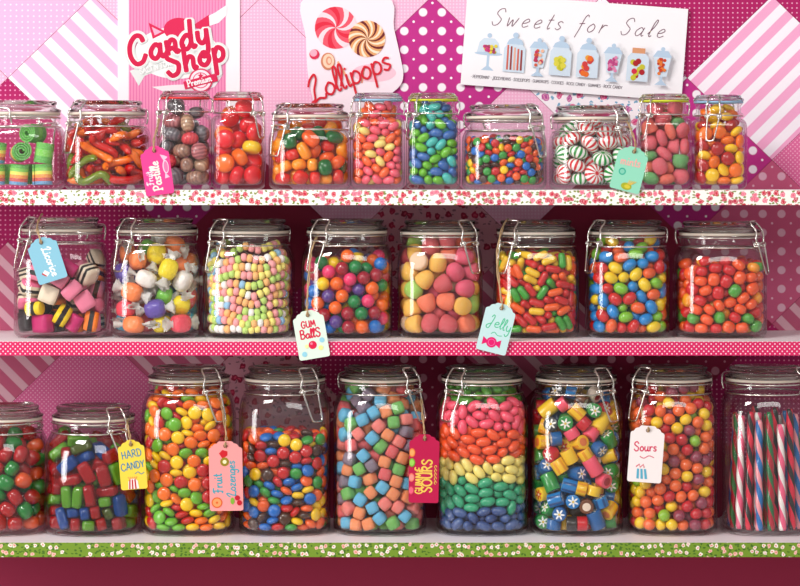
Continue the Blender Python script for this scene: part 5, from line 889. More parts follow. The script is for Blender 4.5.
 'C2': ('lentil_a', {0: [90,-396,1221,-26,-61,-56,89,-401,513,27,-59,56,-110,-400,1105,-29,-55,-58,226,-383,391,9,61,-61,223,-382,527,-57,19,33,-216,-385,424,-63,4,-5,-207,-387,1008,-65,-11,-22,-88,-398,733,55,-38,23,275,-363,992,-32,53,65,-214,-386,690,6,-66,58,12,-395,317,38,48,-34,-189,-391,558,-15,59,59,175,-390,650,2,-55,-70,82,-395,745,-2,-52,-74,-127,-394,861,1,-72,53,-77,-396,974,-29,-46,-66,220,-373,1200,0,55,-61,285,-357,855,51,-37,59,-48,-395,536,-41,30,42,41,-393,629,48,-58,42,-261,-369,188,61,12,-42,49,-391,925,-7,49,69,298,-339,625,-20,44,-74,109,-385,383,42,-33,69,327,-325,462,-41,49,-63,-189,-374,1209,37,61,-55,6,-388,1121,-39,41,18,335,-312,1172,50,-28,68,-310,-340,593,57,-33,-11,-284,-350,894,54,-18,-29,142,-379,992,77,-30,17,236,-361,737,46,67,-29,284,-296,1312,39,6,50,-143,-262,1468,-38,-9,-33,-266,-356,1125,27,44,72,349,-298,738,-38,-50,3,-324,-327,1019,25,-61,24,-11,-382,427,-16,-30,-71,0,-383,818,7,82,-35,337,-283,1046,-62,-16,6,160,-374,821,83,-8,4,-158,-344,1288,-3,43,72,-315,-298,1220,-50,12,-35,-84,-275,1393,-26,-12,0,-145,-367,148,10,10,-82,371,-256,864,67,8,49,-96,-370,371,-6,35,-41,33,-350,1292,-12,28,84,233,-353,229,-14,85,-21,-358,-284,479,-60,11,-53,-345,-293,120,-2,-75,28,100,-372,227,81,-35,5,51,-283,1411,-14,-14,-76,-361,-278,342,48,-40,-21,381,-233,543,-36,-53,18,239,-349,1087,-21,-25,25,-227,-281,1311,-35,34,70,111,-349,1062,75,42,-15,-95,-367,620,18,86,-20,-168,-365,239,86,-7,-22,65,-368,91,-6,10,86,320,-285,94,0,89,-13,168,-331,1289,78,39,-13,380,-237,377,-52,37,-61,277,-328,162,5,87,-6,-376,-246,789,-52,34,-38,297,-319,320,78,32,25,174,-361,295,4,-2,-67,149,-363,154,9,89,-5,17,-370,157,-7,-11,7,176,-362,907,87,19,11,-40,-370,213,-12,7,88,-207,-354,794,10,25,48,198,-346,88,90,5,2,-72,-358,88,-4,2,82,-38,-363,1228,-9,-87,8,-188,-358,326,-76,47,-7,269,-93,1421,69,-56,-12,141,-269,1336,-20,-24,-71,-280,-324,389,-37,40,-71,335,-278,255,-82,11,-35,-298,-309,270,-19,-24,22,-226,-338,88,52,-73,-1,-289,-321,777,27,-77,-14,173,-227,1408,66,60,4,-367,-247,923,50,-2,-66,-240,-156,1466,-30,76,-30,14,-348,1014,-55,-70,12,351,-233,183,38,0,-69,-191,-208,1392,14,18,20,-85,-341,276,-6,13,62,11,-296,1347,80,38,-11,391,-189,985,-61,-9,62,109,-43,1461,68,-58,9,396,-162,131,38,-48,-47,-123,-330,467,-59,-64,20,-78,-289,1303,-19,17,-29,-374,-224,219,-1,-75,15,390,-193,1121,54,36,46,-394,-167,1172,-6,65,5,-300,-298,695,28,-81,-12,354,-211,1241,84,8,-31,-392,-185,574,35,-56,-23,267,95,1449,-4,-3,88,-330,-221,1266,55,59,-40,-34,-190,1441,2,47,21,-386,-214,1046,-4,-61,19,-362,-227,667,-9,34,-18,-97,-318,1176,16,25,58,328,-148,1313,-12,17,87,368,-24,1320,-10,-80,3,-6,-64,1453,-24,33,-66,354,-219,640,-7,88,-15,-326,-246,1115,40,-68,-37,187,-300,1123,59,58,2,233,-185,1355,13,6,-88,-250,-304,486,-31,-81,23,379,-151,275,36,-17,-81,-304,-74,1365,15,-66,1,393,-84,1196,46,-43,-60,-275,-202,1340,70,57,-3,83,-316,1133,-14,-28,-10,20,313,1432,56,-13,13,302,-260,932,-23,-5,66,-374,-114,1303,-54,52,-33,-57,-316,904,-87,11,7,-195,-302,937,84,29,-13,134,79,1452,85,-7,10,-204,-296,861,11,20,68,366,-155,777,16,86,-16,372,-114,436,-21,-5,74,-54,-303,685,-17,-39,-24,75,-305,827,79,23,-9,-196,249,1460,61,-25,53,72,-156,1418,3,-17,11,384,-55,192,0,82,-4,122,-325,481,31,-66,34,402,-43,706,5,-64,-2,363,-177,706,-30,81,-27,259,-262,1208,-29,-26,-29,370,-92,608,-14,-29,-54,168,-300,563,46,76,-11,-378,-167,116,49,-61,-37,402,13,410,19,-58,-21,281,-287,526,-34,-31,1,21,-321,653,-20,-35,-37,38,-284,235,68,6,-2,-155,-321,1093,47,-63,44,-234,143,1461,-79,26,15,-387,-158,446,22,-73,-15,384,-73,920,-45,-9,57,369,-145,861,-27,26,78,-212,-269,205,33,25,40,-96,-254,167,-10,27,16,-73,20,1455,-72,-46,22,384,-40,511,71,42,30,104,-267,118,18,67,-47,-177,-311,683,-45,2,-29,402,40,1141,6,63,11,-393,-147,322,-4,59,14,276,-211,360,-9,-4,89,281,30,1386,61,-57,24,-217,-310,592,69,-37,-1,374,-113,351,83,7,24,400,111,1024,55,25,62,198,204,1444,88,2,7,-388,-123,923,-63,-2,-57,-310,55,1404,14,-61,-22,-402,-78,658,-47,-46,43,371,-81,1090,-86,13,16,-115,-320,1005,-13,-29,-69,230,-240,130,-47,42,62,133,-314,655,-41,13,71,170,-264,224,10,-24,-84,374,-31,805,67,56,20,-33,-284,1070,5,-35,-79,73,-317,354,-66,2,7,256,-65,1345,-87,-14,-13,397,104,835,-24,54,-14,-172,-273,383,-48,-12,-48,222,-281,845,-31,81,-20,179,-266,762,-72,-53,-1,9,-281,452,-31,-83,8,-100,-295,529,40,-76,2,290,-266,780,45,55,16,-400,-113,789,48,38,55,379,97,511,-71,-32,-44,-2,-308,544,33,-76,3,369,-54,1013,68,-58,1,395,175,174,-16,63,-5,242,-242,679,-11,-4,-51,372,17,312,9,12,76,227,-279,975,-32,13,83,193,-239,1025,48,70,0,-146,-253,100,-1,25,77,-165,-244,274,14,25,-2,363,102,1245,29,-31,-4,-402,-36,398,-1,64,4,396,161,631,5,-61,1,293,-231,1114,-28,-17,36,-4,-187,714,6,-3,88,-312,-184,478,15,22,59,-13,-234,86,1,4,64,239,-256,609,-11,-8,-88,373,189,746,41,-3,-62,392,174,1184,35,49,47,-102,-288,752,-14,14,86,-73,-296,832,-88,-17,2,147,-239,288,75,40,-1,374,60,217,67,45,-37,228,-218,1255,-30,-16,-12,367,181,471,-79,-14,-30,376,-30,101,-43,75,-13,-230,-282,1032,34,10,53,273,-185,290,63,63,9,-320,-159,801,-16,32,-42,-215,-272,1133,-10,-24,-78,129,-294,1216,-33,-83,7,-151,-178,1301,-51,-69,16,-271,-195,929,26,-85,-8,369,88,106,76,36,0,-23,-234,961,58,-60,24,378,151,279,58,59,28,-283,-210,323,-5,4,-4,325,-1,1233,-65,58,6,63,-298,921,-23,-81,28,222,-311,388,-29,-55,-49,-56,-229,1224,12,-5,83,-44,-173,1337,-11,-5,89,375,36,583,-24,-6,86,150,-203,1166,-65,60,5,293,-223,434,-30,84,-4,-402,-40,131,-60,13,-64,106,-263,966,18,-83,16,86,-231,1043,-17,-13,-25,323,102,1317,-83,-1,-31,371,42,913,5,-44,67,-36,-263,384,86,17,-14,149,51,1387,21,83,-25,337,-163,531,-35,-51,1,121,-208,700,-67,-50,-33,-6,-145,1179,4,24,-71,-290,-222,853,-85,-13,22,-270,-207,86,-2,3,-30,-380,-57,229,66,-53,-25,249,-158,806,3,-2,-86,-91,-88,86,0,-3,52,261,-165,218,9,-1,-82,101,-160,1340,-10,6,8,173,-255,464,-38,10,-16,120,-197,595,25,-86,8,-142,-204,805,-89,4,5,-167,-151,209,-10,-87,19,-49,-205,210,19,11,85,-223,-109,280,3,-4,-30,21,-272,1166,10,-19,-66,-299,-228,557,10,30,28,-376,21,1302,-34,-32,65,-396,-45,1106,-71,-19,50,-249,-170,1171,-8,-79,-26,56,-245,548,23,-70,13,-232,-236,738,67,-16,-15]}),
 'C3': ('lentil_b', {0: [-86,-391,255,-63,20,19,12,-392,948,31,53,-56,-98,-391,744,52,-32,33,0,-392,824,61,-2,1,15,-392,176,51,40,-35,119,-390,780,64,-4,4,-156,-386,609,48,-40,33,127,-384,905,34,45,-61,1,-390,627,-58,-3,-6,225,-365,842,32,-42,62,263,-349,367,8,-52,-73,-229,-367,792,-10,-71,54,-277,-349,610,47,-39,18,241,-359,648,45,-19,58,-194,-369,298,-38,36,59,125,-378,618,-12,45,70,-292,-340,439,51,37,-60,227,-356,549,-2,-81,-35,331,-305,713,5,-62,-47,318,-318,208,64,12,39,-293,-333,232,56,-48,2,-299,-328,117,22,-71,28,330,-303,839,-55,20,62,334,-300,524,-15,64,-49,-290,-299,951,-38,-71,-20,361,-241,941,45,-47,-62,-203,-352,180,34,71,-15,-219,-354,889,-26,18,50,32,-368,358,2,-21,73,-180,-362,432,-5,38,49,-171,-358,976,-59,66,8,235,-341,946,19,3,-57,57,-368,532,86,-10,9,-59,-368,538,11,40,61,35,-366,282,-70,54,8,358,-244,115,-13,-48,-21,320,-283,397,-32,46,60,266,-325,123,14,22,28,-347,-281,536,34,51,59,145,-361,402,-9,9,53,-138,-362,499,4,25,62,-120,-363,836,82,34,-7,135,-360,149,10,6,75,135,-362,480,-19,-3,63,-62,-366,418,11,13,88,-54,-361,91,23,86,-11,-180,-349,90,76,-47,3,-318,-287,685,-29,-2,-43,228,-341,273,0,1,71,-97,-363,910,-83,-35,6,144,-360,329,-8,-2,12,240,-339,457,-7,-14,-4,29,-364,448,-84,-23,24,76,-356,88,-6,-3,-37,205,-349,204,-7,1,-28,114,-356,239,-30,77,-13,-93,-363,352,-5,11,17,-199,-346,692,78,-42,9,225,-344,743,-3,-12,-49,-363,-249,291,15,59,42,20,-364,718,-1,7,88,-104,-362,157,-30,84,-5,225,-204,1002,13,-88,11,361,-231,618,-58,50,-44,-381,-160,968,-65,32,-47,-288,-314,329,17,26,54,-247,-303,504,76,-31,-16,-297,-298,855,0,41,-50,131,-329,678,-20,19,58,-47,-306,981,14,87,19,-381,-189,617,-66,0,-59,184,-290,85,-2,3,29,-308,-287,774,-39,-77,-3,310,-260,282,46,68,-31,-368,-226,864,-27,48,-24,100,-286,970,-83,34,-3,44,74,1009,17,5,-85,-356,-245,416,58,-33,-52,385,-170,518,56,34,47,368,-191,203,-42,16,77,-349,-236,177,82,19,-31,350,-206,333,14,72,-51,-161,-68,986,31,71,-42,388,-59,964,16,-66,-3,-89,-323,619,80,-7,-6,-194,-288,359,5,7,-75,-363,72,978,50,68,-29,355,-201,731,44,54,56,-353,-211,737,-24,62,-54,295,-169,952,25,-30,-21,-345,-216,93,11,9,82,-69,22,990,-22,10,69,391,-70,838,-57,-19,62,390,-111,720,52,-32,-58,-391,-102,494,38,47,45,348,-212,439,12,27,83,14,-192,989,81,37,9,167,361,978,-19,31,4,-388,-132,786,55,-27,-58,258,-270,890,-15,4,80,391,-73,600,61,-20,-57,-371,-143,376,45,14,53,-355,176,998,2,-6,5,-220,-201,956,-53,-43,-8,258,-277,598,-50,-13,-29,385,61,980,-31,45,-20,390,-117,365,-16,-60,17,279,-236,740,-56,47,-39,-247,63,976,-78,19,36,-42,307,985,54,66,-29,355,-188,831,52,72,-1,-63,-270,470,41,-76,-10,-177,-296,554,69,-52,6,299,-63,965,-17,-45,70,-387,-101,117,-67,-25,52,130,-10,966,21,43,63,-130,119,982,44,33,-62,363,-116,259,51,71,-2,21,-329,897,56,-23,21,124,-128,964,-21,23,-53,114,-287,576,-71,-27,-40,390,-52,476,-28,-62,25,-201,-277,772,-3,36,39,-59,-283,283,-13,2,46,-263,-106,966,-11,73,-14,-75,-137,965,-84,0,24,123,-308,830,-4,22,55,364,-71,176,-17,-87,15,196,-276,503,81,7,1,-235,-264,111,49,-57,37,-363,-146,225,19,15,86,12,-303,228,13,-3,-64,121,-255,418,86,-16,13,74,-259,481,19,86,8,267,-240,196,-2,-83,-5,189,-233,143,25,-83,22,172,158,967,-58,-61,26,218,-261,331,-26,-34,-12,392,50,629,-58,-29,54,-194,-264,871,-33,42,32,0,-260,396,-81,31,-22,22,-306,631,0,32,77,-141,-253,960,26,-2,59,-264,-247,405,28,81,0,-236,-232,700,-13,19,-36,196,-221,935,54,70,-12,-2,-286,539,-26,-14,-33,-71,-264,862,90,-3,1,-365,-104,688,1,-18,-63,-78,-236,644,-4,9,78,-113,-300,220,65,-59,3,163,-244,227,26,-8,-86,105,-252,283,89,-5,9,-232,352,973,-27,-20,-31,10,-310,799,10,27,-85,386,9,746,44,33,43,-384,-38,866,-37,-49,15,358,-122,112,-58,-65,17,-223,-257,218,38,-76,-29,-137,-267,424,73,-49,0,-92,-315,728,70,-23,15,363,80,283,-7,-10,-86,391,10,368,59,-31,-56,-371,-81,290,85,-3,-28,-193,-254,621,47,-76,5,277,-195,651,-69,-56,-5,376,32,863,-45,59,-50,367,6,228,12,1,89,358,3,93,80,-38,11,271,-203,99,-6,-28,14,-15,-295,134,80,9,-31,-99,-250,786,-15,-4,-10,-108,-247,85,-4,1,30,-16,-150,749,-79,43,3,-173,30,978,55,9,49,388,134,758,-53,-35,59,34,-239,692,15,1,60,-247,179,979,-46,74,-1,72,-230,86,-5,2,84,-91,-218,341,-74,-51,9,181,-215,718,-18,30,20,275,318,938,35,-25,61,67,-260,163,73,49,-10,-266,-146,333,20,-81,9,45,-259,338,-63,62,-12,232,-275,806,7,-22,-30,-392,-28,390,-38,-52,42,385,71,477,-52,37,-33,-143,-216,150,-7,-4,-51,-185,-266,291,16,0,-21,294,-207,516,-3,85,-5,-333,-111,881,-78,21,30,-301,-187,286,11,-81,20,233,-219,413,-1,-30,-39,268,226,944,3,37,-54,-331,-15,942,-35,-77,25,69,330,956,-4,79,39,157,-229,639,38,69,-44,354,134,95,10,-15,66,-165,-141,654,83,-34,-1,-11,-168,488,71,54,-7,-32,-140,677,-2,-7,-74,111,-300,743,71,45,-15,-314,-197,930,35,55,43,-367,-31,212,-62,-58,-8,125,-149,158,-9,-15,-7,18,-181,556,1,3,63,365,232,942,-8,-72,17]}),
 'C4': ('cube', {0: [-230,-182,1463,66,-3,-48,-309,-304,271,-4,-70,38,-293,-322,759,63,-9,-26,227,-175,1422,10,-24,45,-311,-310,415,-36,-53,62,270,-341,386,0,-64,-55,-92,-361,565,80,38,13,-241,-349,536,-36,59,-50,258,-336,1029,-11,0,-83,130,-369,132,67,-22,10,-285,-306,1095,50,65,-15,303,-317,633,17,61,-34,-71,-376,971,-51,28,21,1,-372,183,56,-60,-33,10,-365,882,36,-12,-79,180,-347,1261,-42,-61,-41,-341,-248,1181,3,-38,-78,-113,-262,1388,-11,-83,-10,-60,-351,1210,-63,-45,43,-190,-369,361,-25,59,52,224,-360,772,-64,3,21,52,-379,322,29,-58,58,187,-363,935,-23,-3,-86,-157,-276,1265,-76,39,26,-109,-359,123,-2,62,63,-280,-319,891,11,57,-69,137,-373,1122,6,-71,-56,159,-374,544,-6,-63,-62,258,-341,1151,-4,-2,20,27,-380,484,59,-27,29,31,-237,1440,-26,8,-47,285,-324,880,44,6,-73,132,-377,419,-16,-61,-60,330,-277,275,74,44,-24,-10,-381,1089,-24,59,59,132,-254,1344,15,-82,-27,-168,-365,1149,66,58,17,51,-380,613,-40,51,51,-197,-364,231,57,45,33,179,-361,293,5,80,6,273,-328,514,13,-58,68,-343,-256,994,-82,-18,6,-159,-369,795,3,35,-7,61,-330,1222,-12,70,54,-197,-364,665,-61,-48,28,185,-367,659,-56,-69,11,-208,-355,1005,-8,39,-12,-80,-375,697,2,42,-1,78,-373,999,9,23,64,-71,-376,283,0,-21,-3,319,-239,109,-3,0,87,-229,-322,113,64,-11,61,50,-373,735,89,-6,-12,7,-305,1335,-7,10,62,120,-373,836,33,-31,-52,329,-278,746,-11,-13,-77,-88,-376,434,-1,37,-2,357,-46,1251,83,-15,1,248,-335,194,25,-32,-55,354,-230,951,61,22,44,-343,-252,524,44,14,9,-314,-283,648,-67,-59,2,-328,-236,116,-7,-10,-66,364,-210,501,-11,-62,-3,340,-241,1085,60,-26,0,-149,-282,907,-7,37,79,-358,-145,1244,29,-9,65,356,-223,380,6,15,88,-217,-184,1313,-41,2,48,113,96,1466,71,44,7,367,-127,1148,-58,-38,-46,-115,-277,1060,56,-46,50,-33,-278,785,-17,67,-38,281,-86,1349,34,-74,27,-373,-107,758,1,87,-22,363,-188,833,21,22,-66,-363,-188,902,18,27,-57,-373,-149,647,-15,62,-14,-274,-100,1384,-39,57,-12,216,-176,1282,82,-30,10,365,-135,197,-3,12,-13,-290,-14,1467,82,1,1,105,-274,218,-87,-1,10,-363,-193,223,-47,-55,-36,-361,-206,352,68,-56,14,-198,-252,429,-34,-51,-44,178,223,1465,12,0,33,-16,-253,331,17,-6,71,-361,-129,1112,35,44,69,372,-171,676,40,-51,-46,380,-87,561,-64,1,64,47,-222,111,-63,-5,5,-160,4,1427,-67,55,7,-339,-31,1297,62,32,48,176,-225,111,-54,71,6,290,36,1400,63,-20,-55,-370,-154,461,5,-78,-44,26,-251,1106,39,-15,-75,119,-128,1395,-65,-6,51,140,-267,1057,-24,12,0,87,-257,687,-2,-9,59,372,-122,1025,-60,67,7,-105,266,1404,-52,-73,-2,-259,-78,1169,-44,-19,29,372,-117,317,-53,-42,-46,-194,-226,1150,-47,-20,24,-361,-105,123,89,0,-1,-248,-204,851,66,-10,60,-379,-66,551,-56,-27,60,-373,-102,987,-34,-30,-53,-32,-211,685,-64,-58,-24,-5,-177,1313,25,-25,-65,-162,-250,556,43,-78,12,-155,-252,308,-68,2,-59,377,-81,774,-1,-85,29,-71,-254,462,63,60,16,236,-224,436,-10,1,-89,379,-94,439,-47,-43,45,-77,-245,112,-48,-43,-45,-56,-201,230,72,-53,-7,17,-61,1419,35,-39,-73,235,-211,1165,48,-54,-27,-185,-218,192,-65,-59,-10,106,-250,922,-41,78,14,-129,-209,801,-16,-82,30,354,-8,113,63,-1,5,219,-213,316,-56,-7,17,376,-70,901,0,-27,-86,25,-266,549,54,56,35,-376,-63,232,87,3,-1,-26,-239,959,-76,-29,-18,-270,67,1228,-80,25,1,102,-212,806,10,89,4,-375,-58,873,-3,32,-84,-101,-105,1365,46,-34,26,227,-217,834,89,6,0,-161,-248,679,-42,53,38,209,-233,711,-63,63,-1,246,-178,948,50,-6,-15,377,38,269,-1,19,-88,-378,35,307,57,18,60,-365,-2,1172,-55,-3,-62,-99,-156,1228,-6,-58,57,82,-206,1228,-53,25,32,0,81,1399,47,68,36,169,-130,222,-54,-7,71,-251,-113,243,-34,-63,33,91,-192,326,-54,-17,69,-377,2,1042,15,-16,62,-252,-96,912,53,-52,32,113,-261,429,-44,-36,-42,-17,-144,594,-9,-26,86,-11,-175,860,29,-22,43,352,49,1172,-8,82,35,-261,-157,609,9,-61,-12,121,-147,1119,70,36,-34,336,137,1263,34,-5,21,-238,-108,111,0,63,64,-47,-145,383,-23,34,80,261,-192,606,-49,24,45,254,-114,115,51,-39,39,-303,-75,365,30,34,37,150,-257,545,-60,-66,8,-264,-184,730,-35,57,-41,373,124,1084,26,-24,61,357,143,123,-57,42,51,130,-96,739,-5,-65,-8,-249,-155,1037,-55,-18,-35,-116,-114,107,0,0,-63,-377,7,658,14,15,-63,-50,-148,1065,32,28,79,-154,-127,321,57,64,25,349,219,1162,39,69,-28,47,-135,225,51,44,55,-141,-134,632,-14,3,0,-366,27,129,-55,5,2,373,10,698,-81,-9,-4,373,87,952,13,-27,58,-144,-103,1122,22,-36,-68,37,-60,325,3,82,-36,381,34,521,-9,-63,10,33,-60,512,-32,6,-79,-245,10,108,-64,-63,1,377,27,400,64,-63,3]}),
 'C5': ('bean_b', {0: [45,-387,344,-90,-4,-6,24,-389,432,-7,22,87,2,-389,932,-4,24,87,18,-388,528,-21,-14,-7,32,-387,1112,0,87,-22,-41,-388,637,81,0,-39,-88,-367,1285,6,-23,10,-202,-373,1078,-65,15,59,-246,-360,348,-16,40,-7,235,-353,1178,79,6,-23,95,-388,1003,-83,6,28,60,-387,852,-86,3,-10,-48,-389,1024,-87,0,-1,-158,-380,705,-37,-30,-74,-234,-360,661,6,-72,32,-284,-342,1014,7,31,-21,-152,-379,958,79,0,-8,-229,-367,233,-16,-84,-26,-88,-387,859,-16,-43,-77,-65,-387,758,-86,11,14,-203,-360,1229,55,-9,63,95,-354,1306,32,-44,68,285,-335,110,19,-15,17,257,-355,569,18,-88,2,-227,-364,451,44,22,-24,246,-360,747,4,-4,20,-115,-386,473,-76,14,15,153,-382,250,-81,-3,2,-107,-382,373,44,0,-3,-196,-375,830,-21,-73,-44,-118,-384,285,-64,7,-5,-110,-386,1129,-18,-73,-42,6,-382,105,-60,5,14,-114,-385,574,-12,-73,-44,-255,-354,120,12,-36,-17,175,-375,490,-4,43,-78,3,-381,244,18,63,-62,185,-366,336,-10,-45,77,-293,-335,1135,20,80,11,264,-350,405,16,23,15,-71,-207,1460,-9,84,-20,96,-376,761,48,-8,-14,-294,-333,577,35,50,-34,202,-372,926,-20,77,43,112,-376,1189,59,32,-14,-290,-335,787,23,11,-30,279,-338,276,44,51,-50,303,-327,885,36,-29,-75,328,-303,1120,43,18,-71,-325,-303,327,-21,-76,3,225,-336,1285,78,20,23,47,-376,670,-6,-61,-46,36,-283,1421,-37,47,-13,283,-341,654,3,-44,-74,-45,-370,1193,-8,-38,76,-304,-326,920,-75,37,21,299,-330,999,-7,6,31,-326,-303,208,-6,39,-30,-326,-302,461,32,33,-38,-164,-308,1333,64,1,-1,-301,-280,1285,-34,-79,25,148,-367,100,41,23,21,-99,-370,180,49,43,4,-184,-242,1402,22,82,28,155,-365,670,-32,41,-70,300,-243,1314,-25,24,5,150,-285,1350,79,2,-11,133,-365,578,-28,21,-76,185,-352,823,-44,-55,54,-347,-265,1174,-21,38,67,-350,-266,125,-37,-73,-22,81,-363,176,33,-70,-42,-359,-251,1037,-11,54,-17,-327,-288,712,-10,-52,44,127,-237,1435,62,-25,-23,-146,-354,103,-74,-41,26,-354,-256,608,39,42,-44,320,-279,811,-77,-15,-15,212,-341,176,67,-43,-19,-48,-279,1374,13,17,72,138,-354,1083,-77,47,3,-353,-245,881,2,-58,53,286,-286,1224,85,-18,7,-353,-168,1292,34,45,-59,351,-265,446,52,-70,-21,360,-241,352,-46,73,-22,21,-341,1254,-7,-14,-67,-201,-341,552,-54,72,6,373,-207,178,70,56,-7,233,-325,1077,12,-27,-63,163,-317,415,-82,-28,10,370,-210,534,-16,15,-69,359,-233,633,-22,63,-38,365,-235,1064,-59,-43,-43,260,165,1448,-56,4,68,-375,-190,808,-26,42,-38,-369,-203,276,22,-58,27,321,-270,713,21,69,40,-251,-216,1325,-79,32,15,-188,-310,905,-87,10,16,368,-209,1194,-71,-29,46,184,-307,989,11,38,48,-282,-115,1393,48,70,16,-375,-199,403,70,-56,3,-305,0,1438,61,-61,-7,288,-2,1396,11,-24,-77,328,-250,260,-37,-53,57,-284,110,1462,-42,26,52,370,-215,945,16,-21,-65,-381,-168,721,58,63,25,-176,128,1462,-6,-23,-74,212,-108,1432,-39,-51,53,-136,-315,1026,14,69,13,196,-197,1377,-68,35,-35,379,-158,731,-13,17,-70,-358,-201,509,-39,-42,-68,-219,-46,1438,69,55,3,263,-276,470,-57,-53,44,-379,-166,1003,-66,44,40,-376,-162,1145,-16,-58,-35,167,125,1455,-23,55,-10,129,-297,881,71,51,-21,269,-261,176,-63,11,-28,108,47,1458,11,60,46,321,-235,96,45,-11,-14,-4,-289,173,-34,35,-55,378,-151,258,29,-52,-28,384,-137,441,-62,-56,-26,38,-248,1334,-62,51,5,-49,-314,316,47,5,-21,345,-42,1333,-59,-32,36,276,-137,1351,81,-26,-16,349,-191,856,16,-85,-22,-26,-298,778,-25,1,-45,71,-314,484,0,46,-78,-384,-113,216,47,54,-22,-387,-97,493,18,-17,62,-379,-145,606,-61,-43,50,34,-158,1443,-43,75,13,-361,-56,1308,-37,-12,-46,-237,-271,1204,-23,-47,-16,56,-303,1156,-13,40,-79,136,-283,1232,3,75,49,-386,-32,314,40,9,-59,-75,178,1463,28,-31,-48,-384,-117,921,-66,51,35,-53,-269,95,30,-36,-50,-142,-285,168,-25,5,42,-166,-283,358,-58,-8,47,72,-299,254,7,88,-19,-388,-64,1063,-45,44,46,85,-278,566,1,-39,-66,-356,-167,107,73,6,-23,347,-143,1275,69,-48,-10,-224,-279,734,42,-13,-31,-175,-144,1407,-17,44,66,224,-270,622,-4,65,-44,-155,-275,1169,54,52,34,42,-286,715,65,-11,13,177,-263,1130,-68,-43,40,20,-308,1057,-5,44,-78,368,-125,100,-69,-38,17,-60,-307,955,45,-30,13,385,-123,1010,6,-28,-61,95,203,1448,65,-19,-47,-364,-90,1213,83,-14,31,195,-287,724,-60,-5,22,-387,-60,409,58,27,58,-132,-299,620,22,-46,74,76,-295,971,76,25,11,-95,-295,513,-1,-33,76,365,-87,818,56,-16,-33,304,-154,489,-60,61,-10,-380,-64,683,-19,-72,-11,-243,-253,95,-14,-41,75,386,-111,1108,47,-43,-50,388,-74,914,-59,-63,5,181,247,1462,-81,19,33,-131,-268,1255,36,63,53,-78,-309,418,-86,12,4,-37,-248,1286,-57,64,-22,-116,-39,1437,41,-2,41,-90,-302,702,18,-42,74,229,-267,859,-21,-10,-74,-197,-292,272,-16,-73,-49,385,-79,1201,7,1,-64,-388,20,750,-53,-23,-54,69,-293,101,90,-3,4,119,-249,179,-20,0,8,209,-272,258,-71,-32,30,-378,-69,820,62,17,-47,-239,-253,829,28,-73,-27,-215,220,1456,-34,81,7,271,-237,942,3,-27,-65,-389,-9,194,29,52,-36,193,-255,94,46,-10,-17,-68,-142,1385,-7,-24,80,386,-95,353,-52,-55,19,386,-92,641,-27,-21,59,109,-78,1431,-7,21,-49,-132,-299,805,-15,-20,84,-7,-308,881,16,64,-61,-74,-285,1111,-41,-48,63,-12,-285,565,21,-66,-27,-371,56,1285,-28,43,56,365,-74,556,69,-21,-28,127,-266,332,-2,-49,75,-387,44,523,19,15,-56,128,-263,654,-12,30,-77,36,-298,384,75,-35,8,389,-35,163,-17,17,61,-199,-271,1084,-19,12,-84,-244,-259,1009,-71,38,4,-295,-178,1207,-14,22,57,383,43,1231,47,-64,19,-383,16,617,49,-12,-62,-188,-266,457,54,64,-33,284,-194,1027,62,41,12,-254,-234,510,37,-57,-27,-229,-250,186,15,-43,-59,-74,-279,234,28,-49,-54,170,-254,498,-72,49,-20,-134,-186,1325,55,8,-5,-377,18,1182,29,-75,-9,-242,-262,626,-69,-3,48,-388,1,969,-29,65,5,85,-210,911,-42,-29,32,376,33,595,-77,43,8,-357,-66,99,75,21,4,-295,98,1336,48,53,-14,-21,-236,440,22,59,24,59,-270,818,48,-5,-41,384,-19,473,3,56,-31,387,-23,263,2,29,56,-271,-241,399,-5,-58,49,371,-7,1039,-57,8,-37,-21,-247,1192,52,32,21,16,153,1426,20,-34,-36,44,-223,633,-56,-21,26,195,-179,980,55,18,21,255,-259,336,34,36,32,363,32,689,-20,-69,47,279,-192,770,84,28,14,150,-224,783,10,53,-69,-360,160,1283,-74,-20,-47,381,17,776,41,47,53,-167,-196,95,17,61,62,-386,75,1075,69,57,-7,-387,76,314,-56,-48,-49,277,-218,1127,-43,51,-58,151,-215,1293,-38,7,0,-123,70,1418,-31,82,-20,-385,112,802,-53,-41,-41,-386,105,206,14,-19,64,-291,-209,1107,-10,-14,64,98,-237,429,-1,-86,-3,268,-231,548,-8,20,78]}),
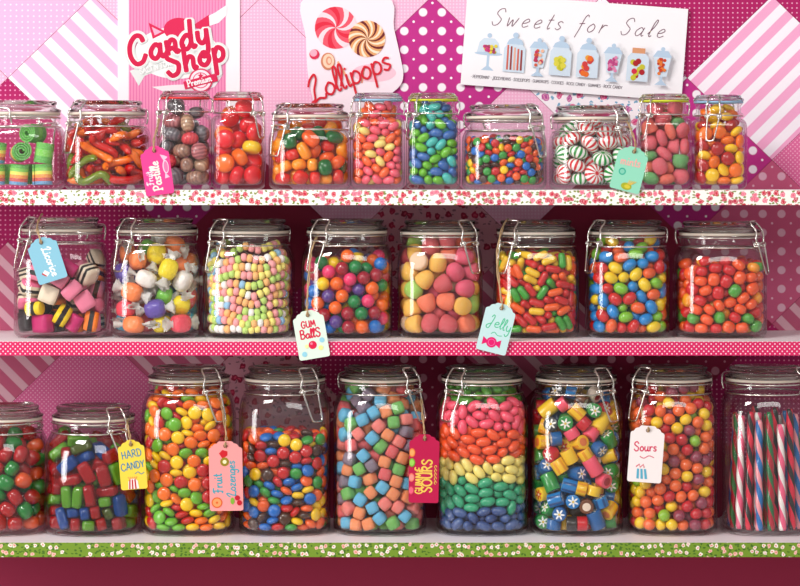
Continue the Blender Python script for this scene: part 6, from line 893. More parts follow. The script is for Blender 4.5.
 'C6': ('rock', {1: [-274,-297,522,87,-8,18,173,-336,165,-79,39,-10,143,-350,689,23,-10,-75,-283,-225,1248,29,26,43,224,-307,1110,78,28,-33,-124,-327,1128,-57,16,12,-2,122,1439,8,-83,-4,-284,-184,1053,-1,72,-9,-323,-98,609,65,15,-61,-64,-137,1307,-31,81,24,-110,-195,469,65,-39,-21,46,-101,618,-5,-61,6,215,-129,596,-4,1,-77,-115,66,238,39,28,47,166,-158,228,64,4,20,200,85,316,-80,-6,-40], 0: [-13,-335,620,57,-29,57,-222,-336,359,-25,48,-52,306,-282,948,-85,-4,-20,-15,-351,1222,-24,-26,54,-90,-361,791,83,26,23,10,-336,918,-55,-44,-9,-92,-358,497,52,-18,-68,310,-272,246,79,-6,-22,-190,-349,687,-14,85,-9,149,-327,1243,61,22,-11,-181,-345,224,37,-54,44,-60,-358,345,11,62,-63,305,-250,784,-26,45,-50,-351,-157,123,-64,0,8,-322,-241,667,39,-27,59,-326,-209,403,42,44,64,344,-193,497,50,49,-47,-357,-143,776,-21,4,23,242,-168,1232,-71,-4,41,-362,24,1141,32,1,-1,-259,-66,1375,-59,-27,-8,-361,73,252,-32,-43,-59,341,-17,1241,68,-18,-56,360,-14,349,64,-3,-64,-124,-207,123,-75,-50,0,363,-14,1080,64,-47,25,65,-224,532,-45,9,14,-210,-71,1165,-63,60,-24,-240,143,1396,-38,13,-18,273,-171,1037,2,-35,61,169,-209,758,66,-28,15,-336,166,1232,89,2,-7,350,-10,780,51,-42,-52,-55,-39,1177,-40,-28,15,221,-40,1064,16,-3,36,-218,-25,954,-49,7,-75,362,36,922,69,-51,16,-117,148,961,2,-33,53,322,-46,124,8,61,15,-135,-72,808,28,84,11,361,65,656,-54,-1,1,1,-89,123,-36,82,0], 2: [-267,-315,806,-22,47,22,205,-336,860,-22,73,-44,250,-330,547,69,-7,41,77,-371,303,66,19,-18,172,-213,1389,-44,-8,43,-352,-234,916,26,-57,-5,-192,-210,1410,28,-44,19,-222,-327,958,-42,45,-35,-268,-309,1098,-65,22,11,221,-338,335,10,-13,-17,-150,-292,1295,-36,16,-80,124,-336,1004,-33,-9,-76,325,-239,631,40,59,-55,-64,-268,1418,54,-20,-68,66,-358,809,-21,-14,77,38,-266,1330,-48,58,-45,-65,-350,1013,-87,0,-25,-68,-359,124,60,-22,-60,149,-355,447,7,9,63,52,-359,1112,-21,-29,47,-239,-297,109,5,0,89,34,-360,125,-61,-19,61,28,-359,469,48,-28,-62,-286,-213,253,57,48,50,343,-133,1159,10,83,26,219,170,1449,-15,-84,-18,333,-197,128,-36,-57,24,-111,-230,892,-32,43,22,262,-111,1340,-13,-12,-59,-20,-233,232,80,-6,-41,-360,-47,492,11,7,-46,-380,-45,1001,55,-33,-53,280,45,1389,62,33,56,-355,-70,1251,11,62,13,-135,-235,587,-76,42,0,319,-158,361,-54,-20,63,354,-132,766,-32,-54,-59,351,-107,930,2,78,43,-322,-84,311,25,58,44,195,-191,455,65,-62,-2,-380,81,719,62,17,60,73,-221,122,-37,52,60,377,-84,622,33,56,28,58,268,1459,65,-47,-36,-361,32,388,43,59,-44,33,-213,348,-16,11,-57,27,-213,779,44,-39,42,121,-244,892,23,4,32,96,-80,1327,-36,63,5,186,-184,354,-35,-83,3,-102,-75,1038,-71,4,-9,52,-65,1051,25,24,48,-359,-72,879,-13,16,72,-127,-213,306,86,2,27,80,-159,1201,57,-2,-67,237,-134,879,72,-38,-28,342,-104,238,-49,67,30,-235,-154,886,30,-3,-52,95,137,1325,57,-59,1,168,242,1361,-37,-57,59,-92,-218,747,58,9,67,209,-174,101,0,0,-86,-360,48,600,-9,-8,-65,-329,128,123,-62,-10,30,-213,-181,736,26,-11,14,-377,101,1016,52,-35,-55,110,23,1147,84,-22,-22,-226,-91,208,30,-28,-52,202,-33,737,-8,35,82,127,-149,993,73,27,3,358,121,394,4,-89,-12,-304,-5,102,-29,-85,0]}),
 'C7': ('sour_ball', {0: [-16,-368,856,-53,-44,-42,4,-364,619,-68,-41,-34,-231,-344,808,54,-22,2,-107,-366,206,-66,-20,-18,68,-363,953,-35,-38,-65,-253,-318,1238,54,6,-30,264,-328,324,-48,-38,-23,37,-358,1241,53,5,-51,-9,-366,737,-44,1,9,6,-366,497,-10,-44,-77,-237,-340,687,-23,62,32,-282,-318,334,49,-33,-7,-143,-359,467,-51,-42,-61,157,-345,1259,10,30,-75,41,-362,203,-82,-27,-18,109,-360,704,-76,41,12,228,-344,1121,-30,-44,-18,22,-364,1065,-80,11,21,-177,-353,1121,20,-18,45,209,-345,782,-17,-36,78,300,-294,431,-34,7,30,-148,-358,896,40,-12,-48,-21,-294,1412,-36,21,17,294,-305,859,-59,-11,27,-57,-362,1154,-12,22,74,-259,-323,923,-61,45,47,-249,-328,112,-15,16,48,-206,-205,1449,19,-26,74,-114,-341,783,-30,9,73,-55,-363,393,-38,-8,81,120,-360,589,-17,19,73,-111,-360,662,-68,-46,20,-192,-350,576,4,-83,21,210,-345,221,-82,35,0,122,-359,852,73,43,28,-31,-360,114,17,26,66,-284,-308,513,22,1,-12,-53,-362,967,86,25,-10,-57,-337,1313,-15,22,-24,201,-347,938,1,52,-24,-189,-350,1007,43,-73,-28,142,-358,1042,71,-51,-11,196,-223,1466,-40,-56,-8,-246,-331,224,-2,10,-28,121,-359,295,7,-42,-44,201,-345,111,-8,-5,-48,315,-277,970,79,-42,-7,-141,-350,1235,-39,56,-47,60,-363,390,-34,-34,48,-307,-286,1027,-14,22,10,107,-360,1151,-85,22,-18,-167,-355,353,-4,-9,-64,222,-341,668,5,-12,-56,179,-351,400,5,82,-1,234,-338,559,7,-3,73,89,-277,1449,-60,-54,31,293,-290,1200,-38,-24,-76,-317,-274,622,6,-51,-70,-352,-181,214,-88,-10,11,-131,-261,1373,-77,-43,-6,-308,-173,1308,21,41,68,-30,-325,291,-61,-63,-20,113,-265,1333,81,29,-13,-320,-266,780,-19,-11,-5,81,-322,106,-38,81,6,-341,-219,1204,-9,80,-3,-331,-252,423,30,48,39,-330,-243,117,3,76,-38,304,-289,741,2,29,-79,304,-282,109,-47,75,-9,-336,-243,892,-39,-24,-76,118,-307,483,-25,4,85,-266,-273,1133,13,11,-79,319,-273,1084,53,-63,35,315,-279,626,-79,-37,-23,-135,-299,110,68,-12,-58,-82,-311,557,9,-85,1,-93,-304,1059,-80,40,-6,239,-266,1300,-13,-18,55,312,-281,221,-1,13,82,-291,-20,1464,-12,-65,-58,338,-234,525,-82,25,4,-216,-272,425,38,-28,27,-348,-194,1087,-11,-29,-80,-192,-164,1335,-46,64,-43,-351,-190,326,-85,-7,12,-266,-114,1402,82,-23,27,-357,-157,972,0,-68,59,-351,-199,533,1,75,6,-358,-170,653,30,47,23,331,-202,1263,66,32,45,263,-132,1427,1,37,-43,-147,-274,266,-52,52,-51,336,-233,318,85,-5,-13,-361,-102,749,35,-78,5,156,-251,182,-29,-72,-33,63,-283,779,70,-22,30,-32,294,1450,-41,60,50,218,-239,498,-24,-84,-7,-354,-66,1267,0,-38,-5,164,-166,1369,-72,-52,-14,353,-182,774,39,2,75,359,-173,1135,55,-41,-51,-359,-131,860,-62,64,12,-361,-134,432,-36,17,-71,350,-191,893,-33,-12,19,213,-264,1030,39,-45,-11,288,38,1460,53,-71,3,-359,-129,113,78,-28,-27,356,-186,423,20,52,13,-36,-266,1217,-7,-38,-24,-151,-253,707,40,80,2,341,60,1302,86,-4,20,352,-174,1013,41,37,-69,-1,-219,1318,51,72,-6,348,-169,109,56,70,-3,66,-258,264,43,-2,68,361,-156,618,-59,-4,68,-13,-183,1428,-52,20,5,-148,-101,1428,68,42,40,-358,-110,1158,57,-55,26,168,-264,1178,-15,41,52,-362,-78,534,23,14,85,355,-167,219,8,-4,89,-362,-53,1056,21,22,-74,-362,-80,283,88,9,6,-259,-201,702,-5,-25,-8,-363,-26,385,11,64,-62,-222,-226,166,-46,-66,-30,256,-117,1314,-87,-22,-2,-41,-243,466,-56,-50,-2,-112,-208,1272,54,50,8,-210,-234,603,18,-46,-4,-98,-257,862,-4,6,78,-349,63,1277,-5,-82,-22,180,-250,297,-26,86,0,-368,26,843,-6,66,-18,31,-265,550,23,4,76,98,-143,1457,-23,-18,72,139,60,1465,2,21,-7,-362,-49,648,13,-27,76,173,-247,724,-38,-77,17,-186,-229,1055,33,73,-27,-108,-230,968,35,81,-9,95,-260,642,84,15,-18,-289,-10,1344,-24,-13,-85,-75,95,1419,-4,-46,-41,-43,-229,230,-52,51,17,20,-264,888,-18,-21,-68,-367,7,1170,56,-34,-58,-362,22,219,-26,41,35,-364,115,121,-10,-63,1,-367,61,607,-53,-14,68,367,-78,715,55,-38,-54,-243,-219,283,-59,-20,20,241,-211,809,0,-15,-11,116,-257,960,-35,-5,82,56,-116,1349,23,-4,50,-362,33,486,24,31,81,-38,-15,1399,4,-85,-27,-15,-256,690,-11,27,85,-363,-44,940,23,13,85,10,-265,1003,-25,-14,43,-320,175,1308,8,29,56,-363,44,726,66,-55,-27,-12,-227,1106,-27,20,74,-362,132,260,-75,11,-45,-361,84,948,-76,9,0,355,-83,1256,39,8,63,129,180,1456,83,-21,2,41,-245,382,-3,-40,61,56,-60,1118,-55,-70,3,-222,-211,1228,3,52,-72,-365,68,1067,35,73,14,-150,-215,510,-3,-26,67,361,-84,835,-10,36,78,-297,-71,190,-2,81,-22,365,-117,324,-30,-46,28,208,-228,611,20,10,50,-123,-209,1152,31,35,68,-218,-235,849,-47,72,-8,156,-225,403,-9,8,64,-110,-248,371,-12,-89,8,-362,147,520,15,-68,-9,103,-250,1078,79,13,-27,-355,163,742,13,-7,64,-248,-207,956,34,-79,25,-355,-4,108,56,70,-9,361,16,1197,7,83,34,-281,88,1413,14,45,-4,361,-78,953,-61,60,2,-352,180,633,-18,-88,-3,280,-86,1169,-8,20,-86,-30,-243,111,61,33,-2,-361,87,377,59,-35,24,-356,125,1181,-56,-56,-29,73,-216,1232,88,6,15,271,-88,151,-31,-72,-23,218,-230,915,-3,88,-1,-349,195,416,24,-12,-13,-255,-133,796,5,-90,-7,-357,148,851,81,39,1,-139,-171,794,-12,88,12,195,-43,1455,74,-16,43,-98,-208,617,-38,-21,77,-41,-140,694,67,44,-21,-22,-202,794,32,16,-73,-160,-143,901,0,15,86,-348,203,1097,41,-8,-67,121,-160,1139,50,64,-38,84,-154,332,24,-26,18,-262,-106,1018,56,21,-67,-185,25,1435,-17,52,-22,-258,-166,479,10,-19,-6,360,-93,498,27,84,7,-176,-77,200,26,-9,-76,256,-2,1359,24,39,71,222,-191,107,-87,-6,-2,361,-22,111,-18,83,1,173,-56,1103,40,-13,-80,-267,-129,587,-89,-12,-7,220,-135,446,-1,-64,59,163,-101,850,-45,40,6,266,-94,1053,42,-33,-51,-133,-156,280,-75,-2,48,80,279,1404,44,-77,12,-33,-163,332,53,-53,-22,246,-153,334,0,-3,-84,-335,235,315,11,-12,-7,19,-94,105,85,-28,-9,-247,-58,396,-15,81,-37,127,-211,844,69,-42,-29,-242,-155,1126,-76,8,-32,174,-20,762,87,12,8,245,-114,939,-87,-2,1,54,-151,1040,-79,-7,13,-247,-101,1232,-43,43,54,-131,-178,105,-89,-5,6,-66,-122,1346,-78,-33,1]}),
}
JAR_LABELS = {
 'A1': 'squat clip-top jar of rolled rainbow sour belts, upper shelf\'s end by striped paper',
 'A2': 'squat clip-top jar of red and orange gummy worms on upper shelf',
 'A3': 'slim red-gasket jar of grey and brown striped pastilles on upper shelf',
 'A4': 'slim red-gasket jar of large red and orange fruit drops on upper shelf',
 'A5': 'squat clip-top jar of amber, red and green gummy blocks on upper shelf',
 'A6': 'slim blue-gasket jar of pink, orange and cream jelly beans on upper shelf',
 'A7': 'slim lime-gasket jar of blue and green jelly beans on upper shelf',
 'A8': 'squat clip-top jar half full of tiny multicolour chocolate buttons on upper shelf',
 'A9': 'squat clip-top jar of red and green striped peppermints on upper shelf',
 'A10': 'slim lime-gasket jar of sugared pink and green fruit slices on upper shelf',
 'A11': 'slim blue-gasket jar of orange, red and yellow coated discs on upper shelf',
 'B1': 'clip-top jar of layered liquorice allsorts on middle shelf, light blue tag over it',
 'B2': 'clip-top jar of paper-wrapped taffy in many colours on middle shelf',
 'B3': 'clip-top jar packed with pastel candy bead necklaces on middle shelf',
 'B4': 'clip-top jar of round shiny multicolour gum balls on middle shelf',
 'B5': 'clip-top jar of big sugared gumdrops in pink, yellow and cream, middle shelf',
 'B6': 'clip-top jar of red, green and yellow capsule-shaped chews on middle shelf',
 'B7': 'clip-top jar of fat blue, red, yellow and green beans on middle shelf',
 'B8': 'clip-top jar half full of small red and orange gummy dots, middle shelf',
 'C0': 'short clip-top jar of red and green gummies, lowest shelf, beside red bars jar',
 'C1': 'short wide clip-top jar of translucent red, blue and green candy bars',
 'C2': 'tall clip-top jar full of orange, yellow, green and red lentils, lowest shelf',
 'C3': 'tall clip-top jar two thirds full of multicolour chocolate lentils with empty top',
 'C4': 'tall clip-top jar of sugared gummy cubes in mixed colours, lowest shelf',
 'C5': 'tall clip-top jar of jelly beans layered by colour as a rainbow',
 'C6': 'tall clip-top jar of cut rock candy with flower centres, lowest shelf',
 'C7': 'tall clip-top jar of small round orange and red sours, lowest shelf',
 'C8': 'tall clip-top jar of upright twisted candy sticks at the lowest shelf\'s end',
}
for j_, w_ in JAR_LABELS.items(): build_jar(j_, w_)

# ------------------------------------------------------------------ loose candies, lying as they settled in each jar
@cached
def layers_mat(*cols):
    t = NT('liquorice_layers'); x, y, z = t.sep(t.coord('Object'))
    n = t.n('TexNoise', {'Vector': t.coord(), 'Scale': 200.0}).outputs[0]
    k = t.math('ADD', t.math('MULTIPLY_ADD', z, 1 / (14.6 * U), .5), t.math('MULTIPLY', t.math('SUBTRACT', n, .5), .08))
    prev = (*lin(cols[0]), 1)
    for i, c in enumerate(cols[1:]): prev = t.mix(t.math('GREATER_THAN', k, (i + 1) / len(cols)), prev, lin(c))
    return t.surf(t.pbsdf(color=prev, rough=.5, spec=.4))
BLK, CRM = (34, 28, 30), (238, 220, 196)
R_, O_, Y_, G_, B_ = (204, 30, 30), (244, 110, 22), (248, 200, 16), (96, 170, 44), (22, 92, 176)
BROWN = (70, 38, 26)
MM = [('red', (196, 24, 30), 3), ('orange', (238, 92, 24), 3), ('yellow', (246, 200, 20), 2), ('green', (54, 150, 60), 2), ('blue', (20, 104, 190), 3), ('brown', BROWN, 2)]
C_ = {  # jar: (object name, category, noun, where, material maker, colours with weights)
 'A2': ('gummy_worm', 'gummy candy', 'gummy worm', 'in the squat worm jar, upper shelf', gummy, [('red', (196, 20, 14), 4), ('orange', (246, 120, 14), 3), ('olive green', (110, 130, 24), 1)]),
 'A3': ('pastille', 'candy', 'oval striped pastille', 'in the slim jar with the pink tag', 'past', [('grey', ((120, 112, 118), (70, 64, 72)), 4), ('brown', ((168, 128, 108), (120, 84, 74)), 3), ('dusky pink', ((196, 120, 124), (130, 60, 70)), 2), ('tan', ((196, 160, 130), (150, 112, 92)), 2), ('red', ((226, 76, 84), (190, 40, 60)), 1)]),
 'A4': ('fruit_drop', 'candy', 'large fruit drop', 'in the slim red-gasket jar', glossy_candy, [('red', (226, 26, 40), 6), ('orange', (244, 112, 26), 3), ('yellow', (248, 204, 40), 1)]),
 'A5': ('gummy_block', 'gummy candy', 'gummy block', 'in the squat jar on the upper shelf', gummy, [('amber', (248, 150, 24), 4), ('red', (214, 34, 24), 3), ('dark green', (16, 104, 44), 2), ('orange', (240, 96, 24), 2)]),
 'A6': ('tiny_jelly_bean', 'jelly bean', 'tiny jelly bean', 'in the slim blue-gasket jar', bean_candy, [('pink', (238, 92, 112), 4), ('orange', (242, 96, 40), 3), ('cream', (240, 214, 120), 2)]),
 'A7': ('small_jelly_bean', 'jelly bean', 'small jelly bean', 'in the slim lime-gasket jar', bean_candy, [('blue', (52, 100, 172), 4), ('teal', (70, 184, 176), 3), ('green', (104, 180, 36), 3)]),
 'A8': ('tiny_chocolate_button', 'candy', 'tiny chocolate button', 'in the squat jar on the upper shelf', glossy_candy, MM),
 'A9': ('peppermint', 'candy', 'striped peppermint', 'in the squat jar with the mint-green tag', swirl_mint, [('red', (214, 24, 44), 3), ('green', (30, 150, 60), 2)]),
 'A10': ('fruit_slice', 'gummy candy', 'sugared fruit slice', 'in the slim lime-gasket jar', 'sugar', [('pink', (222, 62, 84), 5), ('green', (70, 160, 66), 2), ('orange', (232, 80, 44), 1.5)]),
 'A11': ('coated_disc', 'candy', 'coated disc', 'in the slim jar at the upper shelf\'s end', glossy_candy, [('orange', (250, 116, 14), 4), ('yellow', (250, 200, 12), 3), ('red', (180, 16, 20), 3)]),
 'B1': ('liquorice_allsort', 'candy', 'liquorice allsort', 'in the jar with the light blue tag', 'all', [('pink and black layered', ((236, 130, 160), BLK, (236, 130, 160)), 2), ('white and black layered', (CRM, BLK, CRM, BLK, CRM), 3), ('orange and black layered', ((240, 124, 30), BLK, (240, 124, 30)), 2), ('pink, white and black layered', ((232, 110, 150), CRM, BLK, CRM), 2), ('yellow and black layered', ((244, 208, 30), BLK, (244, 208, 30)), 1.6), ('plain pink', ((236, 130, 160),), 1.2), ('magenta', ((190, 30, 104),), .7), ('plain black', (BLK,), .6), ('cream and black layered', (CRM, CRM, BLK), 1.4)]),
 'B2': ('wrapped_taffy', 'candy', 'paper-wrapped taffy', 'in the taffy jar on the middle shelf', taffy_mat, [('orange', (248, 132, 70), 3), ('pink-red', (240, 76, 96), 2), ('blue', (60, 180, 216), 2), ('yellow', (246, 220, 40), 2.4), ('lime green', (130, 210, 80), 1), ('violet', (100, 80, 170), .7), ('white', (240, 232, 226), 1.6)]),
 'B4': ('gum_ball', 'gum ball', 'round gum ball', 'in the gum ball jar', glossy_candy, [('blue', (14, 112, 200), 3), ('pink', (238, 52, 112), 3), ('yellow', (246, 204, 16), 2.5), ('orange', (246, 104, 20), 2.5), ('green', (12, 130, 64), 2), ('crimson', (164, 14, 44), 2), ('purple', (88, 56, 136), 1.2)]),
 'B5': ('gumdrop', 'gummy candy', 'big sugared gumdrop', 'in the gumdrop jar', 'sugar', [('yellow', (244, 184, 30), 2.4), ('pink', (228, 44, 96), 2.4), ('red', (206, 30, 52), 2.2), ('orange', (244, 104, 44), 2), ('lime green', (150, 204, 50), 1.4), ('cream', (244, 206, 170), 1.8)]),
 'B6': ('capsule_chew', 'candy', 'capsule-shaped chew', 'in the jar behind the jelly tag', bean_candy, [('red', (198, 22, 26), 4), ('yellow', (238, 190, 36), 2.2), ('green', (60, 156, 48), 2.2), ('orange', (240, 92, 26), 2.4)]),
 'B7': ('fat_bean', 'candy', 'fat fruit bean', 'in the jar on the middle shelf', glossy_candy, [('blue', (14, 132, 206), 2.6), ('yellow', (242, 204, 28), 2.4), ('red', (206, 26, 28), 2.4), ('orange', (236, 92, 34), 2.2), ('green', (124, 190, 44), 2.2)]),
 'B8': ('gummy_dot', 'gummy candy', 'small gummy dot', 'in the jar at the middle shelf\'s end', gummy, [('red', (206, 28, 36), 4), ('orange', (238, 92, 36), 4), ('green', (84, 166, 66), 1.4), ('amber', (244, 160, 40), 1.6)]),
 'C0': ('gummy_lump', 'gummy candy', 'gummy lump', 'in the short jar at the lowest shelf\'s end', gummy, [('red', (170, 16, 24), 4), ('green', (30, 130, 54), 2), ('orange', (226, 90, 40), 1)]),
 'C1': ('hard_candy_bar', 'candy', 'translucent hard candy bar', 'in the short wide jar', hard_translucent, [('red', (196, 16, 30), 6), ('blue', (24, 84, 170), 2.6), ('green', (120, 190, 50), 2), ('olive', (96, 112, 36), .8)]),
 'C2': ('citrus_lentil', 'candy', 'coated lentil', 'in the tall jar with the pink lozenge tag', glossy_candy, [('orange', (246, 112, 18), 3.4), ('green', (106, 180, 40), 2.2), ('yellow', (250, 204, 12), 2.8), ('red', (196, 26, 30), 2.6)]),
 'C3': ('chocolate_lentil', 'candy', 'shiny chocolate lentil', 'in the tall part-filled jar', glossy_candy, MM),
 'C4': ('gummy_cube', 'gummy candy', 'sugared gummy cube', 'in the tall cube jar', 'sugar', [('rose red', (222, 54, 62), 3), ('green', (84, 176, 46), 2), ('light blue', (64, 176, 218), 2), ('dusky violet', (116, 92, 116), 1.8), ('orange', (238, 130, 50), 3), ('coral', (238, 108, 96), 1.6)]),
 'C5': ('jelly_bean', 'jelly bean', 'jelly bean', 'in the tall rainbow-layered jar', 'layer', None),
 'C6': ('rock_candy', 'candy', 'cut rock candy', 'in the tall rock candy jar', 'rock', [('yellow flower-centred', ((240, 196, 40), (240, 196, 40), (214, 30, 40), 'fl', 0), 2), ('navy flower-centred', ((20, 92, 156), (20, 92, 156), (240, 240, 240), 'fl', 0), 2.6), ('black flower-centred', ((40, 40, 44), (40, 40, 44), (240, 236, 230), 'fl', 0), 1), ('red flower-centred', ((200, 22, 40), (200, 22, 40), (244, 240, 236), 'fl', 0), 2), ('green flower-centred', ((40, 140, 60), (40, 140, 60), (244, 240, 236), 'fl', 0), 1.8), ('blue striped', ((16, 120, 190), (10, 70, 130), (240, 240, 240), 'fl', 6), 1.6), ('yellow striped', ((242, 190, 30), (226, 150, 20), (226, 120, 60), 'ri', 6), 2), ('brown striped', ((110, 60, 30), (70, 34, 20), (240, 220, 200), 'ri', 6), .5), ('cream with red middle', ((240, 220, 204), (240, 220, 204), (150, 16, 40), 'ri', 0), 1.6), ('pink with red middle', ((238, 84, 110), (238, 84, 110), (170, 20, 50), 'ri', 0), 1)]),
 'C7': ('sour_ball', 'candy', 'small round sour', 'in the tall jar with the white tag', glossy_candy, [('orange', (240, 104, 46), 4), ('red', (202, 30, 44), 3), ('yellow', (246, 204, 40), 1.8), ('plum', (150, 60, 84), 1.6), ('green', (140, 190, 56), 1)]),
}
RAINBOW = [('navy blue', (58, 84, 138), 504), ('teal green', (46, 160, 116), 478), ('pale yellow', (246, 226, 124), 456), ('orange', (242, 84, 30), 428), ('pink', (242, 80, 108), 400), ('green', (76, 152, 40), 0)]
SHORT = {'A2': 'worm jar', 'A3': 'pastille jar', 'A4': 'fruit drop jar', 'A5': 'gummy block jar', 'A6': 'blue-gasket slim jar', 'A7': 'lime-gasket slim jar', 'A8': 'squat upper jar', 'A9': 'peppermint jar',
 'A10': 'fruit slice jar', 'A11': 'coated disc jar', 'B1': 'allsorts jar', 'B2': 'taffy jar', 'B4': 'gum ball jar', 'B5': 'gumdrop jar', 'B6': 'capsule jar', 'B7': 'fat bean jar', 'B8': 'gummy dot jar', 'C0': 'lowest end jar',
 'C1': 'hard candy jar', 'C2': 'citrus lentil jar', 'C3': 'part-filled jar', 'C4': 'cube jar', 'C5': 'rainbow jar', 'C6': 'rock candy jar', 'C7': 'sours jar'}
_base = {}
def candy_mesh(jid, kind, var, ckey, mk, cval):
    key = (kind, var, ckey, jid)
    if key in _base: return _base[key]
    r = SHAPES[kind][var](); V, Fc = r[0], r[1]
    V = [tuple(c * U for c in v) for v in V]
    idx = None
    if mk == 'past': mats = [pastille_mat(*cval)]
    elif mk == 'sugar': mats = [gummy(cval, .34)]
    elif mk == 'all': mats = [layers_mat(*cval)]
    elif mk == 'layer': mats = [bean_candy(cval)]
    elif mk == 'rock':
        a, b, c, typ, st = cval
        mats = [rock_side(a, b, float(st)), rock_end(a, c, (240, 200, 60) if ckey[0] != 'y' else (250, 240, 230)) if typ == 'fl' else ring_end(a, c)]
        h = max(v[2] for v in V)
        idx = [1 if all(abs(V[k][2]) > h - 1.1 * U for k in f) else 0 for f in Fc]
    elif mk is taffy_mat: mats = [taffy_mat(cval)]
    else: mats = [mk(cval)]
    me = mesh(C_[jid][0], V, Fc, mats, idx)
    if kind in ('rock', 'allsort'):
        for e_ in (): pass
    _base[key] = me
    return me
_wr = {}
def wrap_meshes(var):
    if var not in _wr:
        V, Fc, grp = SHAPES['taffy'][var](); V = [tuple(c * U for c in v) for v in V]
        nb = Fc[:grp.index(1)]
        top = max(max(f) for f in nb) + 1
        ends = [tuple(k - top for k in f) for f, g in zip(Fc, grp) if g]
        half = len(ends) // 2; cut = (len(V) - top) // 2
        a = mesh('wrapper_end', V[top:top + cut], ends[:half], [wrapper_paper()]); b = mesh('wrapper_end', V[top + cut:], [tuple(k - cut for k in f) for f in ends[half:]], [wrapper_paper()])
        _wr[var] = (V[:top], nb, a, b)
    return _wr[var]
def unpack(kind, rows):
    """tenths of a pixel for the place, ninetieths for the turn"""
    for var, r in rows.items():
        n = 3 if kind == 'gumball' else 6
        for k in range(0, len(r), n):
            x, y, z = (v / 10 for v in r[k:k + 3])
            q = [v / 90 for v in r[k + 3:k + n]] or [0, 0, 0]
            yield x, y, z, math.sqrt(max(0, 1 - sum(v * v for v in q))), *q, var
for jid, (name, cat, noun, where, mk, cols) in C_.items():
    kind, data = SETTLED[jid]
    x0, y0, z0, H = jar_at(jid); rnd = random.Random(jid); R_j = JARS[jid][2]
    items = []
    for x, y, z, qa, qb, qc, qd, var in unpack(kind, data):
        if mk == 'layer':
            py = HZ - (z0 + z * U) / U + rnd.uniform(-3.0, 3.0)
            cname, cval = next((n_, c_) for n_, c_, lim in RAINBOW if py > lim)
        else: cname, cval, _w = rnd.choices(cols, [c[2] for c in cols])[0]
        items.append((x, y, z, (qa, qb, qc, qd), var, cname, cval))
    lowest, highest = min(i[2] for i in items), max(i[2] for i in items)
    front = sorted(i[:3] for i in items if i[1] < -.45 * R_j)
    for x, y, z, q, var, cname, cval in items:
        if kind == 'taffy':
            V, nb, wa, wb = wrap_meshes(var)
            k_ = ('tf', var, cname)
            if k_ not in _base: _base[k_] = mesh('wrapped_taffy', V, nb, [taffy_mat(cval)])
            o = link(name, _base[k_])
            for w_ in (wa, wb): link('wrapper_end', w_, o)['label'] = 'white twisted paper end'
        else: o = link(name, candy_mesh(jid, kind, var, cname, mk, cval))
        o.location = (x0 + x * U, y0 + y * U, z0 + z * U)
        o.rotation_mode = 'QUATERNION'; o.rotation_quaternion = Quaternion(q).normalized()
        # which one: its height in the pile, its side, and the candy that lies nearest
        h = (z - lowest) / max(1e-6, highest - lowest)
        lv = 'bottom' if h < .1 else 'low' if h < .3 else 'mid-height' if h < .62 else 'high' if h < .86 else 'top'
        u = x / R_j
        sd = 'left wall' if u < -.68 else 'left' if u < -.22 else 'centre' if u < .22 else 'right' if u < .68 else 'right wall'
        nb_ = min((i for i in items if i[:3] != (x, y, z)), key=lambda i: (i[0] - x) ** 2 + (i[1] - y) ** 2 * .5 + (i[2] - z) ** 2)
        dxn, dzn = nb_[0] - x, nb_[2] - z
        rel = ('over' if dzn < 0 else 'under') if abs(dzn) > abs(dxn) else 'beside'
        nc = nb_[5] if len(nb_[5]) < 9 else nb_[5].split()[0].split('-')[0]
        lab = f'{cname} {noun} {rel} {nc} one, {lv} {sd}, {SHORT[jid]}'
        tag(o, lab, cat, f'{noun}s {where}')
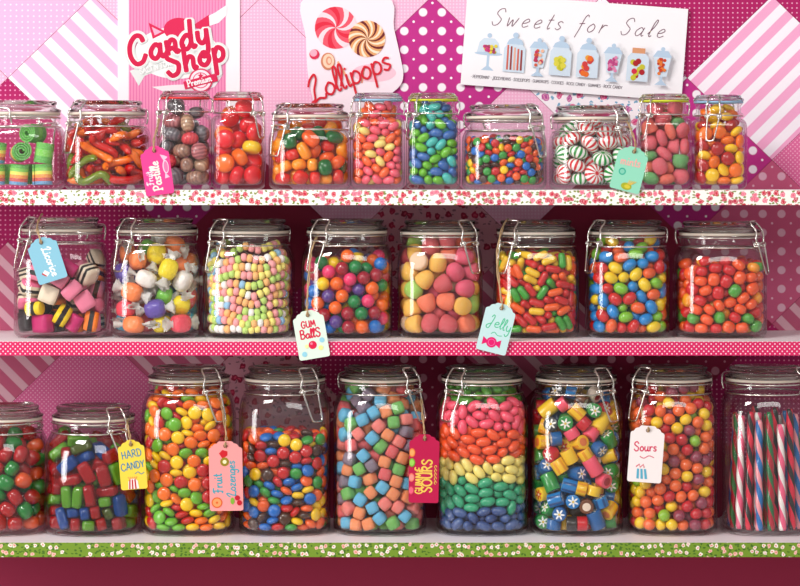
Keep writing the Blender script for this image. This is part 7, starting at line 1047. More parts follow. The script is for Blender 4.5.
# ------------------------------------------------------------------ bead necklaces, sour belts, candy sticks
def necklace_jar(jid):
    x0, y0, z0, H = jar_at(jid); R = JARS[jid][2]; rnd = random.Random(5)
    pal = [('pale yellow', (246, 232, 130)), ('pale green', (190, 222, 120)), ('pink', (246, 166, 170)), ('peach', (246, 186, 120)), ('light blue', (150, 196, 230)), ('white', (244, 240, 236))]
    bm_ = {}
    for n_, c in pal:
        V, Fc = lathe_vf([(1.1, -2.8), (3.0, -2.8), (4.0, -1.7), (4.3, 0), (4.0, 1.7), (3.0, 2.8), (1.1, 2.8)], 14)
        bm_[n_] = mesh('bead', [tuple(q * U for q in v) for v in V], Fc + [tuple(range(14))[::-1], tuple(range(84, 98))], [matte_candy(c)])
    zs, k = 9.5, 0; tx, ty = .0, .03
    Hp = H / U
    while zs < Hp - 26:
        room = R - 2.4 - 5.0 if zs < Hp - 46 else (R - 2.4 - 5.0) - (zs - (Hp - 46)) * .42
        r = room - rnd.choice((0, .6, 2.2))
        tx += rnd.uniform(-.028, .028); ty += rnd.uniform(-.028, .028)
        tx = max(-.07, min(.07, tx)); ty = max(-.07, min(.07, ty))
        tilt_a = math.atan2(ty, tx); tilt = math.hypot(tx, ty) * min(1, k / 2)
        if zs > Hp - 34: tilt *= .5
        n = int(2 * math.pi * r * 1.06 / 6.0)
        e = empty('candy_necklace', (x0, y0, z0 + zs * U))
        pts = []
        for i in range(n):
            a = 2 * math.pi * i / n
            c, s = math.cos(a), math.sin(a); d = (abs(c) ** 2.6 + abs(s) ** 2.6) ** (1 / 2.6)
            wob = (3.6 * math.sin(2 * a + .22 * k + 1.0) + 2.6 * math.sin(5 * a - .25 * k)) * min(1, k / 3) + .6 * math.sin(9 * a + k)
            pts.append(Vector((r * c / d * U, r * s / d * U, (tilt * r * math.cos(a - tilt_a) * 1.0 + wob) * U)))
        V, Fc = tube_vf(pts, .45 * U, 5, True); link('elastic', mesh('elastic', V, Fc, [plain('white_elastic', (230, 225, 215), .6)]), e)
        cur = rnd.choice(pal)
        for i in range(n):
            t = (pts[(i + 1) % n] - pts[i - 1]).normalized()
            if pts[i].y > .72 * r * U: continue
            left = pts[i].x < -.55 * r * U
            nm = rnd.choices([p[0] for p in pal], [3, 3, 3, 3, 4.5 if left else 1, 3 if left else 1])[0]
            b = link('bead', bm_[nm], e, pts[i] + Vector((0, 0, rnd.uniform(-.5, .5) * U)))
            b.rotation_mode = 'QUATERNION'; b.rotation_quaternion = t.to_track_quat('Z', 'Y')
        where_ = 'bottom coil of the stack' if k == 0 else f'coil {["", "second", "third", "fourth", "fifth", "sixth", "seventh", "eighth", "ninth", "tenth", "eleventh", "twelfth", "thirteenth", "fourteenth"][k]} from the jar\'s bottom'
        tag(e, 'pastel candy bead necklace, ' + where_.replace('coil ', ''), 'candy necklace', 'candy necklaces coiled in their jar')
        zs += 7.9; k += 1
necklace_jar('B3')

def spiral_vf(r0, r1, turns, h, th):
    n = int(turns * 26); V, Fc = [], []
    for i in range(n + 1):
        t = i / n; a = t * turns * 2 * math.pi; r = r0 + (r1 - r0) * t
        for rr in (r - th / 2, r + th / 2):
            for z in (-h / 2, h / 2): V.append((rr * math.cos(a) * U, rr * math.sin(a) * U, z * U))
    for i in range(n):
        a, b = 4 * i, 4 * i + 4
        for p, q in ((0, 1), (1, 3), (3, 2), (2, 0)): Fc.append((a + p, a + q, b + q, b + p))
    Fc += [(0, 1, 3, 2), (4 * n, 4 * n + 2, 4 * n + 3, 4 * n + 1)]
    return V, Fc
def belts():
    x0, y0, z0, H = jar_at('A1')
    V, Fc = spiral_vf(2.2, 9.6, 3.2, 20, 1.7)
    me = {k: mesh('sour_belt_roll', V, Fc, [rainbow_belt(k)], smooth=False) for k in ('rainbow', 'green')}
    W = [  # x, depth, height, tilt, colour, words
      (-24, -20, 15, (0, 0, .3), 'rainbow', 'standing at the jar\'s foot, outermost'), (0, -24, 15, (.1, 0, 1.2), 'rainbow', 'standing at the foot, middle of the front'), (24, -22, 15, (0, .05, 2.0), 'rainbow', 'standing at the foot beside the worm jar'),
      (-12, 0, 15.5, (0, 0, 0), 'green', 'standing behind the rainbow rolls'), (14, 1, 15.5, (0, 0, 3), 'green', 'standing behind, nearer the worm jar'),
      (24, -18, 36.5, (.12, .1, 1), 'green', 'in the upper layer beside the worm jar'), (1, -21, 37.5, (1.45, .15, .3), 'rainbow', 'lying on its side in the upper layer'), (-23, -17, 37, (.1, -.1, 2), 'rainbow', 'in the upper layer, outermost'),
      (12, -10, 56, (1.5, .2, -.5), 'green', 'lying on top of the pile')]
    for x, d, z, rot, k, wd in W:
        o = link('sour_belt_roll', me[k], None, (x0 + x * U, y0 + d * U, z0 + z * U)); o.rotation_euler = rot
        tag(o, f'{k if k == "rainbow" else "plain green"} sugared belt roll {wd}', 'candy', 'rolled sour belts in their jar')
belts()

ORD = ['first', 'second', 'third', 'fourth', 'fifth', 'sixth', 'seventh', 'eighth', 'ninth', 'tenth', 'eleventh', 'twelfth', 'thirteenth', 'fourteenth', 'fifteenth', 'sixteenth', 'seventeenth', 'eighteenth', 'nineteenth', 'twentieth', 'last', 'last']
def sticks():
    x0, y0, z0, H = jar_at('C8'); rnd = random.Random(11)
    kinds = [('red and black', (214, 24, 58), (30, 26, 24)), ('blue and pink', (24, 110, 180), (240, 150, 160)), ('crimson and green', (170, 20, 44), (30, 110, 60)), ('pink and white', (236, 90, 130), (240, 232, 228))]
    L = 112; made = []
    for k in range(22):
        a = -math.pi / 2 + (k - 6) * .33 if k < 14 else rnd.uniform(0, 6.28)
        r = 35.5 if k < 14 else rnd.uniform(8, 24)
        if k == 14: r = 0
        bx, by = r * math.cos(a), r * math.sin(a)
        if k < 14: tx, ty = bx * .86 + rnd.uniform(-1.2, 1.2), by * .86
        else: tx, ty = bx * .9, by * .9
        nm, c1, c2 = kinds[k % 4]
        V, Fc = [], []
        n, seg = 40, 14; rr = 3.6
        ln = L + rnd.uniform(-8, 8)
        for i in range(n + 1):
            z = ln * i / n
            for s in range(seg):
                b = 2 * math.pi * s / seg; q = rr * (1 + .13 * math.cos(2 * b + z * .2)) * (1 if 0 < i < n else .8)
                V.append((q * math.cos(b) * U, q * math.sin(b) * U, z * U))
        for i in range(n):
            for s in range(seg): Fc.append((i * seg + s, i * seg + (s + 1) % seg, (i + 1) * seg + (s + 1) % seg, (i + 1) * seg + s))
        Fc += [tuple(range(seg))[::-1], tuple(range(n * seg, n * seg + seg))]
        o = link('candy_stick', mesh('candy_stick', V, Fc, [twist_stick(c1, c2)]), None, (x0 + bx * U, y0 + by * U, z0 + 5.2 * U))
        d = Vector((tx - bx, ty - by, ln)).normalized()
        o.rotation_mode = 'QUATERNION'; o.rotation_quaternion = d.to_track_quat('Z', 'Y')
        made.append((by > 0, bx, nm, o))
    for back in (False, True):
        for i, (b_, x_, nm, o) in enumerate(sorted((m for m in made if m[0] == back), key=lambda m: m[1])):
            tag(o, f'{nm} twisted candy stick, {ORD[i]} from left in the {"back" if back else "front"} half of its jar', 'candy stick', 'twisted candy sticks in the tall jar')
sticks()

# ------------------------------------------------------------------ hanging tags
def tag_outline(w, h):
    right = [(w / 2 - 2, -h / 2), (w / 2 - .6, -h / 2 + .6), (w / 2, -h / 2 + 2), (w / 2, h / 2 - 8.5), (w / 2 - .4, h / 2 - 7.2), (w / 2 - 1.6, h / 2 - 6.2), (w / 2 - 2.9, h / 2 - 6.0), (w / 2 - 3.6, h / 2 - 5.2), (w / 2 - 4.6, h / 2 - 3.4), (w / 2 - 6.4, h / 2 - 2.4), (w / 2 - 8.2, h / 2 - 2.2), (w / 2 - 9.4, h / 2 - .6), (w / 2 - 11, h / 2)]
    left = [(-x, y) for x, y in right[::-1]]
    return [(x, y) for x, y in right + left]
def gift_tag(px, py, w, h, tilt, depth, rgb, words_, string, draw, lean=.06):
    """px,py: middle in the photo; string: photo points (px, py, depth) from the eyelet up"""
    k = S * (CAM_D + depth) / CAM_D
    e = empty('gift_tag', ((px - 400) * k, depth, (HZ - py) * k))
    e.rotation_euler = (lean, math.radians(-tilt), 0)
    P = [(x * k, y * k) for x, y in tag_outline(w, h)]
    V, Fc = slab_vf(P, 0, .0011); link('card', mesh('card', V, Fc, [paper('tag_card', rgb)], smooth=False), e)
    hx, hz = 0, (h / 2 - 4.6) * k
    V, Fc = tube_vf([(hx + 1.7 * k * math.cos(q * .524), -.0012, hz + 1.7 * k * math.sin(q * .524)) for q in range(12)], .35 * k, 6, True)
    link('eyelet', mesh('eyelet', V, Fc, [plain('brown_eyelet', (110, 70, 50), .6)]), e)
    draw(e, k)
    bpy.context.view_layer.update(); M = e.matrix_world.inverted()
    pts = [Vector((hx, -.0016, hz - 1.0 * k)), Vector((hx, -.003, hz + 3 * k))]
    for sx, sy, sd in string:
        kk = S * (CAM_D + sd) / CAM_D; pts.append(M @ Vector(((sx - 400) * kk, sd, (HZ - sy) * kk)))
    a = smooth_path(pts, 8)
    v1 = [p + Vector((.0007 * math.sin(i * .8), 0, .0005 * math.cos(i * .8))) for i, p in enumerate(a)]
    v2 = [p + Vector((-.0007 * math.sin(i * .8) + .0006, .0006, -.0005 * math.cos(i * .8))) for i, p in enumerate(a)]
    V, Fc = merge(tube_vf(v1, .00075, 6), tube_vf(v2, .00075, 6))
    link('twine', mesh('twine', V, Fc, [twine_mat()]), e)
    tag(e, words_, 'tag', 'paper tags tied to the jars')
def letters(e, k, rows, rgb, w, name='lettering', up=False, d=.0012):
    """rows: (text, size, x, y, angle) in photo pixels from the tag's middle"""
    L = []
    for t, s, x, y, a in rows: L += script(t, s * k, (x * k, y * k), a)[0]
    V, Fc = ribbon_vf(L, w * k, d)
    link(name, mesh(name, V, Fc, [paper('ink', rgb)], smooth=False), e)
def pic(e, k, f, name='printed_picture', d=.00125):
    D = Draw(d); f(D, k); D.build(name, e)
def rolled(D, k, x, y, s, a, b):  # a wrapped round sweet
    D.poly([((x - 2.2 * s) * k, (y + 1 * s) * k), ((x - .6 * s) * k, y * k), ((x - 2.2 * s) * k, (y - 1 * s) * k)], a).poly([((x + 2.2 * s) * k, (y + 1 * s) * k), ((x + .6 * s) * k, y * k), ((x + 2.2 * s) * k, (y - 1 * s) * k)][::-1], a)
    D.disc(x * k, y * k, 1.25 * s * k, a).disc(x * k, y * k, .85 * s * k, b).disc(x * k, y * k, .7 * s * k, a)

def d1(e, k):
    letters(e, k, [('Licorice', 4.2, -1.5, 12, -86)], (250, 250, 250), 1.25)
    pic(e, k, lambda D, k: (D.poly([(-9 * k, -13 * k), (-5 * k, -16.5 * k), (-1 * k, -13.5 * k), (-5 * k, -9.5 * k)], (250, 250, 250)), D.poly([(-9 * k, -13 * k), (-5 * k, -16.5 * k), (-5 * k, -15 * k), (-8.4 * k, -11.4 * k)], (200, 40, 50))))
gift_tag(46.8, 259.5, 30, 45, 17.5, .027, (136, 194, 216), 'light blue paper tag with white writing, tied to the allsorts jar', [(37, 228, .04), (39, 219, .05), (42, 214, .07)], d1)
def d2(e, k):
    letters(e, k, [('Fruit', 3.3, -5.0, -14, 92)], (252, 226, 236), 1.0); letters(e, k, [('Pastille', 4.5, 3.0, -20, 92)], (254, 238, 226), 1.5, 'large_lettering')
    pic(e, k, lambda D, k: (D.poly([(9.2 * k, 14 * k), (5 * k, 15.5 * k), (8 * k, 8.5 * k), (12.5 * k, 12 * k)], (250, 190, 215)), D.disc(9.2 * k, 2.6 * k, 3.0 * k, (252, 205, 222), 6.8 * k), D.disc(9.4 * k, 2.6 * k, 2.1 * k, (240, 120, 170), 5.6 * k), D.poly([(8 * k, -3 * k), (12 * k, -8 * k), (7 * k, -9 * k)], (250, 190, 215))))
gift_tag(157, 170.5, 28.5, 49, 8, -.004, (232, 66, 144), 'hot pink paper tag with pale writing, tied to the grey pastilles jar', [(154, 138, .015), (157, 128, .04), (159, 119, .07)], d2, .03)
def d3(e, k):
    letters(e, k, [('GUM', 3.3, -8.3, 7.5, 1)], (214, 26, 70), 1.3); letters(e, k, [('BallS', 4.4, -11.0, -3.2, 1)], (214, 26, 70), 1.5, 'large_lettering')
    pic(e, k, lambda D, k: (D.disc(0, -10.5 * k, 4.1 * k, (222, 24, 74)), D.disc(-1 * k, -9 * k, 1.3 * k, (240, 130, 160)), D.disc(10 * k, -7 * k, 2.6 * k, (150, 212, 232)), D.disc(-9.5 * k, -18.5 * k, 2.6 * k, (150, 212, 232)), D.disc(7.6 * k, -14.5 * k, 2.4 * k, (244, 238, 150)), D.disc(-6 * k, -11 * k, 2 * k, (236, 240, 170))))
gift_tag(311, 334.5, 31, 48.5, 9.5, -.004, (222, 240, 226), 'white-green paper tag with red writing, over the gum balls jar', [(307, 300, .012), (309, 272, .03), (311, 252, .045), (317, 236, .06), (322, 229, .07)], d3, .03)
def d4(e, k):
    letters(e, k, [('Jelly', 5.6, -11.0, 2.0, -8)], (84, 196, 152), 1.0)
    L = [[(p[0] * k, p[1] * k) for p in smooth_path([(-4, -6.5, 0), (-1, -4.5, 0), (3, -7, 0), (7, -6.5, 0)], 6)]]
    V, Fc = ribbon_vf(L, .8 * k, .0012); link('flourish', mesh('flourish', V, Fc, [paper('ink', (84, 196, 152))], smooth=False), e)
    pic(e, k, lambda D, k: rolled(D, k, -1.5, -15, 4.2, (226, 20, 110), (240, 110, 170)))
gift_tag(496.5, 328, 30.5, 50, -14, -.004, (196, 228, 230), 'pale blue paper tag with green writing, hanging before the capsule chews jar', [(500.5, 295, .012), (497, 265, .035), (498, 245, .05), (503, 226, .06), (508, 219, .075)], d4, .03)
def d5(e, k):
    letters(e, k, [('HARD', 3.7, -9.6, 6.0, 8), ('CANDY', 3.5, -11.2, -6.0, 8)], (36, 130, 172), 1.05)
    L = [[(p[0] * k, p[1] * k) for p in smooth_path([(2, -9.5, 0), (5, -7.6, 0), (8, -10, 0), (11, -8.4, 0)], 6)]]
    V, Fc = ribbon_vf(L, .8 * k, .0012); link('flourish', mesh('flourish', V, Fc, [paper('ink', (36, 130, 172))], smooth=False), e)
    def bag(D, k):
        for q in range(5): D.line([((-1 + (q - 2) * 1.2) * k, -15 * k), ((-1 + (q - 2) * 2.2) * k, -12.2 * k)], .8 * k, (236, 150, 90))
        D.poly([((-6) * k, -24.4 * k), ((4.8) * k, -24.4 * k), ((4.0) * k, -16.5 * k), ((1.5) * k, -14.2 * k), ((-2.5) * k, -14.2 * k), ((-5.4) * k, -16.5 * k)], (244, 236, 232))
        for q in (-4.6, -1.6, 1.6): D.poly([((q - .7) * k, -24.4 * k), ((q + .7) * k, -24.4 * k), ((q * .8 + .7) * k, -14.8 * k), ((q * .8 - .7) * k, -14.8 * k)], (196, 26, 40))
    pic(e, k, bag)
gift_tag(132.5, 464.5, 26.5, 50, 4.5, .027, (244, 214, 74), 'yellow paper tag with blue writing, tied to the hard candy jar', [(129, 433, .045), (127, 424, .06), (129, 417, .075)], d5)
def d6(e, k):
    letters(e, k, [('Fruit', 4.6, -3.5, -17, 93)], (58, 164, 184), 1.3); letters(e, k, [('Lozenges', 4.4, 9.5, -21, 91)], (58, 164, 184), 1.2, 'large_lettering')
    def fr(D, k):
        D.poly([(-6.5 * k, 23 * k), (-3 * k, 17.5 * k), (2 * k, 21 * k), (2 * k, 25 * k), (-3 * k, 26.5 * k)], (206, 30, 44)).disc(-1 * k, 14.5 * k, 4.4 * k, (150, 130, 30)).disc(-1 * k, 14.5 * k, 2.0 * k, (240, 236, 190))
        D.disc(-9.5 * k, -26.5 * k, 5.4 * k, (226, 100, 40)).disc(-9.5 * k, -26.5 * k, 4.2 * k, (244, 160, 100)).disc(-9.5 * k, -26.5 * k, 1.2 * k, (226, 100, 40))
        D.disc(11 * k, -22 * k, 2.6 * k, (196, 20, 44)).disc(13 * k, -27 * k, 2.6 * k, (196, 20, 44)).disc(6 * k, -25 * k, 2 * k, (130, 180, 60), 3.4 * k)
    pic(e, k, fr)
gift_tag(226, 476, 33.5, 70, 1, .028, (242, 158, 158), 'pink paper tag with blue writing and printed fruit, before the lentils jar', [(226, 436, .045), (223, 415, .05), (219, 398, .06), (217, 390, .07)], d6)
def d7(e, k):
    letters(e, k, [('GUMMiE', 3.5, -1.6, -25.5, 90)], (240, 206, 90), 1.3); letters(e, k, [('SOURS', 5.0, 7.9, -24, 90)], (240, 206, 90), 1.6, 'large_lettering')
    def fr(D, k):
        for (x, y, c) in ((-12.2, 16, (236, 130, 60)), (-12.2, 6, (120, 176, 50)), (-12.4, -9, (236, 110, 100)), (-12.6, -22, (210, 60, 90))):
            P = [(max(-14.8, x + 3.2 * math.cos(q * .35)) * k, (y + 4.4 * math.sin(q * .35)) * k) for q in range(18)]
            D.poly(P, c)
            P = [(max(-14.8, x + 2.2 * math.cos(q * .35)) * k, (y + 3.2 * math.sin(q * .35)) * k) for q in range(18)]
            D.poly(P, tuple(min(255, v + 40) for v in c))
        for q in range(5): D.line([(p[0] * k, p[1] * k) for p in [(11.6 + 1.1 * math.cos(t_ * .7), -14 + q * 4.0 + 1.5 * math.sin(t_ * .7)) for t_ in range(8)]], .7 * k, (240, 206, 90))
    pic(e, k, fr)
gift_tag(424, 468.5, 30, 69, -1, .028, (190, 20, 76), 'crimson paper tag with yellow writing, between cubes jar and rainbow jar', [(424, 430, .045), (422, 412, .055), (421, 399, .065)], d7)
def d8(e, k):
    letters(e, k, [('Sours', 4.6, -12.5, 2.5, 3)], (216, 36, 90), 1.2)
    L = [[(p[0] * k, p[1] * k) for p in smooth_path([(-6, -2.5, 0), (-2, -4.2, 0), (3, -1.5, 0), (8, -3, 0)], 6)]]
    V, Fc = ribbon_vf(L, .8 * k, .0012); link('flourish', mesh('flourish', V, Fc, [paper('ink', (216, 36, 90))], smooth=False), e)
    def bag(D, k):
        D.line([(p[0] * k, p[1] * k) for p in [(-9, -13), (-6, -10.5), (-5, -13.5), (-2, -10.5), (-1, -13.5)]], 1.2 * k, (220, 90, 110))
        for q in range(3): D.poly([((-8 + q * 4.2) * k, -25 * k), ((-5.5 + q * 4.2) * k, -25 * k), ((-5.9 + q * 3.4) * k, -15 * k), ((-8 + q * 3.4) * k, -15 * k)], (90, 176, 206))
    pic(e, k, bag)
gift_tag(646, 454, 34, 57, -4, .027, (246, 238, 238), 'white paper tag with pink writing, tied to the round sours jar', [(643, 424, .045), (642, 405, .055), (641, 394, .07)], d8)
def d9(e, k):
    letters(e, k, [('mints', 4.4, -10.5, 3.0, 3)], (244, 170, 166), 1.15)
    def fr(D, k):
        D.disc(-6.5 * k, -4 * k, 3.6 * k, (56, 176, 150)).disc(-6.5 * k, -4 * k, 2.4 * k, (130, 206, 180))
        D.disc(1 * k, -17.5 * k, 5.4 * k, (170, 176, 40), 3.6 * k).disc(2 * k, -17.5 * k, 3.0 * k, (214, 200, 60), 2 * k)
        for q in range(4): D.line([((2 + q) * k, -15 * k), ((3 + q * 2.2) * k, -11 * k)], .8 * k, (240, 200, 90))
    pic(e, k, fr)
gift_tag(629.5, 169, 30.5, 45, -14.5, -.004, (146, 218, 190), 'mint green paper tag with pale pink writing, between mints and fruit slices', [(635, 142, .015), (631, 130, .04), (627, 121, .07)], d9, .03)

# ------------------------------------------------------------------ pictures on the wall
def sign(name, cx, cy, w, h, tilt, rgb, outline=None, dep=.0012, th=.002):
    e = empty(name, (wx(cx), WY - dep, wz(cy)), (0, math.radians(-tilt), 0))
    P = outline or [(w / 2, -h / 2), (w / 2, h / 2), (-w / 2, h / 2), (-w / 2, -h / 2)]
    P = [(x * WS, y * WS) for x, y in P]
    V, Fc = slab_vf(P, 0, th); link('card', mesh('card', V, Fc, [paper('sign_card', rgb)], smooth=False), e)
    return e
k = WS
# candy shop poster
e = sign('candy_shop_poster', 179, 57, 122, 190, 0, (246, 234, 240))
D = Draw(.0021)
D.poly([(-50 * k, -90 * k), (47 * k, -90 * k), (47 * k, 92 * k), (-50 * k, 92 * k)], (240, 150, 190))
for q in range(32): x = -49 + q * 3.03; D.d = .0021 + .00012; D.poly([(x * k, -90 * k), ((x + 1.5) * k, -90 * k), ((x + 1.5) * k, 92 * k), (x * k, 92 * k)], (228, 122, 170))
D.build('pinstripe_panel', e)
D = Draw(.0024)
GR, CR = (222, 226, 224), (214, 36, 84)
D.disc(-2 * k, 4 * k, 42 * k, (242, 240, 240), 26 * k, 40)
D.poly([(x * k, y * k) for x, y in [(-49, -14), (-44, -22), (-40, -29), (-34, -19), (-16, -12), (-2, -8), (-3, -2), (-18, -5), (-33, -9), (-43, -12)]], GR)
D.poly([(x * k, y * k) for x, y in [(28, 30), (40, 34), (48, 42), (48, 52), (36, 44), (24, 38)]], (246, 236, 240))
D.poly([(x * k, y * k) for x, y in [(-27, -30), (-12, -36), (10, -38), (36, -30), (44, -18), (20, -27), (-5, -28)]], (236, 226, 232))
# a big wrapped sweet above the words
D.disc(0, 27.5 * k, 15 * k, (214, 36, 84), 11.5 * k, 30)
D.poly([(x * k, y * k) for x, y in [(-12, 25), (-30, 34), (-26, 18)]], (214, 36, 84)).poly([(x * k, y * k) for x, y in [(-17, 25), (-27, 30), (-24, 21.5)]], (244, 170, 196))
D.poly([(x * k, y * k) for x, y in [(12, 30), (30, 42), (31, 26)]], (214, 36, 84))
D.build('printed_picture', e)
L1 = script('Candy', 13.6 * k, (-48 * k, -9.5 * k), 17, .14, .16)[0]; L2 = script('Shop', 13.2 * k, (-11 * k, -20.5 * k), 18, .14, .18)[0]
for nm, wd, rgb, dd in (('letter_backing', 10.5, GR, .0034), ('letter_outline', 6.4, (250, 246, 248), .0036), ('lettering', 5.0, (206, 22, 72), .0038)):
    V, Fc = ribbon_vf(L1 + L2, wd * k, dd); link(nm, mesh(nm, V, Fc, [paper('ink', rgb)], smooth=False), e)
L = script('SALT N TOWN', 2.6 * k, (-38 * k, -17.5 * k), 16, 0, .05)[0]
V, Fc = ribbon_vf(L, .9 * k, .0036); link('banner_lettering', mesh('banner_lettering', V, Fc, [paper('ink', (246, 246, 246))], smooth=False), e)
D = Draw(.0037)
bx, by = 22, -23.5
D.disc(bx * k, by * k, 12 * k, (214, 60, 100), n=36).disc(bx * k, by * k, 10.4 * k, (246, 226, 234), n=36).disc(bx * k, by * k, 8 * k, (226, 90, 126), n=36).disc(bx * k, by * k, 7 * k, (246, 226, 234), n=36)
st = [((bx + (3.6 if q % 2 == 0 else 1.5) * math.sin(q * math.pi / 5)) * k, (by + 4.5 + (3.6 if q % 2 == 0 else 1.5) * math.cos(q * math.pi / 5)) * k) for q in range(10)][::-1]
D.poly(st, CR)
ca, sa = math.cos(.25), math.sin(.25)
def rt(x, y): return ((bx + x * ca - y * sa) * k, (by - 1 + x * sa + y * ca) * k)
D.poly([rt(-17, -4), rt(17, -4), rt(17, 4), rt(-17, 4)], CR)
D.build('badge', e)
L = script('Premium', 3.3 * k, rt(-13.8, -2.2), 14.3, 0, .06)[0]
V, Fc = ribbon_vf(L, 1.25 * k, .0045); link('badge_lettering', mesh('badge_lettering', V, Fc, [paper('ink', (250, 236, 240))], smooth=False), e)
tag(e, 'pink pinstriped candy shop poster with red script on the wall', 'poster')

# lollipops card
out = []
for q in range(0, 11): a = -math.pi / 2 + q * math.pi / 20; out.append((30 + 22 * math.cos(a), -34 + 26 * math.sin(a) + 4))
out = [(-26, -66), (5, -66), (36, -30), (49, -18), (53, -9), (52, 4), (44, 40), (36, 72), (-44, 72), (-44, 30), (-42, -5), (-36, -35)]
out = [(p[0], p[1]) for p in smooth_path([(x, y, 0) for x, y in out], 5, True)]
e = sign('lollipops_card', 350, 69, 0, 0, 0, (246, 228, 238), out, .0022, .0022)
D = Draw(.0024)
D.disc(24 * k, -4 * k, 22 * k, (246, 196, 212), 9 * k, 30)
D.line([(-12 * k, 7 * k), (0 * k, -14 * k)], 2.2 * k, (236, 170, 130)).line([(14 * k, 0), (12 * k, -14 * k)], 1.8 * k, (226, 150, 130)).line([(20 * k, 0), (20 * k, -8 * k)], 1.8 * k, (226, 150, 130))
def lolly(x, y, r, cols, n, tw, a0=0):
    D.disc(x * k, y * k, r * k, cols[0], n=40)
    for q in range(n):
        a = a0 + 2 * math.pi * q / n
        D.poly(sector_pts(x * k, y * k, r * k, a, a + 2 * math.pi / n * .5, 5, tw), cols[1 + q % (len(cols) - 1)]); D.d -= .00005
    D.d += .0001
lolly(-14, 41, 21, ((232, 84, 104), (248, 214, 222), (222, 40, 66)), 9, .9)
lolly(17, 30, 18.3, ((226, 160, 106), (110, 30, 40), (250, 226, 200)), 16, 1.0)
D.disc(-35.5 * k, 14.5 * k, 5 * k, (216, 40, 80)).disc(-36.3 * k, 15.8 * k, 3.6 * k, (240, 170, 190))
D.disc(-22 * k, 7.5 * k, 7 * k, (206, 130, 96), 8.6 * k).disc(-21.4 * k, 7.9 * k, 5.6 * k, (246, 206, 180), 7 * k).disc(-21 * k, 8 * k, 3.0 * k, (222, 150, 120), 4.4 * k).disc(-20.6 * k, 8 * k, 1.7 * k, (246, 206, 180), 2.8 * k)
D.build('printed_picture', e)
L = script('Lollipops', 12.3 * k, (-38 * k, -34 * k), 23.5, .12, -.03)[0]
V, Fc = ribbon_vf(L, 2.2 * k, .0038); link('lettering', mesh('lettering', V, Fc, [paper('ink', (212, 30, 50))], smooth=False), e)
tag(e, 'white rounded lollipops card with swirl sweets and red script', 'card')

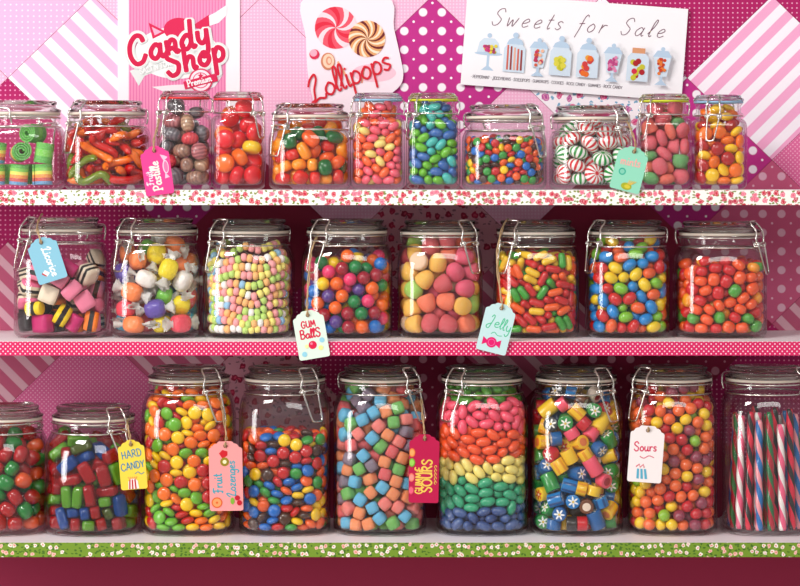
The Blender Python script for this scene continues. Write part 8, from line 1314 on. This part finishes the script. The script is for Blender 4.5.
# sweets for sale card
e = sign('sale_card', 574, 47, 221, 92, -4.3, (243, 240, 244), None, .0035, .003)
D = Draw(.0031)
GL, GL2 = (206, 220, 234), (180, 202, 224)
def bottle(x, kind, cols):
    kb = k * 1.07; x = x / 1.07
    y = -12.0
    if kind == 'stand':   # domed dish on a foot
        D.poly([((x + a) * kb, (y + b) * kb) for a, b in [(-6, -16), (6, -16), (1.2, -12), (1.2, -2), (-1.2, -2), (-1.2, -12)]], GL2)
        D.poly([((x + a) * kb, (y + b) * kb) for a, b in [(-11, 0), (-9, 10), (-5, 14), (5, 14), (9, 10), (11, 0)]][::-1], GL); D.disc(x * kb, (y - .5) * kb, 13 * kb, GL2, 1.6 * kb); D.disc(x * kb, (y + 16.5) * kb, 2.2 * kb, GL2)
        box = (-8, 8, 1, 7)
    elif kind == 'foot':
        D.poly([((x + a) * kb, (y + b) * kb) for a, b in [(-6, -18), (6, -18), (1.2, -14), (1.2, -10), (-1.2, -10), (-1.2, -14)]], GL2)
        D.poly([((x + a) * kb, (y + b) * kb) for a, b in [(-5, -10), (5, -10), (8, 8), (-8, 8)]], GL); D.poly([((x + a) * kb, (y + b) * kb) for a, b in [(-9, 8), (9, 8), (5, 14), (-5, 14)]], GL2); D.disc(x * kb, (y + 15.5) * kb, 2 * kb, GL2)
        box = (-5, 5, -8, 6)
    else:
        D.poly([((x + a) * kb, (y + b) * kb) for a, b in [(-10, -16), (10, -16), (10, 6), (7, 10), (-7, 10), (-10, 6)]], GL)
        if kind == 'cork': D.poly([((x + a) * kb, (y + b) * kb) for a, b in [(-6, 10), (6, 10), (6, 15), (-6, 15)]], (214, 150, 110))
        else: D.poly([((x + a) * kb, (y + b) * kb) for a, b in [(-8, 10), (8, 10), (6, 14), (2, 16), (-2, 16), (-6, 14)]], GL2); D.disc(x * kb, (y + 18.5) * kb, 2.6 * kb, GL2)
        box = (-7.5, 7.5, -13, 3)
    rnd = random.Random(int(x) + 500)
    if kind == 'sticks':
        for q in range(5): D.poly([((x - 7 + q * 3.2) * kb, (y - 14) * kb), ((x - 5.2 + q * 3.2) * kb, (y - 14) * kb), ((x - 5.6 + q * 3.2) * kb, (y + 9 - q) * kb), ((x - 7.2 + q * 3.2) * kb, (y + 9 - q) * kb)], cols[q % len(cols)])
        return
    big = kind in ('cork', 'jar')
    for q in range(11 if big else 20):
        r = 2.7 if big else 1.6
        D.disc((x + rnd.uniform(box[0] + r, box[1] - r)) * kb, (y + rnd.uniform(box[2], box[3])) * kb, r * kb, rnd.choice(cols), n=10)
for x, kd, cols in [(-85, 'stand', [(206, 60, 120), (226, 206, 60), (170, 60, 100)]), (-59, 'sticks', [(206, 100, 84), (150, 60, 60), (230, 170, 150)]), (-35, 'foot', [(206, 90, 60), (190, 50, 90), (236, 180, 150)]), (-13, 'jar', [(190, 186, 40), (216, 206, 70)]),
                    (14, 'jar', [(230, 110, 40), (226, 160, 60), (206, 60, 60)]), (39, 'foot', [(190, 70, 130), (220, 130, 170)]), (64, 'cork', [(206, 40, 70), (196, 190, 50), (170, 30, 40)]), (88, 'foot', [(196, 60, 30), (226, 120, 50)])]:
    bottle(x, kd, cols)
D.build('printed_jars', e)
L = script('Sweets for Sale', 8.6 * k, (-86 * k, 15.5 * k), 0, .45, .50)[0]
V, Fc = ribbon_vf(L, .75 * k, .0150 if False else .0125); 
V, Fc = ribbon_vf(L, .75 * k, .0033); link('lettering', mesh('lettering', V, Fc, [paper('ink', (110, 60, 84))], smooth=False), e)
L = []; x = -99
for wd in ('PEPPERMINT', 'JELLYBEANS', 'LOLLIPOPS', 'GUMDROPS', 'COOKIES', 'ROCK CANDY', 'GUMMIES', 'ROCK CANDY'):
    L.append([((x - 1.6) * k, -37.3 * k), ((x - 1.2) * k, -37.2 * k)])
    l_, w_ = script(wd, 1.45 * k, (x * k, -38.5 * k), 0, 0, .05); L += l_; x += w_ / k * .98 + 3.0
V, Fc = ribbon_vf(L, .42 * k, .0033); link('small_lettering', mesh('small_lettering', V, Fc, [paper('ink', (120, 110, 120))], smooth=False), e)
tag(e, 'white for sale card with printed candy jars, tilted on the wall', 'card')
